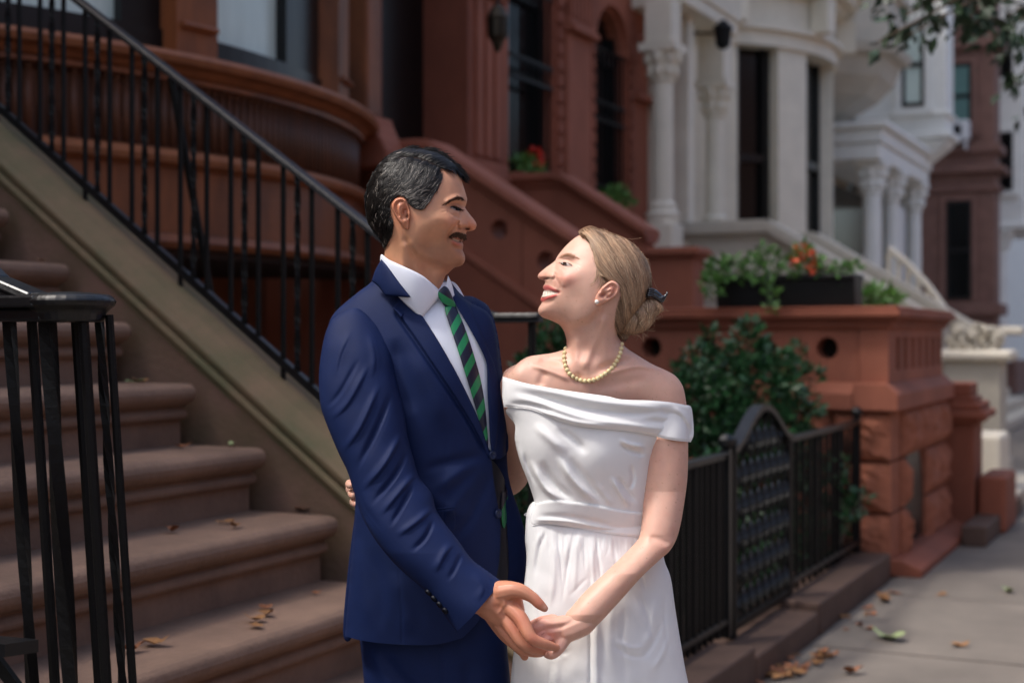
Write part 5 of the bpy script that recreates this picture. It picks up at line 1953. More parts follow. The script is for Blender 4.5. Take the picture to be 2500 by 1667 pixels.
ME = ear([(1000, 516), (996, 500), (991, 488), (979.5, 482.6), (966, 485.5), (957.5, 496), (956.5, 508), (962, 522.4), (971.8, 539.6), (983, 553.5), (994, 560), (998, 553), (998.5, 540), (1001.5, 530)], YM, 1.0, 1.0, ear_sculpt_m, ear_base)

def man_ear_col(XY):
    c = np.tile(np.array(lin((198, 132, 102))), (len(XY), 1))
    paint(c, XY, .9 * blobw(XY, 994, 528, 4.0, 7), (66, 26, 18))
    paint(c, XY, .6 * blobw(XY, 989, 512, 5, 10), (150, 70, 50))
    paint(c, XY, .35 * blobw(XY, 992, 549, 8, 10), (204, 134, 100))
    return c

# --- hands
def hand_from(parts, voxel=.0016, smooth=4):
    return fuse(parts, voxel, smooth)
YH = 2.475
def fing(pts, rads, n=10):
    return tube3([cpt(*p) for p in pts], [r * YH / FPX for r in rads], n)
mh = []
# back of the hand
MP = Relief([(1165, 1498), (1158, 1468), (1176, 1440), (1208, 1419), (1245, 1417), (1272, 1428), (1277, 1466), (1282, 1496), (1276, 1532), (1256, 1556), (1228, 1545), (1196, 1520)], 2.50, step=2.0, c=1.3)
MP.stroke([(1200, 1440), (1235, 1475), (1268, 1520)], 8, 4, tail=.2)
MP.stroke([(1185, 1465), (1215, 1500), (1245, 1535)], 7, 4, tail=.2)
MP.stroke([(1195, 1452), (1228, 1488), (1258, 1530)], 4, -3, tail=.2)
MP.stroke([(1190, 1432), (1215, 1452), (1232, 1470), (1236, 1500)], 3.0, 3.0)
MP.stroke([(1232, 1470), (1222, 1490), (1212, 1502)], 2.6, 2.6)
v, f, _, _ = surf(MP, kb=.8)
mh.append((v, f))
mh.append(fing([(1225, 1445, 2.485), (1262, 1440, 2.475), (1296, 1455, 2.470), (1316, 1473, 2.468), (1329, 1484, 2.468)], [24, 20, 15, 13.5, 10]))          # thumb
mh.append(fing([(1240, 1478, 2.485), (1272, 1510, 2.468), (1297, 1556, 2.452), (1328, 1571, 2.458), (1358, 1580, 2.470)], [19, 18.5, 15.5, 13.5, 10]))     # index
mh.append(fing([(1222, 1492, 2.495), (1252, 1536, 2.478), (1277, 1572, 2.472), (1308, 1586, 2.480), (1334, 1592, 2.492)], [19, 17, 14.5, 13, 10]))         # middle
mh.append(fing([(1205, 1500, 2.505), (1235, 1545, 2.495), (1268, 1580, 2.492), (1300, 1592, 2.500), (1320, 1594, 2.51)], [18, 16, 14, 12, 10]))           # ring
mh.append(fing([(1195, 1502, 2.52), (1228, 1548, 2.515), (1258, 1575, 2.515), (1276, 1592, 2.512), (1281, 1602, 2.512)], [16, 14, 13, 12, 10.5]))          # little
mh.append(fing([(1150, 1470, 2.50), (1175, 1466, 2.50), (1205, 1466, 2.498)], [28, 33, 36], 16))                                                          # wrist
hV, hF = hand_from(mh)
def man_hand_col(V):
    XY = to_px(V)
    c = np.tile(np.array(lin((198, 136, 108))), (len(V), 1))
    paint(c, XY, .45 * blobw(XY, 1262, 1520, 26, 40, .6), (192, 108, 86))
    paint(c, XY, .5 * blobw(XY, 1300, 1560, 16, 14), (186, 98, 80))
    paint(c, XY, .4 * blobw(XY, 1316, 1470, 18, 14), (206, 110, 88))
    paint(c, XY, .6 * blobw(XY, 1331, 1482, 6, 5, .7), (232, 186, 164))
    paint(c, XY, .35 * blobw(XY, 1212, 1478, 14, 18), (178, 100, 66))
    return c
# far hand hangs behind the woman's back, core of the body fills the clothes
def core(parts_px, n=14):
    return [tube3([cpt(*p) for p in pts], [r * 2.72 / FPX for r in rads], n) for pts, rads in parts_px]
body_parts, cols = [], []
v, f, xy, sd_ = surf(MH)
body_parts.append((v, f)); cols.append(man_skin(xy, v))
for sg in (1, -1):
    v, f, xy, sd_ = surf(ME, kb=.2)
    if sg < 0:
        v = v.copy(); v[:, 1] = 2 * YM - v[:, 1]
        f = [q[::-1] for q in f]
    body_parts.append((v, f)); cols.append(man_ear_col(xy))
body_parts.append((hV, hF)); cols.append(man_hand_col(hV))
for v, f in core([(((1030, 780, 2.74), (1040, 1000, 2.74), (1040, 1400, 2.74)), (60, 70, 50)),
                  (((985, 1650, 2.74), (985, 2000, 2.74), (985, 2560, 2.74)), (24, 28, 26)),
                  (((1140, 1650, 2.74), (1145, 2000, 2.74), (1150, 2560, 2.76)), (24, 28, 26)),
                  (((880, 850, 2.70), (900, 1150, 2.62), (1000, 1330, 2.55), (1150, 1462, 2.50)), (26, 24, 20, 20)),
                  (((1160, 840, 2.84), (1150, 1050, 2.93), (1330, 1100, 2.95), (1430, 1110, 2.88)), (36, 34, 30, 24))]):
    body_parts.append((v, f)); cols.append(np.tile(np.array(lin((200, 146, 114))), (len(v), 1)))
for k, (dx, dz) in enumerate(((0, 0), (14, 8), (24, 20), (26, 34))):
    v, f = tube3([cpt(1430, 1100 + dz, 2.86), cpt(1462 + dx * .3, 1102 + dz, 2.85), cpt(1486 + dx * .2, 1108 + dz, 2.835)], [.010, .009, .007], 8)
    body_parts.append((v, f)); cols.append(np.tile(np.array(lin((206, 132, 100))), (len(v), 1)))
V, F = merge(body_parts)
MAN.body = MAN.mesh('body', V, F, SKIN_M, col=np.concatenate(cols))
# --- teeth are painted on the skin behind the lips; hair
hair_region = [(1132.5, 428), (1122, 412), (1105, 398), (1083, 382), (1057, 371), (1016, 364), (990, 363), (957, 375), (924, 401), (903, 438), (892, 475), (891, 505), (897, 538), (908, 561), (924, 580), (938, 604),
               (948, 590), (957, 570), (962, 545), (957, 522), (953, 505), (958, 490), (970, 480), (985, 478), (996, 487), (1003, 500), (1016, 509), (1030, 511), (1047, 499), (1052, 486), (1066, 470), (1078, 448), (1080, 430), (1076, 416), (1092, 412), (1108, 418), (1122, 432)]
hp_ = crom(hair_region, 5)
def hair_off(x, y, t):
    return 3.4 * np.clip((t - 4) / 12, 0, 1) - 1.4
capV, capF, capXY, _ = surf(MH, hair_region, off=0.0, offf=hair_off, back=True)
# push the cap outward in the picture plane as well, so that it wraps the skull
def cap_wrap(V, XY, R, amt):
    px = XY
    t = seg_dist(px, R.poly, True)[0]
    g = np.stack([(R.D(px[:, 0] + 2, px[:, 1]) - R.D(px[:, 0] - 2, px[:, 1])) / 4, (R.D(px[:, 0], px[:, 1] + 2) - R.D(px[:, 0], px[:, 1] - 2)) / 4], 1)
    nn = np.sqrt((g ** 2).sum(1) + 1)
    V = V.copy()
    s = R.Yc / FPX
    V[:, 0] -= g[:, 0] / nn * amt * s
    V[:, 2] += g[:, 1] / nn * amt * s
    return V
tcap = seg_dist(capXY, hp_, True)[0]
capV = cap_wrap(capV, capXY, MH, 2.2 * np.clip(tcap / 8 - .2, 0, 1))
capcol = np.tile(np.array(lin((26, 22, 21))), (len(capV), 1))
pw = linew(capXY, [(944, 398), (958, 391), (985, 387), (1012, 388), (1036, 396), (1056, 404), (1072, 414)], 1.9, .1)
paint(capcol, capXY, .25 * pw, (96, 68, 54))
paint(capcol, capXY, .6 * blobw(capXY, 1040, 480, 34, 26), (70, 62, 58))
HAIR = MAN.mesh('hair', capV, capF, CAPM, col=capcol)
G_m = [(1000, 400, 985, 440), (960, 410, 935, 440), (1030, 410, 1012, 440), (1060, 420, 1035, 450), (1040, 455, 1005, 470), (1000, 450, 968, 470), (1060, 460, 1030, 485), (1030, 480, 1000, 488), (1040, 495, 1022, 505),
       (930, 450, 915, 490), (905, 480, 903, 520), (960, 480, 940, 510), (915, 530, 922, 560), (935, 540, 938, 575), (940, 570, 946, 600), (970, 465, 945, 485), (1005, 485, 990, 488), (925, 500, 918, 530), (950, 500, 944, 530)]
def grey(P, rg, base=(19, 16, 15), amt=.13):
    n = len(P)
    c = np.tile(np.array(lin(base)), (n, 1)) * rg.uniform(.55, 1.5, n)[:, None]
    sides = np.exp(-(((P[:, 0] - 1030) / 50) ** 2 + ((P[:, 1] - 470) / 45) ** 2))
    g = rg.random(n) < amt * (.25 + 1.7 * sides)
    c[g] = np.array(lin((150, 142, 134))) * rg.uniform(.5, 1.1, g.sum())[:, None]
    w = rg.random(n) < .5 * sides
    c[w & ~g] *= 1.7
    return c
side_region = [(1080, 416), (1055, 404), (1034, 395.5), (1010, 388), (985, 387), (960, 391), (942, 399), (920, 412), (903, 438), (893, 475), (892, 505), (898, 538), (909, 561), (924, 580), (938, 602),
               (948, 588), (957, 568), (961, 545), (956, 522), (953, 505), (958, 490), (970, 481), (985, 479), (996, 488), (1003, 500), (1016, 508), (1030, 510), (1046, 498), (1051, 486), (1066, 468), (1078, 446), (1081, 430)]
surfm = lambda x, y, h, sg: MH.lift(x, y, h, sg)
top_len = lambda P: np.where(P[:, 1] < 480, 1.15, .62)
sV, sF, sC = strands(surfm, side_region, G_m, 11000, 36, 9, .34, 4.6, 31, grey, jitter=.09, curl=.03, wave=.05, coh=.22, clip=hair_region, lenf=top_len, liftf=lambda P: np.where(P[:, 1] > 545, .5, 1.0))
pV, pF, pC = strands(surfm, None, G_m, 900, 30, 8, .34, 5.0, 36, grey, jitter=.10, curl=.03, wave=.05, coh=.2, clip=hair_region, startline=[(944, 397), (958, 389.5), (985, 385.5), (1012, 386.5), (1036, 394), (1056, 402), (1076, 413)])
parts_h = [(sV, sF), (pV, pF)]; parts_c = [sC, pC]
G_t = [(950, 388, 980, 376), (985, 384, 1020, 374), (1020, 384, 1060, 380), (1050, 396, 1085, 392), (1075, 404, 1110, 410), (1100, 404, 1128, 426), (1000, 370, 1040, 368), (1060, 376, 1100, 396), (930, 398, 955, 384), (1112, 412, 1134, 434)]
top_region = [(942, 400), (958, 388), (985, 384.5), (1012, 385.5), (1036, 392), (1058, 401), (1074, 411), (1090, 411), (1104, 415), (1118, 424), (1118, 413), (1105, 399), (1083, 383), (1057, 371.5), (1016, 365), (990, 365), (957, 377), (928, 402)]
tV, tF, tC = strands(surfm, top_region, G_t, 5200, 34, 9, .36, 6.5, 32, lambda P, rg: grey(P, rg, (17, 15, 15), .04), jitter=.09, wave=.05, coh=.12)
parts_h.append((tV, tF)); parts_c.append(tC)
V, F = merge(parts_h)
MAN.mesh('hair_strands', V, F, HAIRM, parent=HAIR, col=np.concatenate(parts_c), kind='stuff')
# eyebrow and moustache
bV, bF, bC = strands(surfm, [(1083, 500), (1091, 493), (1104, 486.5), (1118, 482), (1131, 484), (1136, 490), (1130, 490.5), (1118, 487.5), (1104, 491), (1092, 497)], [(1130, 488, 1116, 482), (1115, 484, 1100, 487), (1100, 489, 1084, 499)], 170, 7, 4, .28, .5, 33, lambda P, rg: np.tile(np.array(lin((62, 45, 36))), (len(P), 1)) * rg.uniform(.6, 1.5, len(P))[:, None])
MAN.mesh('eyebrow', bV, bF, FUZZ, col=bC)
bV, bF, bC = strands(surfm, [(1100, 574), (1107, 568.5), (1114, 566), (1122, 567), (1130, 569), (1136, 572), (1137.5, 577), (1134.5, 582), (1128, 580.5), (1119, 576.5), (1108, 574), (1101, 575.5)], [(1112, 564, 1102, 574), (1122, 564, 1120, 576), (1132, 568, 1135, 580), (1104, 570, 1097, 577), (1126, 570, 1128, 580)], 420, 7, 4, .32, 1.1, 34,
                     lambda P, rg: np.tile(np.array(lin((72, 55, 46))), (len(P), 1)) * rg.uniform(.4, 1.6, len(P))[:, None])
MAN.mesh('moustache', bV, bF, FUZZ, col=bC)
lV, lF, lC = strands(surfm, [(1106, 504), (1126, 511), (1126, 514), (1106, 507)], [(1108, 505, 1112, 511), (1120, 509, 1126, 516)], 50, 6, 3, .4, 3.5, 35, lambda P, rg: np.tile(np.array(lin((16, 11, 9))), (len(P), 1)))
MAN.mesh('eyelash', lV, lF, FUZZ, col=lC)

EYEM = attr_mat('eye', rough=.15, spec=.5)
def eye_patch(P, R, poly, off, iris, white):
    v, f, xy, _ = surf(R, poly, off=off, back=False, step=.8)
    c = np.tile(np.array(lin((176, 158, 148))), (len(v), 1))
    paint(c, xy, sstep(-white[1] * xy[:, 0], -white[1] * white[0] - 2, -white[1] * white[0] + 2), (70, 46, 38))
    paint(c, xy, 1.15 * blobw(xy, iris[0], iris[1], 4.6, 4.6).clip(0, .85), (40, 25, 19))
    top = crom(poly[:4], 5, False)
    paint(c, xy, np.exp(-(seg_dist(xy, top)[0] / 1.6) ** 2), (22, 14, 11))
    P.mesh('eye', v, f, EYEM, col=c)
    w = v.copy()
    w[:, 1] = 2 * R.Yc - w[:, 1]
    P.mesh('eye', w, [q[::-1] for q in f], EYEM, col=c)
eye_patch(MAN, MH, [(1099, 506.5), (1108, 503.5), (1118, 505.8), (1128, 511.8), (1119, 514.6), (1108, 511.5)], 1.2, (1119, 510), (1112, -1))

# ------------------------------------------------------------------ his clothes
SUIT = mat('navy_wool', (13, 30, 71), .7, .08, 30, .10, 1500, spec=.22)
SUIT2 = mat('navy_lining', (16, 20, 34), .5, .1, 30, .05, 400)
SHIRT = mat('white_cotton', (226, 231, 243), .75, .02, 20, .08, 900, spec=.25)
BTN = mat('navy_button', (26, 38, 70), .35, .1, 30, .0, spec=.4)
BTN2 = mat('dark_cuff_button', (10, 14, 26), .5, .1, 30, .0, spec=.2)
def tie_mat(name, ang, period, phase):
    m = bpy.data.materials.new(name)
    m.use_nodes = True
    N, L = m.node_tree.nodes, m.node_tree.links
    b = N['Principled BSDF']
    b.inputs['Roughness'].default_value = .36
    tc = N.new('ShaderNodeTexCoord')
    dp = N.new('ShaderNodeVectorMath'); dp.operation = 'DOT_PRODUCT'
    dp.inputs[1].default_value = (math.cos(ang) / period, 0, math.sin(ang) / period)
    L.new(tc.outputs['Object'], dp.inputs[0])
    ad = N.new('ShaderNodeMath'); ad.operation = 'ADD'; ad.inputs[1].default_value = phase + 100
    L.new(dp.outputs['Value'], ad.inputs[0])
    fr_ = N.new('ShaderNodeMath'); fr_.operation = 'FRACT'
    L.new(ad.outputs[0], fr_.inputs[0])
    r = N.new('ShaderNodeValToRGB')
    r.color_ramp.interpolation = 'CONSTANT'
    r.color_ramp.elements[0].color = (*lin((22, 124, 76)), 1)
    r.color_ramp.elements[1].position = .44
    r.color_ramp.elements[1].color = (*lin((10, 18, 46)), 1)
    L.new(fr_.outputs[0], r.inputs[0])
    L.new(r.outputs[0], b.inputs['Base Color'])
    n2 = N.new('ShaderNodeTexWave')
    n2.inputs['Scale'].default_value = 420
    n2.inputs['Distortion'].default_value = .5
    L.new(tc.outputs['Object'], n2.inputs['Vector'])
    bp = N.new('ShaderNodeBump'); bp.inputs['Strength'].default_value = .12; bp.inputs['Distance'].default_value = .001
    L.new(n2.outputs['Fac'], bp.inputs['Height'])
    L.new(bp.outputs[0], b.inputs['Normal'])
    return m
# torso volume under the jacket: one relief that everything lies on
J_OUT = [(938, 640), (915, 682), (868, 718), (818, 762), (800, 800), (792, 860), (800, 930), (820, 1010), (848, 1100), (866, 1190), (866, 1255), (853, 1414), (842, 1550), (838, 1640), (870, 1720), (1000, 1745), (1130, 1725), (1200, 1650), (1232, 1540),
         (1245, 1440), (1243, 1330), (1236, 1240), (1232, 1160), (1236, 1074), (1238, 999), (1224, 904), (1212, 812), (1192, 764), (1140, 733), (1105, 700), (1090, 670), (1030, 655), (980, 645)]
J = Relief(J_OUT, 2.72, step=3.0, c=lambda X, Y: 1.05 - .25 * sstep(Y, 1350, 1560) - .55 * sstep(-Y, -740, -650), sub=6)
J.d *= .92
# chest, waist and the pull of the buttoned front
J.pit(1060, 900, 130, 130, 14)
J.pit(1180, 1130, 60, 90, -10)
J.stroke([(1205, 1115), (1130, 1150), (1040, 1210)], 16, 8, tail=.3)
J.stroke([(1205, 1115), (1140, 1195), (1060, 1290)], 15, 7, tail=.3)
J.stroke([(1200, 1150), (1150, 1260), (1095, 1330)], 13, -6, tail=.3)
J.stroke([(1195, 1110), (1110, 1125), (1020, 1150)], 12, -6, tail=.3)
J.stroke([(985, 1150), (1080, 1230), (1160, 1270)], 16, 5)
J.stroke([(960, 820), (985, 930), (1000, 1020)], 20, -10, tail=.25)
J.stroke([(1000, 850), (1060, 960), (1100, 1060)], 24, 6, tail=.3)
J.stroke([(870, 1300), (880, 1430), (900, 1540)], 16, 6, tail=.3)
J.stroke([(910, 1330), (930, 1440), (930, 1550)], 16, -4, tail=.3)
J.stroke([(955, 1390), (990, 1470), (1000, 1560)], 20, 5, tail=.3)
J.stroke([(974, 1385), (980, 1480), (982, 1572)], 1.4, -2.2, tail=.02)        # panel seam
J.stroke([(1090, 1060), (1085, 1200), (1080, 1330)], 1.3, -1.6, tail=.05)      # dart
J.stroke([(905, 680), (880, 700), (850, 738)], 14, 3)
J.stroke([(960, 756), (975, 778), (1010, 828), (1060, 902), (1108, 973), (1150, 1040), (1186, 1108)], 4.5, -10, tail=.06)
J.noise(1.6, 130, 3, 1)
JK = MAN.root
# shirt front and collar
SH = surf(J, [(945, 690), (1000, 690), (1075, 690), (1110, 690), (1140, 740), (1185, 850), (1215, 960), (1222, 1040), (1206, 1096), (1194, 1096), (1150, 1010), (1080, 880), (1010, 790)], off=-4.0, thick=4, back=False, step=3.0)
SHO = MAN.mesh('shirt', SH[0], SH[1], SHIRT)
# placket and small wrinkles of the shirt
CLR = Relief([(930, 622), (950, 634), (985, 650), (1030, 672), (1062, 698), (1072, 708), (1083, 716), (1083, 716), (1060, 740), (1038, 766), (1030, 779), (1030, 779), (1000, 752), (970, 722), (945, 690), (930, 660)], 2.70, step=2.0, c=.22,
             base=lambda x, y: ci(x, [905, 925, 950, 985, 1020, 1055, 1085, 1105], [5, 38, 66, 82, 84, 70, 44, 18]) - .10 * np.clip(y - 690, -40, 90))
CLR.d += 2.2 * np.clip(CLR.t / 3, 0, 1)
CLR.stroke([(1078, 716), (1058, 738), (1035, 768)], 1.2, -.9, tail=.05)
CLR.stroke([(1032, 770), (1005, 747), (975, 720)], 1.2, -.9, tail=.05)
v, f, xy, _ = surf(CLR, kb=.3)
MAN.mesh('collar', v, f, SHIRT, parent=SHO)
CL2 = Relief([(1084, 716), (1090, 690), (1094, 672), (1094, 672), (1102, 690), (1108, 712), (1113, 740), (1113, 740), (1100, 728)], 2.70, step=1.5, c=.25, base=lambda x, y: np.interp(x, [1080, 1115], [40, 20]))
CL2.d += 1.5 * np.clip(CL2.t / 3, 0, 1)
v, f, xy, _ = surf(CL2, kb=.3)
MAN.mesh('collar', v, f, SHIRT, parent=SHO)
# inner back of the collar standing round the neck
v, f = tube3([cpt(938, 650, 2.70), cpt(950, 676, 2.665), cpt(990, 700, 2.645), cpt(1050, 716, 2.655), cpt(1084, 722, 2.675)], [.012, .012, .012, .010, .008], 10, flat=.5)
MAN.mesh('collar_band', v, f, SHIRT, parent=SHO)
# necktie
T_BODY = [(1091, 742), (1108, 742), (1118, 760), (1135, 800), (1155, 860), (1172, 920), (1183, 980), (1189, 1040), (1192, 1085), (1189, 1098), (1183, 1075), (1165, 1010), (1140, 925), (1113, 840), (1096, 790), (1086, 756)]
v, f, xy, _ = surf(J, T_BODY, off=5.0, thick=5, edge=5, back=False, step=2.0, offf=lambda x, y, t: 2.2 * np.sqrt(np.clip(t / 14, 0, 1)))
TIE = MAN.mesh('necktie', v, f, tie_mat('tie_silk', math.radians(-28), .029, .30))
KN = Relief([(1068, 716), (1080, 701), (1088, 699), (1097, 708), (1106, 728), (1113, 746), (1108, 750), (1096, 750), (1086, 748), (1078, 738)], 2.70, step=1.2, c=.9, base=lambda x, y: np.interp(x, [1065, 1090, 1115], [62, 52, 42]))
v, f, xy, _ = surf(KN, kb=.5)
MAN.mesh('knot', v, f, tie_mat('tie_silk_knot', math.radians(58), .030, .1), parent=TIE)
v, f, xy, _ = surf(J, [(1226, 1205), (1240, 1205), (1244, 1240), (1238, 1270), (1231, 1291), (1231, 1291), (1225, 1272)], off=-6, thick=3, back=False, step=2)
MAN.mesh('tie_tail', v, f, tie_mat('tie_silk_tail', math.radians(-28), .06, .2), parent=TIE)
# jacket body: right front (near) and left front (far), each a shell on the torso
V_OPEN = [(946, 672), (975, 700), (1010, 742), (1050, 800), (1090, 866), (1130, 940), (1165, 1015), (1190, 1085), (1199, 1118)]
right = [(936, 628), (936, 628)] + V_OPEN + [(1206, 1180), (1218, 1250), (1222, 1300), (1217, 1380), (1200, 1450), (1170, 1512), (1130, 1556), (1130, 1556), (1074, 1571), (1010, 1574), (936, 1570), (880, 1562), (842, 1552), (842, 1552)]
right_full = right + [(842, 1548), (853, 1414), (866, 1255), (866, 1190), (848, 1100), (820, 1010), (800, 930), (790, 860), (800, 800), (818, 762), (868, 718), (912, 682)]
v, f, xy, _ = surf(J, right_full, off=2.0, back=True, step=3.0)
JKT = MAN.mesh('suit_jacket', v, f, SUIT)
left_up = [(1092, 668), (1092, 668), (1098, 712), (1112, 742), (1142, 794), (1165, 835), (1184, 875), (1189, 900), (1190, 960), (1193, 1010), (1197, 1080), (1203, 1119), (1203, 1119), (1222, 1119), (1240, 1100), (1240, 1060), (1238, 999), (1226, 904), (1214, 812), (1194, 762), (1140, 731), (1108, 698)]
v, f, xy, _ = surf(J, left_up, off=3.0, back=False, step=2.0)
FP = MAN.mesh('front_panel', v, f, SUIT, parent=JKT)
left_full = [(1200, 1085), (1200, 1085), (1203, 1119), (1214, 1140), (1232, 1180), (1240, 1215), (1226, 1230), (1226, 1290), (1231, 1380), (1229, 1450), (1216, 1545), (1240, 1540), (1262, 1500), (1280, 1430), (1286, 1370), (1285, 1318), (1272, 1262), (1254, 1210), (1242, 1165), (1238, 1120), (1238, 1085), (1238, 1085)]
JL = Relief([(1080, 655), (1150, 725), (1198, 758), (1218, 812), (1229, 904), (1242, 999), (1243, 1074), (1246, 1150), (1262, 1210), (1280, 1262), (1292, 1318), (1290, 1400), (1270, 1500), (1240, 1550), (1100, 1560), (1000, 1500), (1000, 1000), (1000, 700)], 2.755, step=3.0, c=1.0)
JL.d *= .72
v, f, xy, _ = surf(JL, left_full, off=2.0, thick=4.0, edge=2.5, back=False, step=2.0)
MAN.mesh('front_panel', v, f, SUIT, parent=JKT)
# dark lining seen in the open front
v, f, xy, _ = surf(J, [(1195, 1125), (1230, 1165), (1240, 1240), (1243, 1340), (1236, 1440), (1218, 1470), (1200, 1430), (1200, 1250)], off=-12, back=False, step=4)
MAN.mesh('lining', v, f, SUIT2, parent=JKT)
# lapels
lap_r = [(976, 752), (985, 737), (968, 722), (962, 700), (985, 712), (1012, 744), (1050, 800), (1090, 866), (1130, 940), (1165, 1015), (1190, 1085), (1200, 1116), (1200, 1116), (1186, 1100), (1150, 1030), (1108, 962), (1060, 890), (1010, 812), (976, 762)]
v, f, xy, _ = surf(J, [(958, 752), (958, 752), (976, 727), (976, 727), (990, 722), (1012, 744), (1050, 800), (1090, 866), (1130, 940), (1165, 1015), (1190, 1085), (1202, 1118), (1202, 1118), (1186, 1104), (1150, 1034), (1108, 966), (1060, 895), (1010, 822), (975, 772)], off=8.0, thick=8.0, edge=1.6, back=False, step=1.6,
                   offf=lambda x, y, t: 9 * np.exp(-(t / 9) ** 2) * (x + .75 * (y - 720) < 1010 + .2 * (y - 720)))
LP = MAN.mesh('lapel', v, f, SUIT, parent=JKT)
v, f, xy, _ = surf(J, [(1098, 700), (1112, 742), (1142, 794), (1165, 835), (1184, 875), (1189, 900), (1190, 960), (1193, 1010), (1197, 1080), (1203, 1119), (1203, 1119), (1213, 1080), (1220, 1000), (1216, 930), (1206, 885), (1206, 885), (1196, 862), (1170, 800), (1140, 735), (1118, 712)], off=8, thick=6, back=False, step=1.8)
MAN.mesh('lapel', v, f, SUIT, parent=JKT)
# jacket collar round the neck
COL_ = Relief([(931, 633), (931, 633), (950, 655), (975, 690), (1003, 725), (1003, 725), (990, 726), (972, 724), (940, 722), (940, 722), (924, 700), (907, 686), (907, 686), (916, 660)], 2.70, step=1.6, c=.35,
              base=lambda x, y: ci(x, [890, 905, 931, 960, 1003, 1020], [24, 42, 66, 86, 98, 100]) + np.clip(y - 680, -50, 50) * .1)
COL_.d += 2.5 * np.clip(COL_.t / 3, 0, 1)
v, f, xy, _ = surf(COL_, kb=.4)
MAN.mesh('jacket_collar', v, f, SUIT, parent=JKT)
v, f, xy, _ = surf(J, [(1067, 1246), (1067, 1246), (1110, 1241), (1110, 1241), (1113, 1282), (1108, 1296), (1096, 1297), (1075, 1275), (1067, 1262)], off=4.5, thick=3.5, edge=1.6, back=False, step=1.8)
MAN.mesh('pocket_flap', v, f, SUIT, parent=JKT)
v, f, xy, _ = surf(J, [(1062, 1241), (1062, 1241), (1112, 1235), (1112, 1235), (1112, 1240), (1112, 1240), (1062, 1246), (1062, 1246)], off=3.6, thick=2.5, edge=1.4, back=False, step=1.5)
MAN.mesh('pocket_welt', v, f, SUIT, parent=JKT)
def button(px, py, R, r, m, off=6):
    c = R.place(float(px), float(py), float(R.B(px, py)) + float(R.D(px, py)) + off)
    e = 4.0
    nx = -(R.D(px + e, py) - R.D(px - e, py)) / (2 * e)
    ny = (R.D(px, py + e) - R.D(px, py - e)) / (2 * e)
    n = np.array((nx, -1.0, ny)); n /= np.linalg.norm(n)
    a = np.cross(n, (0, 0, 1.0)); a /= np.linalg.norm(a)
    b = np.cross(n, a)
    V, F = [], []
    prof = [(0, .0035), (.55, .003), (.62, .0042), (.92, .0042), (1, .003), (1, 0)]
    k = 18
    for rr, hh in prof:
        for q in range(k):
            t = 2 * math.pi * q / k
            V.append(c + r * rr * (math.cos(t) * a + math.sin(t) * b) + n * hh)
    for i in range(len(prof) - 1):
        for q in range(k):
            F.append((i * k + q, i * k + (q + 1) % k, (i + 1) * k + (q + 1) % k, (i + 1) * k + q))
    return np.array(V), F
for (px, py) in ((1201, 1110), (1215, 1253)):
    v, f = button(px, py, J, .0085, BTN)
    MAN.mesh('button', v, f, BTN, parent=JKT)
# near sleeve
SL = Relief([(846, 758), (872, 752), (905, 775), (935, 812), (958, 868), (972, 940), (986, 1000), (995, 1064), (1012, 1128), (1024, 1165), (1054, 1204), (1068, 1250), (1116, 1315), (1158, 1370), (1227, 1419), (1275, 1452), (1262, 1510), (1210, 1570), (1160, 1592), (1113, 1543), (1082, 1496), (1043, 1447), (971, 1383), (920, 1323), (885, 1262), (862, 1195), (848, 1150), (824, 1100), (792, 1021), (781, 978), (779, 904), (792, 822), (812, 780)],
            2.69, step=2.4, c=1.5,
            base=lambda x, y: np.interp(y, [760, 1000, 1200, 1350, 1540], [30, 95, 150, 205, 250]))
S = SL
S.d *= .95
for pts, w, a in (([(905, 880), (850, 980), (800, 1030)], 11, 6), ([(930, 930), (880, 1040), (830, 1110)], 12, 8), ([(960, 950), (920, 1050), (865, 1160)], 12, -8), ([(880, 870), (830, 960), (790, 1000)], 9, -5),
                  ([(985, 1050), (940, 1130), (880, 1200)], 12, 9), ([(1000, 1090), (965, 1160), (900, 1240)], 10, -8), ([(1018, 1150), (975, 1200), (925, 1260)], 11, 8), ([(1010, 1180), (985, 1230), (950, 1290)], 9, -7),
                  ([(1060, 1235), (1020, 1270), (965, 1310)], 11, 7), ([(1062, 1260), (1040, 1310), (1000, 1350)], 9, -6), ([(1110, 1320), (1085, 1350), (1060, 1400)], 12, 6), ([(1130, 1345), (1110, 1390), (1090, 1420)], 9, -4),
                  ([(860, 800), (830, 860), (815, 930)], 14, 5), ([(900, 800), (915, 870), (905, 930)], 14, 4), ([(850, 1150), (880, 1230), (930, 1300)], 14, -6), ([(1150, 1395), (1180, 1430), (1160, 1470)], 14, 3)):
    S.stroke(pts, w * .75, a * 1.0, tail=.35)
    S.stroke([(q[0] + 5, q[1] + 6) for q in pts], 3.2, -a * .32, tail=.4)
S.noise(1.4, 110, 9, 1)
cuff = [tuple(q) for q in crom([(1116, 1315), (1158, 1370), (1225, 1419)], 8, False)] + [(1225.5, 1419), (1187, 1465), (1150, 1508), (1114, 1542)]
sl_out = SL.poly
keep_ = np.array([q for q in sl_out if not (q[0] + q[1] * .92 > 1225 + 1419 * .92 - 12 and q[1] > 1400) and not (q[1] > 1515 and q[0] > 1100)])
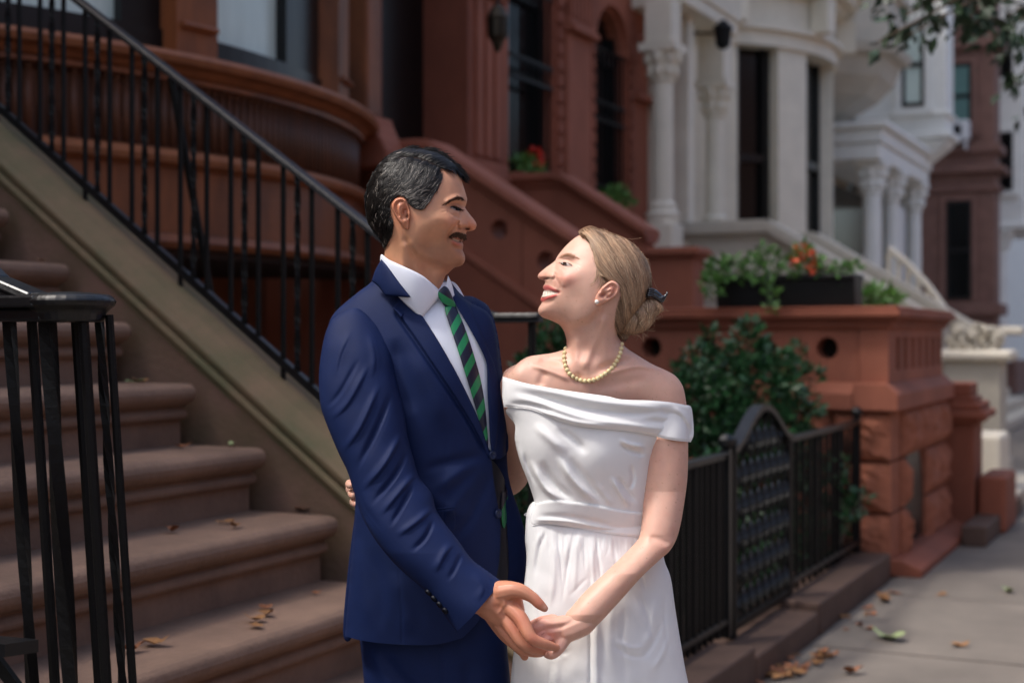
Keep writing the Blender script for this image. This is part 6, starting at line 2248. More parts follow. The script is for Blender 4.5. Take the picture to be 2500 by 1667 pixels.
# the sleeve is cut off square at the cuff so that it stays open round the wrist
i0 = int(np.argmin(np.linalg.norm(keep_ - np.array((1158, 1370)), axis=1)))
i1 = int(np.argmin(np.linalg.norm(keep_ - np.array((1082, 1496)), axis=1)))
if i0 < i1:
    sl_poly = np.concatenate([keep_[:i0 + 1], np.array([(1190, 1393), (1225.5, 1419), (1205, 1443), (1187, 1465), (1168, 1487), (1150, 1508), (1132, 1525), (1114, 1542), (1098, 1520)]), keep_[i1:]])
else:
    sl_poly = keep_
v, f, xy, _ = surf(SL, sl_poly, off=0, kb=.9, smooth=False)
SLV = MAN.mesh('sleeve', v, f, SUIT, parent=JKT)
for k in range(4):
    t = k / 3
    v, f = button(1047 + 41 * t, 1444 + 45 * t, SL, .0062, BTN, off=1.5)
    MAN.mesh('cuff_button', v, f, BTN2, parent=SLV)
# far sleeve, reaching round behind the woman
v, f = tube3([cpt(1140, 790, 2.80), cpt(1150, 900, 2.86), cpt(1160, 1050, 2.95), cpt(1290, 1095, 2.98), cpt(1410, 1110, 2.90)], [.055, .062, .058, .052, .042], 20)
MAN.mesh('sleeve', v, f, SUIT, parent=JKT)
# back vent panel visible at the left edge
VF = Relief([(866, 1262), (872, 1262), (868, 1400), (862, 1546), (838, 1549), (848, 1405)], 2.765, step=2.0, c=.5)
v, f, _, _ = surf(VF)
MAN.mesh('vent_flap', v, f, SUIT, parent=JKT)
# trousers and shoes
TRS = Relief([(880, 1440), (1000, 1430), (1120, 1430), (1214, 1450), (1240, 1600), (1245, 1750), (1225, 2100), (1205, 2420), (1195, 2630), (1110, 2640), (1090, 2300), (1075, 1900), (1060, 1800), (1050, 1900), (1040, 2250), (1040, 2630), (940, 2630), (925, 2250), (905, 1900), (888, 1660)], 2.74, step=4.0, c=.75)
TRS.stroke([(1078, 1570), (1075, 1700), (1070, 1900)], 2.5, 3, tail=.05)
TRS.stroke([(905, 1580), (930, 1640), (960, 1690)], 16, 7)
TRS.stroke([(930, 1590), (975, 1650), (1030, 1700)], 16, -6)
TRS.stroke([(1150, 1590), (1135, 1690), (1110, 1800)], 20, -9)
v, f, xy, _ = surf(TRS, kb=.9)
TRO = MAN.mesh('trousers', v, f, SUIT)
SHOE = mat('black_leather', (22, 20, 20), .25, .2, 20, .05, 100, spec=.6)
for (px, yy) in ((985, 2.70), (1152, 2.76)):
    v, f = tube3([cpt(px - 40, 2640, yy), cpt(px + 20, 2635, yy), cpt(px + 90, 2652, yy - .05), cpt(px + 170, 2660, yy - .10)], [.034, .045, .040, .026], 14, flat=1.0)
    v[:, 2] = np.maximum(v[:, 2], 0.001)
    MAN.mesh('shoe', v, f, SHOE)
# ------------------------------------------------------------------ the woman
import copy
YW = 2.66
WOM = Person('woman in a white off-shoulder dress and pearl necklace, laughing up at the man', (1450 - 1250) / FPX * YW, YW)
wface = [(1420, 572), (1407, 578.4), (1392, 590.2), (1376.7, 605.5), (1366, 618.6), (1358.8, 629), (1355.2, 636.5), (1345.5, 644.4), (1334, 652.2), (1322.5, 661.6), (1314.5, 669.5), (1312.8, 675.5), (1315.4, 680.6), (1321, 683), (1326.6, 684.4), (1330, 688), (1329.2, 693.4), (1326, 698.5),
         (1325.8, 703.5), (1328.6, 708.6), (1326, 713.5), (1324, 721), (1320.8, 727), (1320, 733), (1322.6, 737.6), (1320.8, 742.5), (1315.6, 750.8), (1313.7, 759.5), (1316.6, 768), (1325, 775), (1342, 781.4), (1359.4, 789), (1369, 796.6), (1376, 808), (1381, 821), (1383.3, 836), (1380, 851)]
wsh = [(1362, 858), (1340, 863), (1312, 866.5), (1286, 872), (1263, 887), (1246, 907), (1237, 930), (1233, 965), (1240, 1010), (1262, 1045), (1300, 1075), (1420, 1085), (1530, 1078), (1556, 1045), (1566, 1010), (1577, 1010), (1582, 1060), (1578, 1142), (1569, 1246), (1562, 1303), (1546, 1330), (1483, 1392), (1431, 1440), (1398, 1478), (1380, 1502),
       (1382, 1540), (1402, 1562), (1431, 1547), (1462, 1522), (1515, 1465), (1567, 1407), (1613, 1364), (1634, 1345), (1650, 1319), (1661, 1282), (1671, 1225), (1678.6, 1162), (1680, 1079), (1678, 1010), (1672, 962), (1664.7, 938.5), (1649, 917.5), (1624, 903), (1593, 889), (1558, 868), (1528, 848), (1514, 830), (1508, 815)]
wskull = [(1520, 800), (1540, 776), (1562, 748), (1576, 716), (1582, 690), (1581, 664), (1573, 638), (1555, 613), (1526, 590), (1490, 575), (1459, 565), (1438, 563)]
def wc(X, Y):
    head = sstep(-Y, -875, -815)
    arm = np.maximum(sstep(X, 1558, 1600) * sstep(Y, 940, 1060), sstep(Y, 1085, 1110))
    return .75 * (1 - np.maximum(head, arm)) + 2.45 * head * (1 - arm) + 2.1 * arm
def wbase(x, y):
    a = np.maximum(sstep(x, 1545, 1600) * sstep(y, 930, 1080), sstep(y, 1085, 1110))
    return a * np.interp(y, [930, 1080, 1200, 1310, 1400, 1500], [0, 22, 40, 88, 150, 184])
WB = Relief(wface + wsh + wskull, YW, step=1.6, c=wc, sub=6, base=wbase)
H = WB
jl = np.interp(H.X, [1313, 1340, 1360, 1385, 1415, 1440, 1456, 1475], [776, 784, 790, 787, 779, 766, 750, 732])
H.d *= 1 - .20 * sstep(H.Y - jl, -3, 26) * sstep(-H.X, -1482, -1448) * sstep(-H.Y, -900, -850)
H.blur(2)
H.pit(1420, 628, 24, 28, -3)
H.stroke([(1364, 630), (1382, 620), (1406, 630)], 7, 4)
H.pit(1386, 639, 19, 11, -13)
H.pit(1381, 643.5, 9.5, 7, 6.5)
H.stroke([(1369, 640), (1378, 634.5), (1390, 636.5), (1400, 645)], 1.7, -2.4)
H.stroke([(1369, 642.5), (1379, 642.8), (1388, 645), (1396, 648.5)], 1.6, -3.2)
H.stroke([(1371, 649), (1381, 653), (1393, 652)], 2.8, .7)
H.stroke([(1371, 655), (1383, 660.5), (1398, 657)], 2.4, -1.5)
for a in (((1398, 647), (1408, 652), (1416, 660)), ((1397, 650), (1405, 657), (1410, 664)), ((1399, 644), (1410, 646), (1419, 651))):
    H.stroke(list(a), 1.3, -1.2)
H.pit(1402, 672, 30, 18, 4, -.5)
H.pit(1379, 677, 18, 19, 8)
H.stroke([(1358, 638), (1356, 650), (1353, 662)], 6, -5)
H.stroke([(1354, 640), (1340, 652), (1322, 668)], 6, 2)
H.pit(1343.5, 673, 10.5, 8.5, 8)
H.pit(1321, 675, 8, 7, 3.5)
H.stroke([(1351, 663), (1355.5, 671), (1353, 680), (1346, 684.5)], 2.4, -5)
H.pit(1334, 680.5, 7.5, 2.8, -9)
H.stroke([(1353, 672), (1361, 685), (1367, 699), (1367, 712)], 3.0, -3.6)
H.stroke([(1362, 670), (1372, 688), (1377, 704)], 9, 2.2)
H.stroke([(1326, 703.5), (1336, 700), (1350, 705.5), (1364, 711.5)], 3.6, 3.6)
H.stroke([(1326, 713), (1338, 715.5), (1352, 715.5), (1366, 713)], 4.4, -6.5, tail=.12)
H.stroke([(1325, 716), (1338, 716), (1352, 716)], 2.8, 4.0, tail=.1)
H.stroke([(1322, 730), (1335, 727), (1352, 721.5), (1365, 714.5)], 3.8, 5)
H.stroke([(1322, 740), (1338, 738.5), (1356, 730)], 4.5, -3.5)
H.pit(1366.5, 713, 3.5, 3.5, -3.5)
H.pit(1327, 757, 14, 14, 5)
H.pit(1405, 728, 22, 22, -3)
H.stroke([(1478, 765), (1452, 835), (1420, 905)], 11, 7, tail=.15)
H.stroke([(1404, 815), (1406, 860), (1408, 900)], 9, 4)
H.stroke([(1430, 930), (1490, 910), (1560, 893), (1620, 910)], 7, 6)
H.stroke([(1450, 905), (1510, 885), (1560, 876)], 10, -6)
H.stroke([(1440, 950), (1510, 935), (1590, 925)], 13, -4)
H.stroke([(1398, 930), (1350, 908), (1290, 888)], 7, 6)
H.stroke([(1385, 890), (1350, 882), (1310, 880)], 8, -5)
H.stroke([(1335, 905), (1322, 925), (1318, 945)], 10, -5)
H.pit(1412, 922, 13, 12, -7)
H.pit(1640, 950, 30, 36, 5)
H.pit(1262, 915, 22, 26, 7)
H.stroke([(1572, 985), (1582, 1020), (1584, 1050)], 5, -5)
H.stroke([(1640, 1330), (1612, 1318), (1580, 1312)], 8, -4)
H.pit(1632, 1338, 14, 14, 4)
H.blur(1)
H.stroke([(1369, 642.5), (1379, 642.8), (1388, 645), (1396, 648.5)], 1.2, -2.0)

def wskin(XY):
    n = len(XY)
    c = np.tile(np.array(lin((216, 172, 152))), (n, 1))
    low = sstep(XY[:, 1], 860, 1100)
    paint(c, XY, .35 * low, (214, 166, 146))
    blotch(c, XY, 5, (214, 146, 128), (220, 184, 158), 160, (168, 112, 88), 260)
    paint(c, XY, .55 * blobw(XY, 1382, 680, 26, 20), (220, 138, 122))
    paint(c, XY, .35 * blobw(XY, 1322, 674, 14, 10), (218, 144, 128))
    paint(c, XY, .35 * blobw(XY, 1340, 800, 60, 40), (216, 164, 142))
    paint(c, XY, .30 * blobw(XY, 1430, 880, 70, 60), (222, 166, 146))
    paint(c, XY, .30 * blobw(XY, 1625, 1345, 26, 22), (222, 150, 130))
    paint(c, XY, .92 * polyw(XY, [(1325.5, 702), (1330, 696.5), (1339, 696), (1352, 703), (1366, 711), (1366, 714), (1352, 711), (1338, 708.5), (1328.5, 709)], 1.6), (188, 92, 90))
    paint(c, XY, .92 * polyw(XY, [(1319.5, 734), (1320.5, 727), (1334, 724.5), (1354, 718.5), (1366, 713.5), (1354, 725), (1336, 732), (1324, 737)], 1.6), (206, 96, 92))
    paint(c, XY, .95 * polyw(XY, [(1327, 710), (1340, 710), (1354, 712.5), (1366, 713.5), (1354, 718), (1336, 724), (1323, 727)], 1.2), (110, 40, 38))
    teeth = polyw(XY, [(1325, 713), (1332, 709.5), (1345, 711), (1355, 714), (1362, 715.5), (1352, 718), (1336, 722.5), (1323, 724)], 1.0)
    gaps = np.maximum.reduce([linew(XY, [(x0, 708), (x0 - 1.5, 726)], .55, 0) for x0 in (1331, 1337.5, 1343.5, 1349, 1354, 1358.5)])
    paint(c, XY, .95 * teeth, (238, 230, 214))
    paint(c, XY, .55 * teeth * gaps, (170, 130, 116))
    paint(c, XY, .9 * linew(XY, [(1369, 642.5), (1379, 642.3), (1388, 644.5), (1396, 648.5)], 2.6, .08), (46, 30, 24))
    paint(c, XY, .8 * blobw(XY, 1378, 645.2, 4.2, 2.6), (62, 42, 34))
    paint(c, XY, .7 * linew(XY, [(1371, 644.5), (1379, 645.5), (1387, 647)], 2.2), (80, 58, 46))
    paint(c, XY, .28 * blobw(XY, 1384, 650, 16, 9), (204, 140, 122))
    paint(c, XY, .75 * polyw(XY, [(1363, 631), (1372, 624), (1384, 618.5), (1398, 622), (1409, 630), (1396, 627), (1384, 625), (1372, 629)], 2.5), (140, 98, 76))
    paint(c, XY, .9 * blobw(XY, 1334, 680.8, 7, 2.2), (96, 46, 40))
    for (x, y, r) in ((1421, 786, 1.2), (1411, 782, 1.1), (1632, 1086, 1.5), (1650, 1226, 1.3), (1579, 1362, 1.2), (1593, 973, 1.0), (1660, 1245, 1.0), (1445, 823, .9)):
        paint(c, XY, .75 * blobw(XY, x, y, r, r), (120, 72, 54))
    return c
def ear_base_w(x, y):
    return WB.D(x, y) + 2 + np.clip((x - 1460) * .20, 0, 12)
def ear_sculpt_w(E):
    E.d += 3.0 * (E.t > 0)
    E.stroke([(1464, 712), (1476, 698), (1490, 689), (1503, 692), (1509.5, 703), (1505, 718), (1490, 730), (1474, 738)], 3.3, 4.6, tail=.1)
    E.stroke([(1478, 706), (1490, 697), (1499, 700), (1501, 708), (1494, 720), (1480, 729)], 2.4, -4, tail=.1)
    E.stroke([(1482, 712), (1491, 706), (1493, 713), (1484, 723)], 2.8, 2.8)
    E.pit(1473, 720, 9, 6, -8, -.6)
    E.pit(1466, 715.5, 3.5, 4, 3)
    E.pit(1459, 738, 5.5, 6, 3)
    E.blur(1)
WE = Relief([(1455, 723), (1462, 711), (1473, 698), (1490, 686), (1502, 687.5), (1511, 696), (1513.4, 706), (1506.9, 720.5), (1492, 731), (1478, 738), (1467, 745.4), (1458, 746.5), (1452, 741), (1451.5, 733)], YW, step=1.0, c=.35, base=ear_base_w)
ear_sculpt_w(WE)
def wear_col(XY):
    c = np.tile(np.array(lin((218, 162, 140))), (len(XY), 1))
    paint(c, XY, .7 * blobw(XY, 1472, 721, 9, 5, -.6), (150, 74, 58))
    paint(c, XY, .5 * blobw(XY, 1494, 705, 7, 8), (206, 122, 100))
    return c
# her near hand, lying in his
wh = []
WP = Relief([(1412, 1503), (1378, 1501), (1348, 1504.5), (1322, 1507.5), (1308, 1516), (1308, 1540), (1322, 1560), (1345, 1574), (1368, 1579), (1396, 1566), (1412, 1547), (1418, 1524)], 2.507, step=1.8, c=1.15)
WP.stroke([(1400, 1515), (1360, 1520), (1322, 1524)], 6, 3)
WP.stroke([(1400, 1530), (1362, 1542), (1330, 1546)], 5, 2.5)
WP.stroke([(1395, 1522), (1360, 1531), (1326, 1535)], 4, -2)
v, f, _, _ = surf(WP, kb=.9)
wh.append((v, f))
def wf(pts, rads):
    return tube3([cpt(*p) for p in pts], [r * 2.5 / FPX for r in rads], 10)
wh.append(wf([(1458, 1492, 2.530), (1424, 1520, 2.514), (1385, 1538, 2.506)], [22, 31, 30]))
wh.append(wf([(1335, 1524, 2.505), (1308, 1534, 2.500), (1288, 1548, 2.506), (1276, 1560, 2.515)], [16, 14, 12, 9]))
wh.append(wf([(1340, 1538, 2.505), (1318, 1552, 2.498), (1298, 1566, 2.503), (1288, 1576, 2.512)], [15, 14, 12, 9]))
wh.append(wf([(1348, 1552, 2.505), (1330, 1568, 2.492), (1312, 1582, 2.498), (1305, 1590, 2.508)], [14, 13, 11, 9]))
wh.append(wf([(1378, 1560, 2.502), (1362, 1585, 2.485), (1347, 1598, 2.480), (1334, 1596, 2.488)], [17, 14, 11.5, 9.5]))
wh.append(wf([(1350, 1512, 2.515), (1322, 1516, 2.522), (1298, 1524, 2.53)], [15, 13, 10]))
whV, whF = fuse(wh, .0015, 4)
def whand_col(V):
    XY = to_px(V)
    c = np.tile(np.array(lin((215, 169, 149))), (len(V), 1))
    paint(c, XY, .5 * sstep(-XY[:, 0], -1400, -1330), (216, 152, 132))
    paint(c, XY, .5 * blobw(XY, 1335, 1548, 26, 18), (226, 150, 134))
    paint(c, XY, .4 * blobw(XY, 1320, 1512, 16, 10), (214, 140, 122))
    paint(c, XY, .8 * linew(XY, [(1321, 1550), (1326, 1546), (1330, 1543)], 1.2), (160, 80, 66))
    paint(c, XY, .8 * linew(XY, [(1338, 1561), (1346, 1563), (1353, 1560)], 1.2), (160, 80, 66))
    return c
bp_, cl_ = [], []
v, f, xy, _ = surf(WB)
bp_.append((v, f)); cl_.append(wskin(xy))
for sg in (1, -1):
    v, f, xy, _ = surf(WE, kb=.2)
    if sg < 0:
        v = v.copy(); v[:, 1] = 2 * YW - v[:, 1]; f = [q[::-1] for q in f]
    bp_.append((v, f)); cl_.append(wear_col(xy))
bp_.append((whV, whF)); cl_.append(whand_col(whV))
flesh = np.array(lin((215, 168, 148)))
# the arm that goes round his back, with fingers showing past his jacket; legs under the skirt
limbs = [tube3([cpt(1268, 935, 2.68), cpt(1268, 1030, 2.74), cpt(1262, 1120, 2.86), cpt(1225, 1178, 2.96), cpt(1060, 1200, 2.98), cpt(930, 1205, 2.93)], [.036, .040, .036, .034, .028, .022], 18)]
limbs.append(tube3([cpt(935, 1205, 2.93), cpt(900, 1200, 2.90), cpt(880, 1196, 2.87)], [.022, .026, .024], 12, flat=1.4))
for k, (x, y) in enumerate(((851, 1181), (857, 1205), (863, 1226))):
    limbs.append(tube3([cpt(888, 1190 + 14 * k, 2.87), cpt(866, y - 2, 2.825), cpt(x + 2, y, 2.785), cpt(x + 6, y + 4, 2.76)], [.010, .009, .0085, .007], 10))
limbs.append(tube3([cpt(1390, 1600, 2.66), cpt(1395, 2050, 2.67), cpt(1400, 2600, 2.70)], [.085, .058, .036], 16))
limbs.append(tube3([cpt(1540, 1600, 2.68), cpt(1535, 2050, 2.70), cpt(1530, 2620, 2.72)], [.085, .058, .036], 16))
for v, f in limbs:
    bp_.append((v, f)); cl_.append(np.tile(flesh, (len(v), 1)))
V, F = merge(bp_)
WOM.mesh('body', V, F, SKIN_W, col=np.concatenate(cl_))

# ------------------------------------------------------------------ her hair
surfw = lambda x, y, h, sg: WB.lift(x, y, h, sg)
whair = [(1411, 567), (1424.5, 556), (1442, 551), (1459.6, 557), (1491, 567), (1529.7, 583), (1561, 608), (1581, 637), (1589, 665), (1589, 696), (1583, 724), (1570, 752), (1552, 778), (1534, 805), (1522, 822), (1511, 824), (1501, 800), (1500, 775), (1506, 745), (1514, 718), (1512, 704), (1502, 688), (1491, 684), (1478, 678), (1461, 666), (1453, 640), (1443, 603), (1428, 577)]
wcp = crom(whair, 5)
v, f, xy, _ = surf(WB, whair, off=0, offf=lambda x, y, t: 3.6 * np.clip((t - 5) / 14, 0, 1) - 1.6, back=True)
tt = seg_dist(xy, wcp, True)[0]
v = cap_wrap(v, xy, WB, 2.6 * np.clip(tt / 8 - .4, 0, 1))
cc = np.tile(np.array(lin((134, 106, 84))), (len(v), 1))
paint(cc, xy, .75 * np.exp(-(tt / 7) ** 2) * (xy[:, 0] < 1500), (206, 164, 132))
WHAIR = WOM.mesh('hair', v, f, CAPM, col=cc)
G_w = [(1425, 560, 1440, 580), (1445, 556, 1475, 590), (1440, 600, 1462, 645), (1470, 570, 1510, 620), (1456, 640, 1480, 672), (1500, 580, 1540, 630), (1475, 610, 1505, 665), (1535, 600, 1565, 655), (1515, 640, 1535, 700), (1490, 670, 1515, 695),
       (1560, 650, 1570, 705), (1540, 690, 1545, 745), (1515, 700, 1522, 750), (1570, 710, 1558, 755), (1522, 750, 1525, 790), (1505, 770, 1515, 805), (1545, 750, 1545, 785), (1580, 680, 1575, 725), (1512, 800, 1525, 815)]
def blond(P, rg):
    n = len(P)
    c = np.tile(np.array(lin((168, 136, 108))), (n, 1)) * rg.uniform(.72, 1.22, n)[:, None]
    q = P[:, 0] * .80 - P[:, 1] * .45                       # locks lie side by side across the sweep of the hair
    lock = np.sin(q * .22) + .8 * np.sin(q * .53 + 1.3) + .5 * np.sin(q * 1.1 + P[:, 1] * .03)
    c *= (1 + .22 * lock)[:, None]
    g = rg.random(n) < .10 + .14 * (lock > .6)
    c[g] = np.array(lin((210, 182, 150))) * rg.uniform(.6, 1.15, g.sum())[:, None]
    dk = rg.random(n) < .10 + .3 * np.exp(-((P[:, 0] - 1508) / 14) ** 2) * (P[:, 1] > 690)
    c[dk] *= .5
    return c
hv, hf, hcz = strands(surfw, whair, G_w, 9500, 95, 10, .30, 5.5, 41, blond, jitter=.045, coh=.05, curl=.008, wave=.02, tipw=.15, clip=whair)
h2, f2, c2 = strands(surfw, None, G_w, 2600, 160, 14, .32, 6.0, 42, blond, jitter=.035, coh=.05, curl=.006, wave=.02, tipw=.2, startline=[(1414, 567), (1430, 577), (1446, 603), (1456, 638), (1465, 662), (1480, 674), (1494, 681)], clip=whair)
h3, f3, c3 = strands(surfw, None, G_w, 34, 70, 10, .18, 11, 43, blond, jitter=.22, curl=.05, wave=.05, tipw=.1, startline=[(1436, 553), (1460, 556), (1491, 566), (1561, 607), (1588, 665), (1586, 724)])
h4, f4, c4 = strands(surfw, None, [(1460, 668, 1470, 695), (1480, 680, 1470, 705)], 60, 34, 7, .3, 4, 44, blond, jitter=.5, curl=.06, tipw=.1, startline=[(1456, 655), (1466, 672), (1482, 680)])
V, F = merge([(hv, hf), (h2, f2), (h3, f3), (h4, f4)])
WOM.mesh('hair_strands', V, F, HAIRM, parent=WHAIR, col=np.concatenate([hcz, c2, c3, c4]), kind='stuff')
BN = Relief([(1540, 752), (1562, 736), (1584, 727), (1602, 729), (1616, 741), (1617, 755), (1602, 767), (1592, 786), (1576, 803), (1552, 811), (1530, 812), (1516, 800), (1520, 775)], YW, step=1.6, c=2.2, base=lambda x, y: 8 + 0 * x)
BN.stroke([(1545, 760), (1560, 785), (1550, 808)], 4, -6)
BN.stroke([(1568, 745), (1582, 770), (1574, 798)], 4, -5)
BN.stroke([(1590, 738), (1602, 750), (1600, 764)], 3, -4)
v, f, xy, _ = surf(BN)
BUN = WOM.mesh('hair_bun', v, f, CAPM, parent=WHAIR, col=np.tile(np.array(lin((118, 86, 60))), (len(v), 1)))
b1, bf1, bc1 = strands(lambda x, y, h, sg: BN.lift(x, y, h, sg), [(1542, 754), (1564, 740), (1584, 731), (1600, 733), (1612, 743), (1612, 754), (1598, 765), (1588, 785), (1574, 799), (1552, 807), (1532, 808), (1520, 798)],
                       [(1545, 755, 1540, 780), (1570, 745, 1575, 770), (1575, 770, 1562, 798), (1595, 735, 1606, 748), (1606, 750, 1592, 770), (1540, 785, 1535, 805), (1558, 770, 1552, 795)], 2600, 42, 8, .33, 3.5, 45, blond, jitter=.12, curl=.05, clip=[(1540, 752), (1562, 736), (1584, 727), (1602, 729), (1616, 741), (1617, 755), (1602, 767), (1592, 786), (1576, 803), (1552, 811), (1530, 812), (1516, 800), (1520, 775)])
b2, bf2, bc2 = strands(lambda x, y, h, sg: BN.lift(x, y, h, sg), None, [(1600, 760, 1625, 765), (1540, 808, 1560, 830)], 30, 26, 7, .28, 6, 46, blond, jitter=.6, curl=.12, tipw=.1, startline=[(1612, 745), (1598, 768), (1574, 802), (1530, 812)])
V, F = merge([(b1, bf1), (b2, bf2)])
WOM.mesh('bun_strands', V, F, HAIRM, parent=WHAIR, col=np.concatenate([bc1, bc2]), kind='stuff')
bV, bF, bC = strands(surfw, [(1363, 631.5), (1372, 624), (1384, 618), (1398, 621.5), (1409, 630), (1396, 627.5), (1384, 625), (1372, 629.5)], [(1366, 628, 1380, 621), (1382, 621, 1396, 624), (1396, 624, 1408, 630)], 70, 8, 4, .24, .5, 47, lambda P, rg: np.tile(np.array(lin((164, 120, 92))), (len(P), 1)) * rg.uniform(.7, 1.3, len(P))[:, None])
WOM.mesh('eyebrow', bV, bF, FUZZ, col=bC)
lV, lF, lC = strands(surfw, [(1369, 641), (1390, 644), (1390, 646.5), (1369, 643.5)], [(1380, 642, 1373, 646), (1390, 645, 1386, 650)], 26, 3.6, 3, .28, 2.0, 48, lambda P, rg: np.tile(np.array(lin((50, 34, 26))), (len(P), 1)))
WOM.mesh('eyelash', lV, lF, FUZZ, col=lC)
eye_patch(WOM, WB, [(1368.5, 643), (1376, 639.6), (1387, 641.8), (1398, 648.7), (1387, 649.4), (1376, 648.4)], 1.3, (1377, 644), (1384, 1))
# claw clip
CLIPM = mat('dark_acetate', (22, 28, 40), .18, .3, 30, 0, spec=.7, coat=.5)
CP = Relief([(1584, 704), (1584, 704), (1600, 706), (1613, 716), (1620, 721.5), (1630, 710), (1630, 710), (1629.5, 720), (1619, 738), (1611, 737), (1602, 731), (1592, 726), (1583, 722)], YW, step=1.2, c=1.0, base=lambda x, y: 22 + 0 * x)
CP.stroke([(1618, 737), (1617, 726), (1621, 720)], 1.2, 2.5)
CP.stroke([(1590, 712), (1604, 719), (1614, 728)], 2, -2)
v, f, xy, _ = surf(CP)
CLIP = WOM.mesh('hair_clip', v, f, CLIPM)
for k in range(4):
    v, f = tube3([cpt(1596 - k, 707 + 5 * k, 2.635), cpt(1586 - k, 706 + 5 * k, 2.63), cpt(1578 - k, 711 + 5 * k, 2.64)], [.0022, .002, .0014], 8)
    WOM.mesh('clip_tooth', v, f, CLIPM, parent=CLIP)
# pearl and necklace
PEARL = mat('pearl', (238, 230, 218), .18, .03, 30, 0, spec=.6, coat=.4)
BEAD = mat('carved_ivory_bead', (226, 208, 160), .42, .14, 500, .5, 900, spec=.4)
def sphere(c, r, n=14, sq=1.0):
    V, F = [], []
    m = n // 2
    for i in range(m + 1):
        p = math.pi * i / m
        for k in range(n):
            t = 2 * math.pi * k / n
            V.append(c + r * np.array((math.sin(p) * math.cos(t), math.sin(p) * math.sin(t), sq * math.cos(p))))
    for i in range(m):
        for k in range(n):
            F.append((i * n + k, i * n + (k + 1) % n, (i + 1) * n + (k + 1) % n, (i + 1) * n + k))
    return np.array(V), F
pc = WE.place(1457.0, 737.5, float(WE.B(1457.0, 737.5)) + float(WE.D(1457.0, 737.5)) + 3.5)
v, f = sphere(pc, .0042)
WOM.mesh('pearl_earring', v, f, PEARL)
NP = crom([(1381, 851), (1377, 868), (1379.5, 889), (1387, 907), (1399, 919.5), (1415, 927.5), (1434, 930), (1455, 925.5), (1474, 914.6), (1493, 899), (1506, 880.6), (1515, 861), (1518, 840)], 20, False)
sl_ = np.concatenate([[0], np.cumsum(np.linalg.norm(np.diff(NP, axis=0), axis=1))])
NKL = None
nb_ = int(sl_[-1] / 10.6)
for k in range(nb_ + 1):
    q = sl_[-1] * k / nb_
    x, y = float(np.interp(q, sl_, NP[:, 0])), float(np.interp(q, sl_, NP[:, 1]))
    dep = float(WB.D(x, y)) + 3.5
    c = WB.place(x, y, dep)
    v, f = sphere(c, .0044, 12)
    rgb_ = np.random.default_rng(k)
    v = c + (v - c) * (1 + .05 * np.sin(7 * (v - c)[:, :1] / .0044 + k) * np.sin(6 * (v - c)[:, 2:] / .0044))
    if NKL is None:
        th, tf = tube3([WB.place(float(a[0]), float(a[1]), float(WB.D(a[0], a[1])) + 3.5) for a in NP[::12]], [.0012] * len(NP[::12]), 6, sub=2)
        NKL = WOM.mesh('necklace', th, tf, BEAD)
    WOM.mesh('bead', v, f, BEAD, parent=NKL)

# ------------------------------------------------------------------ her dress
DRESS = mat('white_crepe', (233, 233, 232), .85, .02, 20, .05, 38, spec=.1)
E = Relief([(1380, 840), (1312, 862), (1262, 882), (1240, 905), (1227, 925), (1225, 960), (1229, 1000), (1252, 1030), (1257, 1074), (1270, 1126), (1290, 1178), (1305, 1222), (1298, 1240), (1287, 1268), (1286, 1300), (1290, 1345), (1580, 1350), (1600, 1300), (1598, 1240), (1602, 1140), (1618, 1095), (1686, 1079), (1693.5, 1060), (1692, 1022), (1688, 993), (1676, 958), (1652, 915), (1593, 884), (1526, 846)], YW, step=2.4, c=.95)
E.d *= 1.0
E.pit(1462, 1120, 62, 62, 14)
E.pit(1335, 1085, 46, 56, 11)
EB = copy.deepcopy(E)
for pts, w, a in (([(1292, 1120), (1330, 1190), (1378, 1226)], 9, 9), ([(1318, 1120), (1352, 1180), (1405, 1226)], 10, -8), ([(1360, 1108), (1400, 1172), (1462, 1233)], 11, 9), ([(1385, 1110), (1428, 1172), (1490, 1232)], 12, -7),
                  ([(1490, 1160), (1516, 1205), (1540, 1242)], 7, 6), ([(1505, 1160), (1530, 1195), (1556, 1232)], 7, -5), ([(1508, 1068), (1535, 1084), (1580, 1092)], 7, 6), ([(1510, 1082), (1540, 1100), (1580, 1112)], 7, -6),
                  ([(1356, 1040), (1400, 1072), (1436, 1112)], 12, -6), ([(1300, 1030), (1330, 1060), (1390, 1110)], 13, 5), ([(1266, 1080), (1276, 1130), (1300, 1190)], 7, 5), ([(1278, 1100), (1290, 1140), (1312, 1190)], 6, -5),
                  ([(1540, 1130), (1545, 1170), (1535, 1200)], 6, -5), ([(1450, 1175), (1480, 1215), (1500, 1236)], 8, 4)):
    E.stroke(pts, w * .85, a * 1.45, tail=.35)
bod = [(1236, 1000), (1257, 1036), (1257, 1074), (1270, 1126), (1290, 1178), (1305, 1226), (1303, 1240), (1300, 1262), (1600, 1262), (1600, 1140), (1604, 1085), (1590, 1040), (1500, 1010), (1300, 975)]
deep = lambda x, y: np.maximum(E.D(x, y), (WB.D(x, y) + 5) * (y < 1075) * (x < 1560))
v, f, xy, _ = surf(E, bod, off=0, back=True, D=deep, kb=.9, step=2.2)
DR = WOM.mesh('dress', v, f, DRESS)
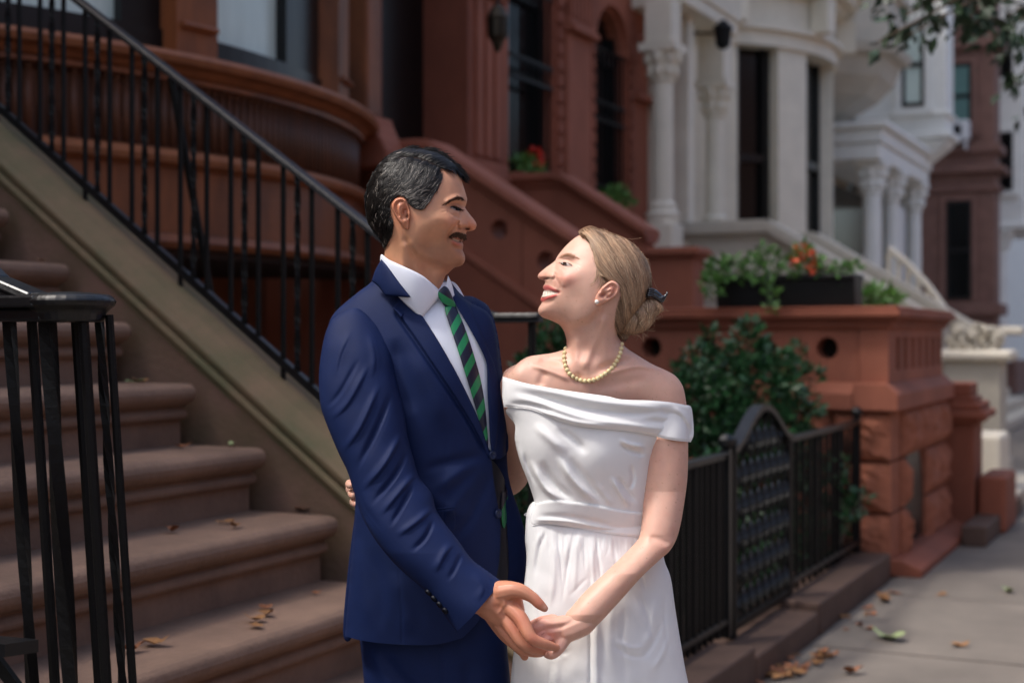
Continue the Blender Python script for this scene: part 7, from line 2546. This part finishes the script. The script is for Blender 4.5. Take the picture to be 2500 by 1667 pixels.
for pts, w, a in (([(1232, 962), (1320, 985), (1430, 1022), (1560, 1040), (1680, 1058)], 8, 5), ([(1234, 950), (1330, 972), (1440, 1000), (1560, 1010), (1640, 1000)], 9, -7), ([(1240, 935), (1340, 955), (1450, 978), (1570, 992), (1660, 996)], 9, 5),
                  ([(1232, 985), (1300, 990), (1360, 1010)], 7, -5), ([(1560, 1025), (1620, 1030), (1690, 1040)], 8, -4), ([(1600, 1000), (1650, 1020), (1680, 1060)], 10, -5), ([(1640, 990), (1670, 1015), (1688, 1050)], 7, 5), ([(1300, 995), (1400, 1028), (1500, 1042)], 6, 5)):
    EB.stroke(pts, w, a * 1.3, tail=.3)
band = [(1227, 919), (1227, 919), (1250, 926), (1296, 938), (1374, 951.6), (1440, 961), (1483, 967), (1520, 975), (1592, 977.6), (1640, 982), (1673, 988.5), (1673, 988.5), (1687, 993), (1692, 1022), (1693.5, 1060), (1686.5, 1079), (1686.5, 1079), (1640, 1074), (1582, 1061), (1514.6, 1050.5), (1426, 1042.7), (1365, 1028), (1301, 1001), (1254, 994.8), (1230, 993), (1230, 993), (1226, 960)]
bdeep = lambda x, y: np.maximum(EB.D(x, y), WB.D(x, y) + WB.B(x, y) + 4)
v, f, xy, _ = surf(EB, band, off=9, thick=8, edge=3.5, back=True, D=bdeep, step=2.0, kb=1.0)
WOM.mesh('neckband', v, f, DRESS, parent=DR)
SK = Relief([(1300, 1225), (1400, 1215), (1500, 1225), (1600, 1240), (1612, 1300), (1622, 1366), (1638, 1412), (1651, 1501), (1671, 1621), (1690, 1720), (1720, 1950), (1740, 2250), (1500, 2290), (1250, 2270), (1210, 2240), (1222, 1950), (1243, 1700), (1254, 1590), (1272, 1480), (1285, 1371), (1282, 1300)], YW, step=3.0, c=.85)
SK.d *= .95
for pts, w, a in (([(1340, 1285), (1318, 1338), (1305, 1420)], 4, -5), ([(1330, 1285), (1308, 1330), (1296, 1400)], 5, 4), ([(1361, 1285), (1370, 1375), (1375, 1450)], 3.5, -5), ([(1352, 1290), (1352, 1400), (1340, 1500)], 7, 5), ([(1402, 1290), (1386, 1380), (1372, 1480)], 3.5, -5), ([(1412, 1290), (1405, 1380), (1400, 1460)], 6, 4),
                  ([(1426, 1290), (1427, 1340), (1430, 1400)], 3, -4), ([(1456, 1295), (1461, 1356), (1470, 1430)], 3.5, -5), ([(1445, 1300), (1448, 1400), (1452, 1500)], 5, 4), ([(1500, 1300), (1503, 1364), (1512, 1430)], 3.5, -4), ([(1540, 1300), (1560, 1380), (1580, 1460)], 4, -4),
                  ([(1443, 1364), (1441, 1500), (1440, 1700), (1435, 1900)], 4, -7), ([(1456, 1380), (1456, 1520), (1455, 1700), (1450, 1900)], 9, 8), ([(1294, 1423), (1288, 1520), (1280, 1660)], 5, -6), ([(1310, 1420), (1304, 1520), (1300, 1660)], 9, 6),
                  ([(1386, 1460), (1412, 1432), (1440, 1404)], 4, -2), ([(1345, 1610), (1339, 1680), (1330, 1800)], 5, -4), ([(1360, 1600), (1356, 1680), (1350, 1800)], 9, 5),
                  ([(1620, 1500), (1600, 1560), (1560, 1620)], 7, -5), ([(1635, 1540), (1620, 1590), (1590, 1640)], 6, 5), ([(1600, 1460), (1590, 1540), (1560, 1590)], 8, 4), ([(1555, 1440), (1580, 1500), (1600, 1580)], 7, -5), ([(1500, 1560), (1540, 1580), (1580, 1575)], 6, 4), ([(1490, 1570), (1540, 1600), (1580, 1600)], 6, -4),
                  ([(1630, 1420), (1622, 1500), (1634, 1600)], 5, -4), ([(1400, 1580), (1360, 1600), (1300, 1590)], 6, -3), ([(1500, 1450), (1490, 1540), (1500, 1660)], 10, 4), ([(1525, 1460), (1520, 1560), (1530, 1680)], 8, -4), ([(1280, 1560), (1330, 1575), (1390, 1610)], 5, 3)):
    SK.stroke(pts, w, a * .72, tail=.3)
rp = np.random.default_rng(2)
for k in range(26):                                       # fine gathers below the sash
    x = 1306 + k * 11.2 + rp.uniform(-3, 3)
    y = np.interp(x, [1300, 1450, 1600], [1276, 1288, 1304])
    SK.stroke([(x, y), (x + rp.uniform(-5, 5), y + 45), (x + rp.uniform(-10, 10), y + rp.uniform(60, 95))], 2.0, -1.8, tail=.45)
SK.noise(1.3, 90, 8, 2)
v, f, xy, _ = surf(SK, kb=.9)
WOM.mesh('skirt', v, f, DRESS, parent=DR)
SASH = [(1307, 1228), (1307, 1228), (1340, 1222), (1372, 1222), (1450, 1232), (1520, 1246), (1575, 1252), (1602, 1256), (1602, 1256), (1604, 1312), (1604, 1312), (1562, 1310), (1500, 1305), (1440, 1295), (1380, 1284), (1330, 1279), (1300, 1283), (1300, 1283), (1293, 1270), (1301, 1245)]
ES = copy.deepcopy(E)
ES.d = np.maximum(ES.d, 0)
ES.stroke([(1300, 1268), (1380, 1272), (1480, 1290), (1590, 1302)], 4, 4, tail=.1)
ES.stroke([(1305, 1258), (1400, 1262), (1500, 1282)], 6, -3, tail=.2)
sdeep = lambda x, y: np.maximum(ES.D(x, y) + 6, SK.D(x, y) + 5)
v, f, xy, _ = surf(ES, SASH, off=0, thick=5, edge=3, back=True, D=sdeep, step=2.0)
WOM.mesh('sash', v, f, DRESS, parent=DR)
WSH = mat('ivory_leather', (214, 206, 196), .4, .05, 20, .03)
for (px, yy) in ((1392, 2.68), (1526, 2.70)):
    v, f = tube3([cpt(px + 20, 2660, yy + .02), cpt(px - 30, 2668, yy - .02), cpt(px - 100, 2690, yy - .06), cpt(px - 160, 2700, yy - .09)], [.030, .036, .036, .020], 14)
    v[:, 2] = np.maximum(v[:, 2], .001)
    WOM.mesh('shoe', v, f, WSH)
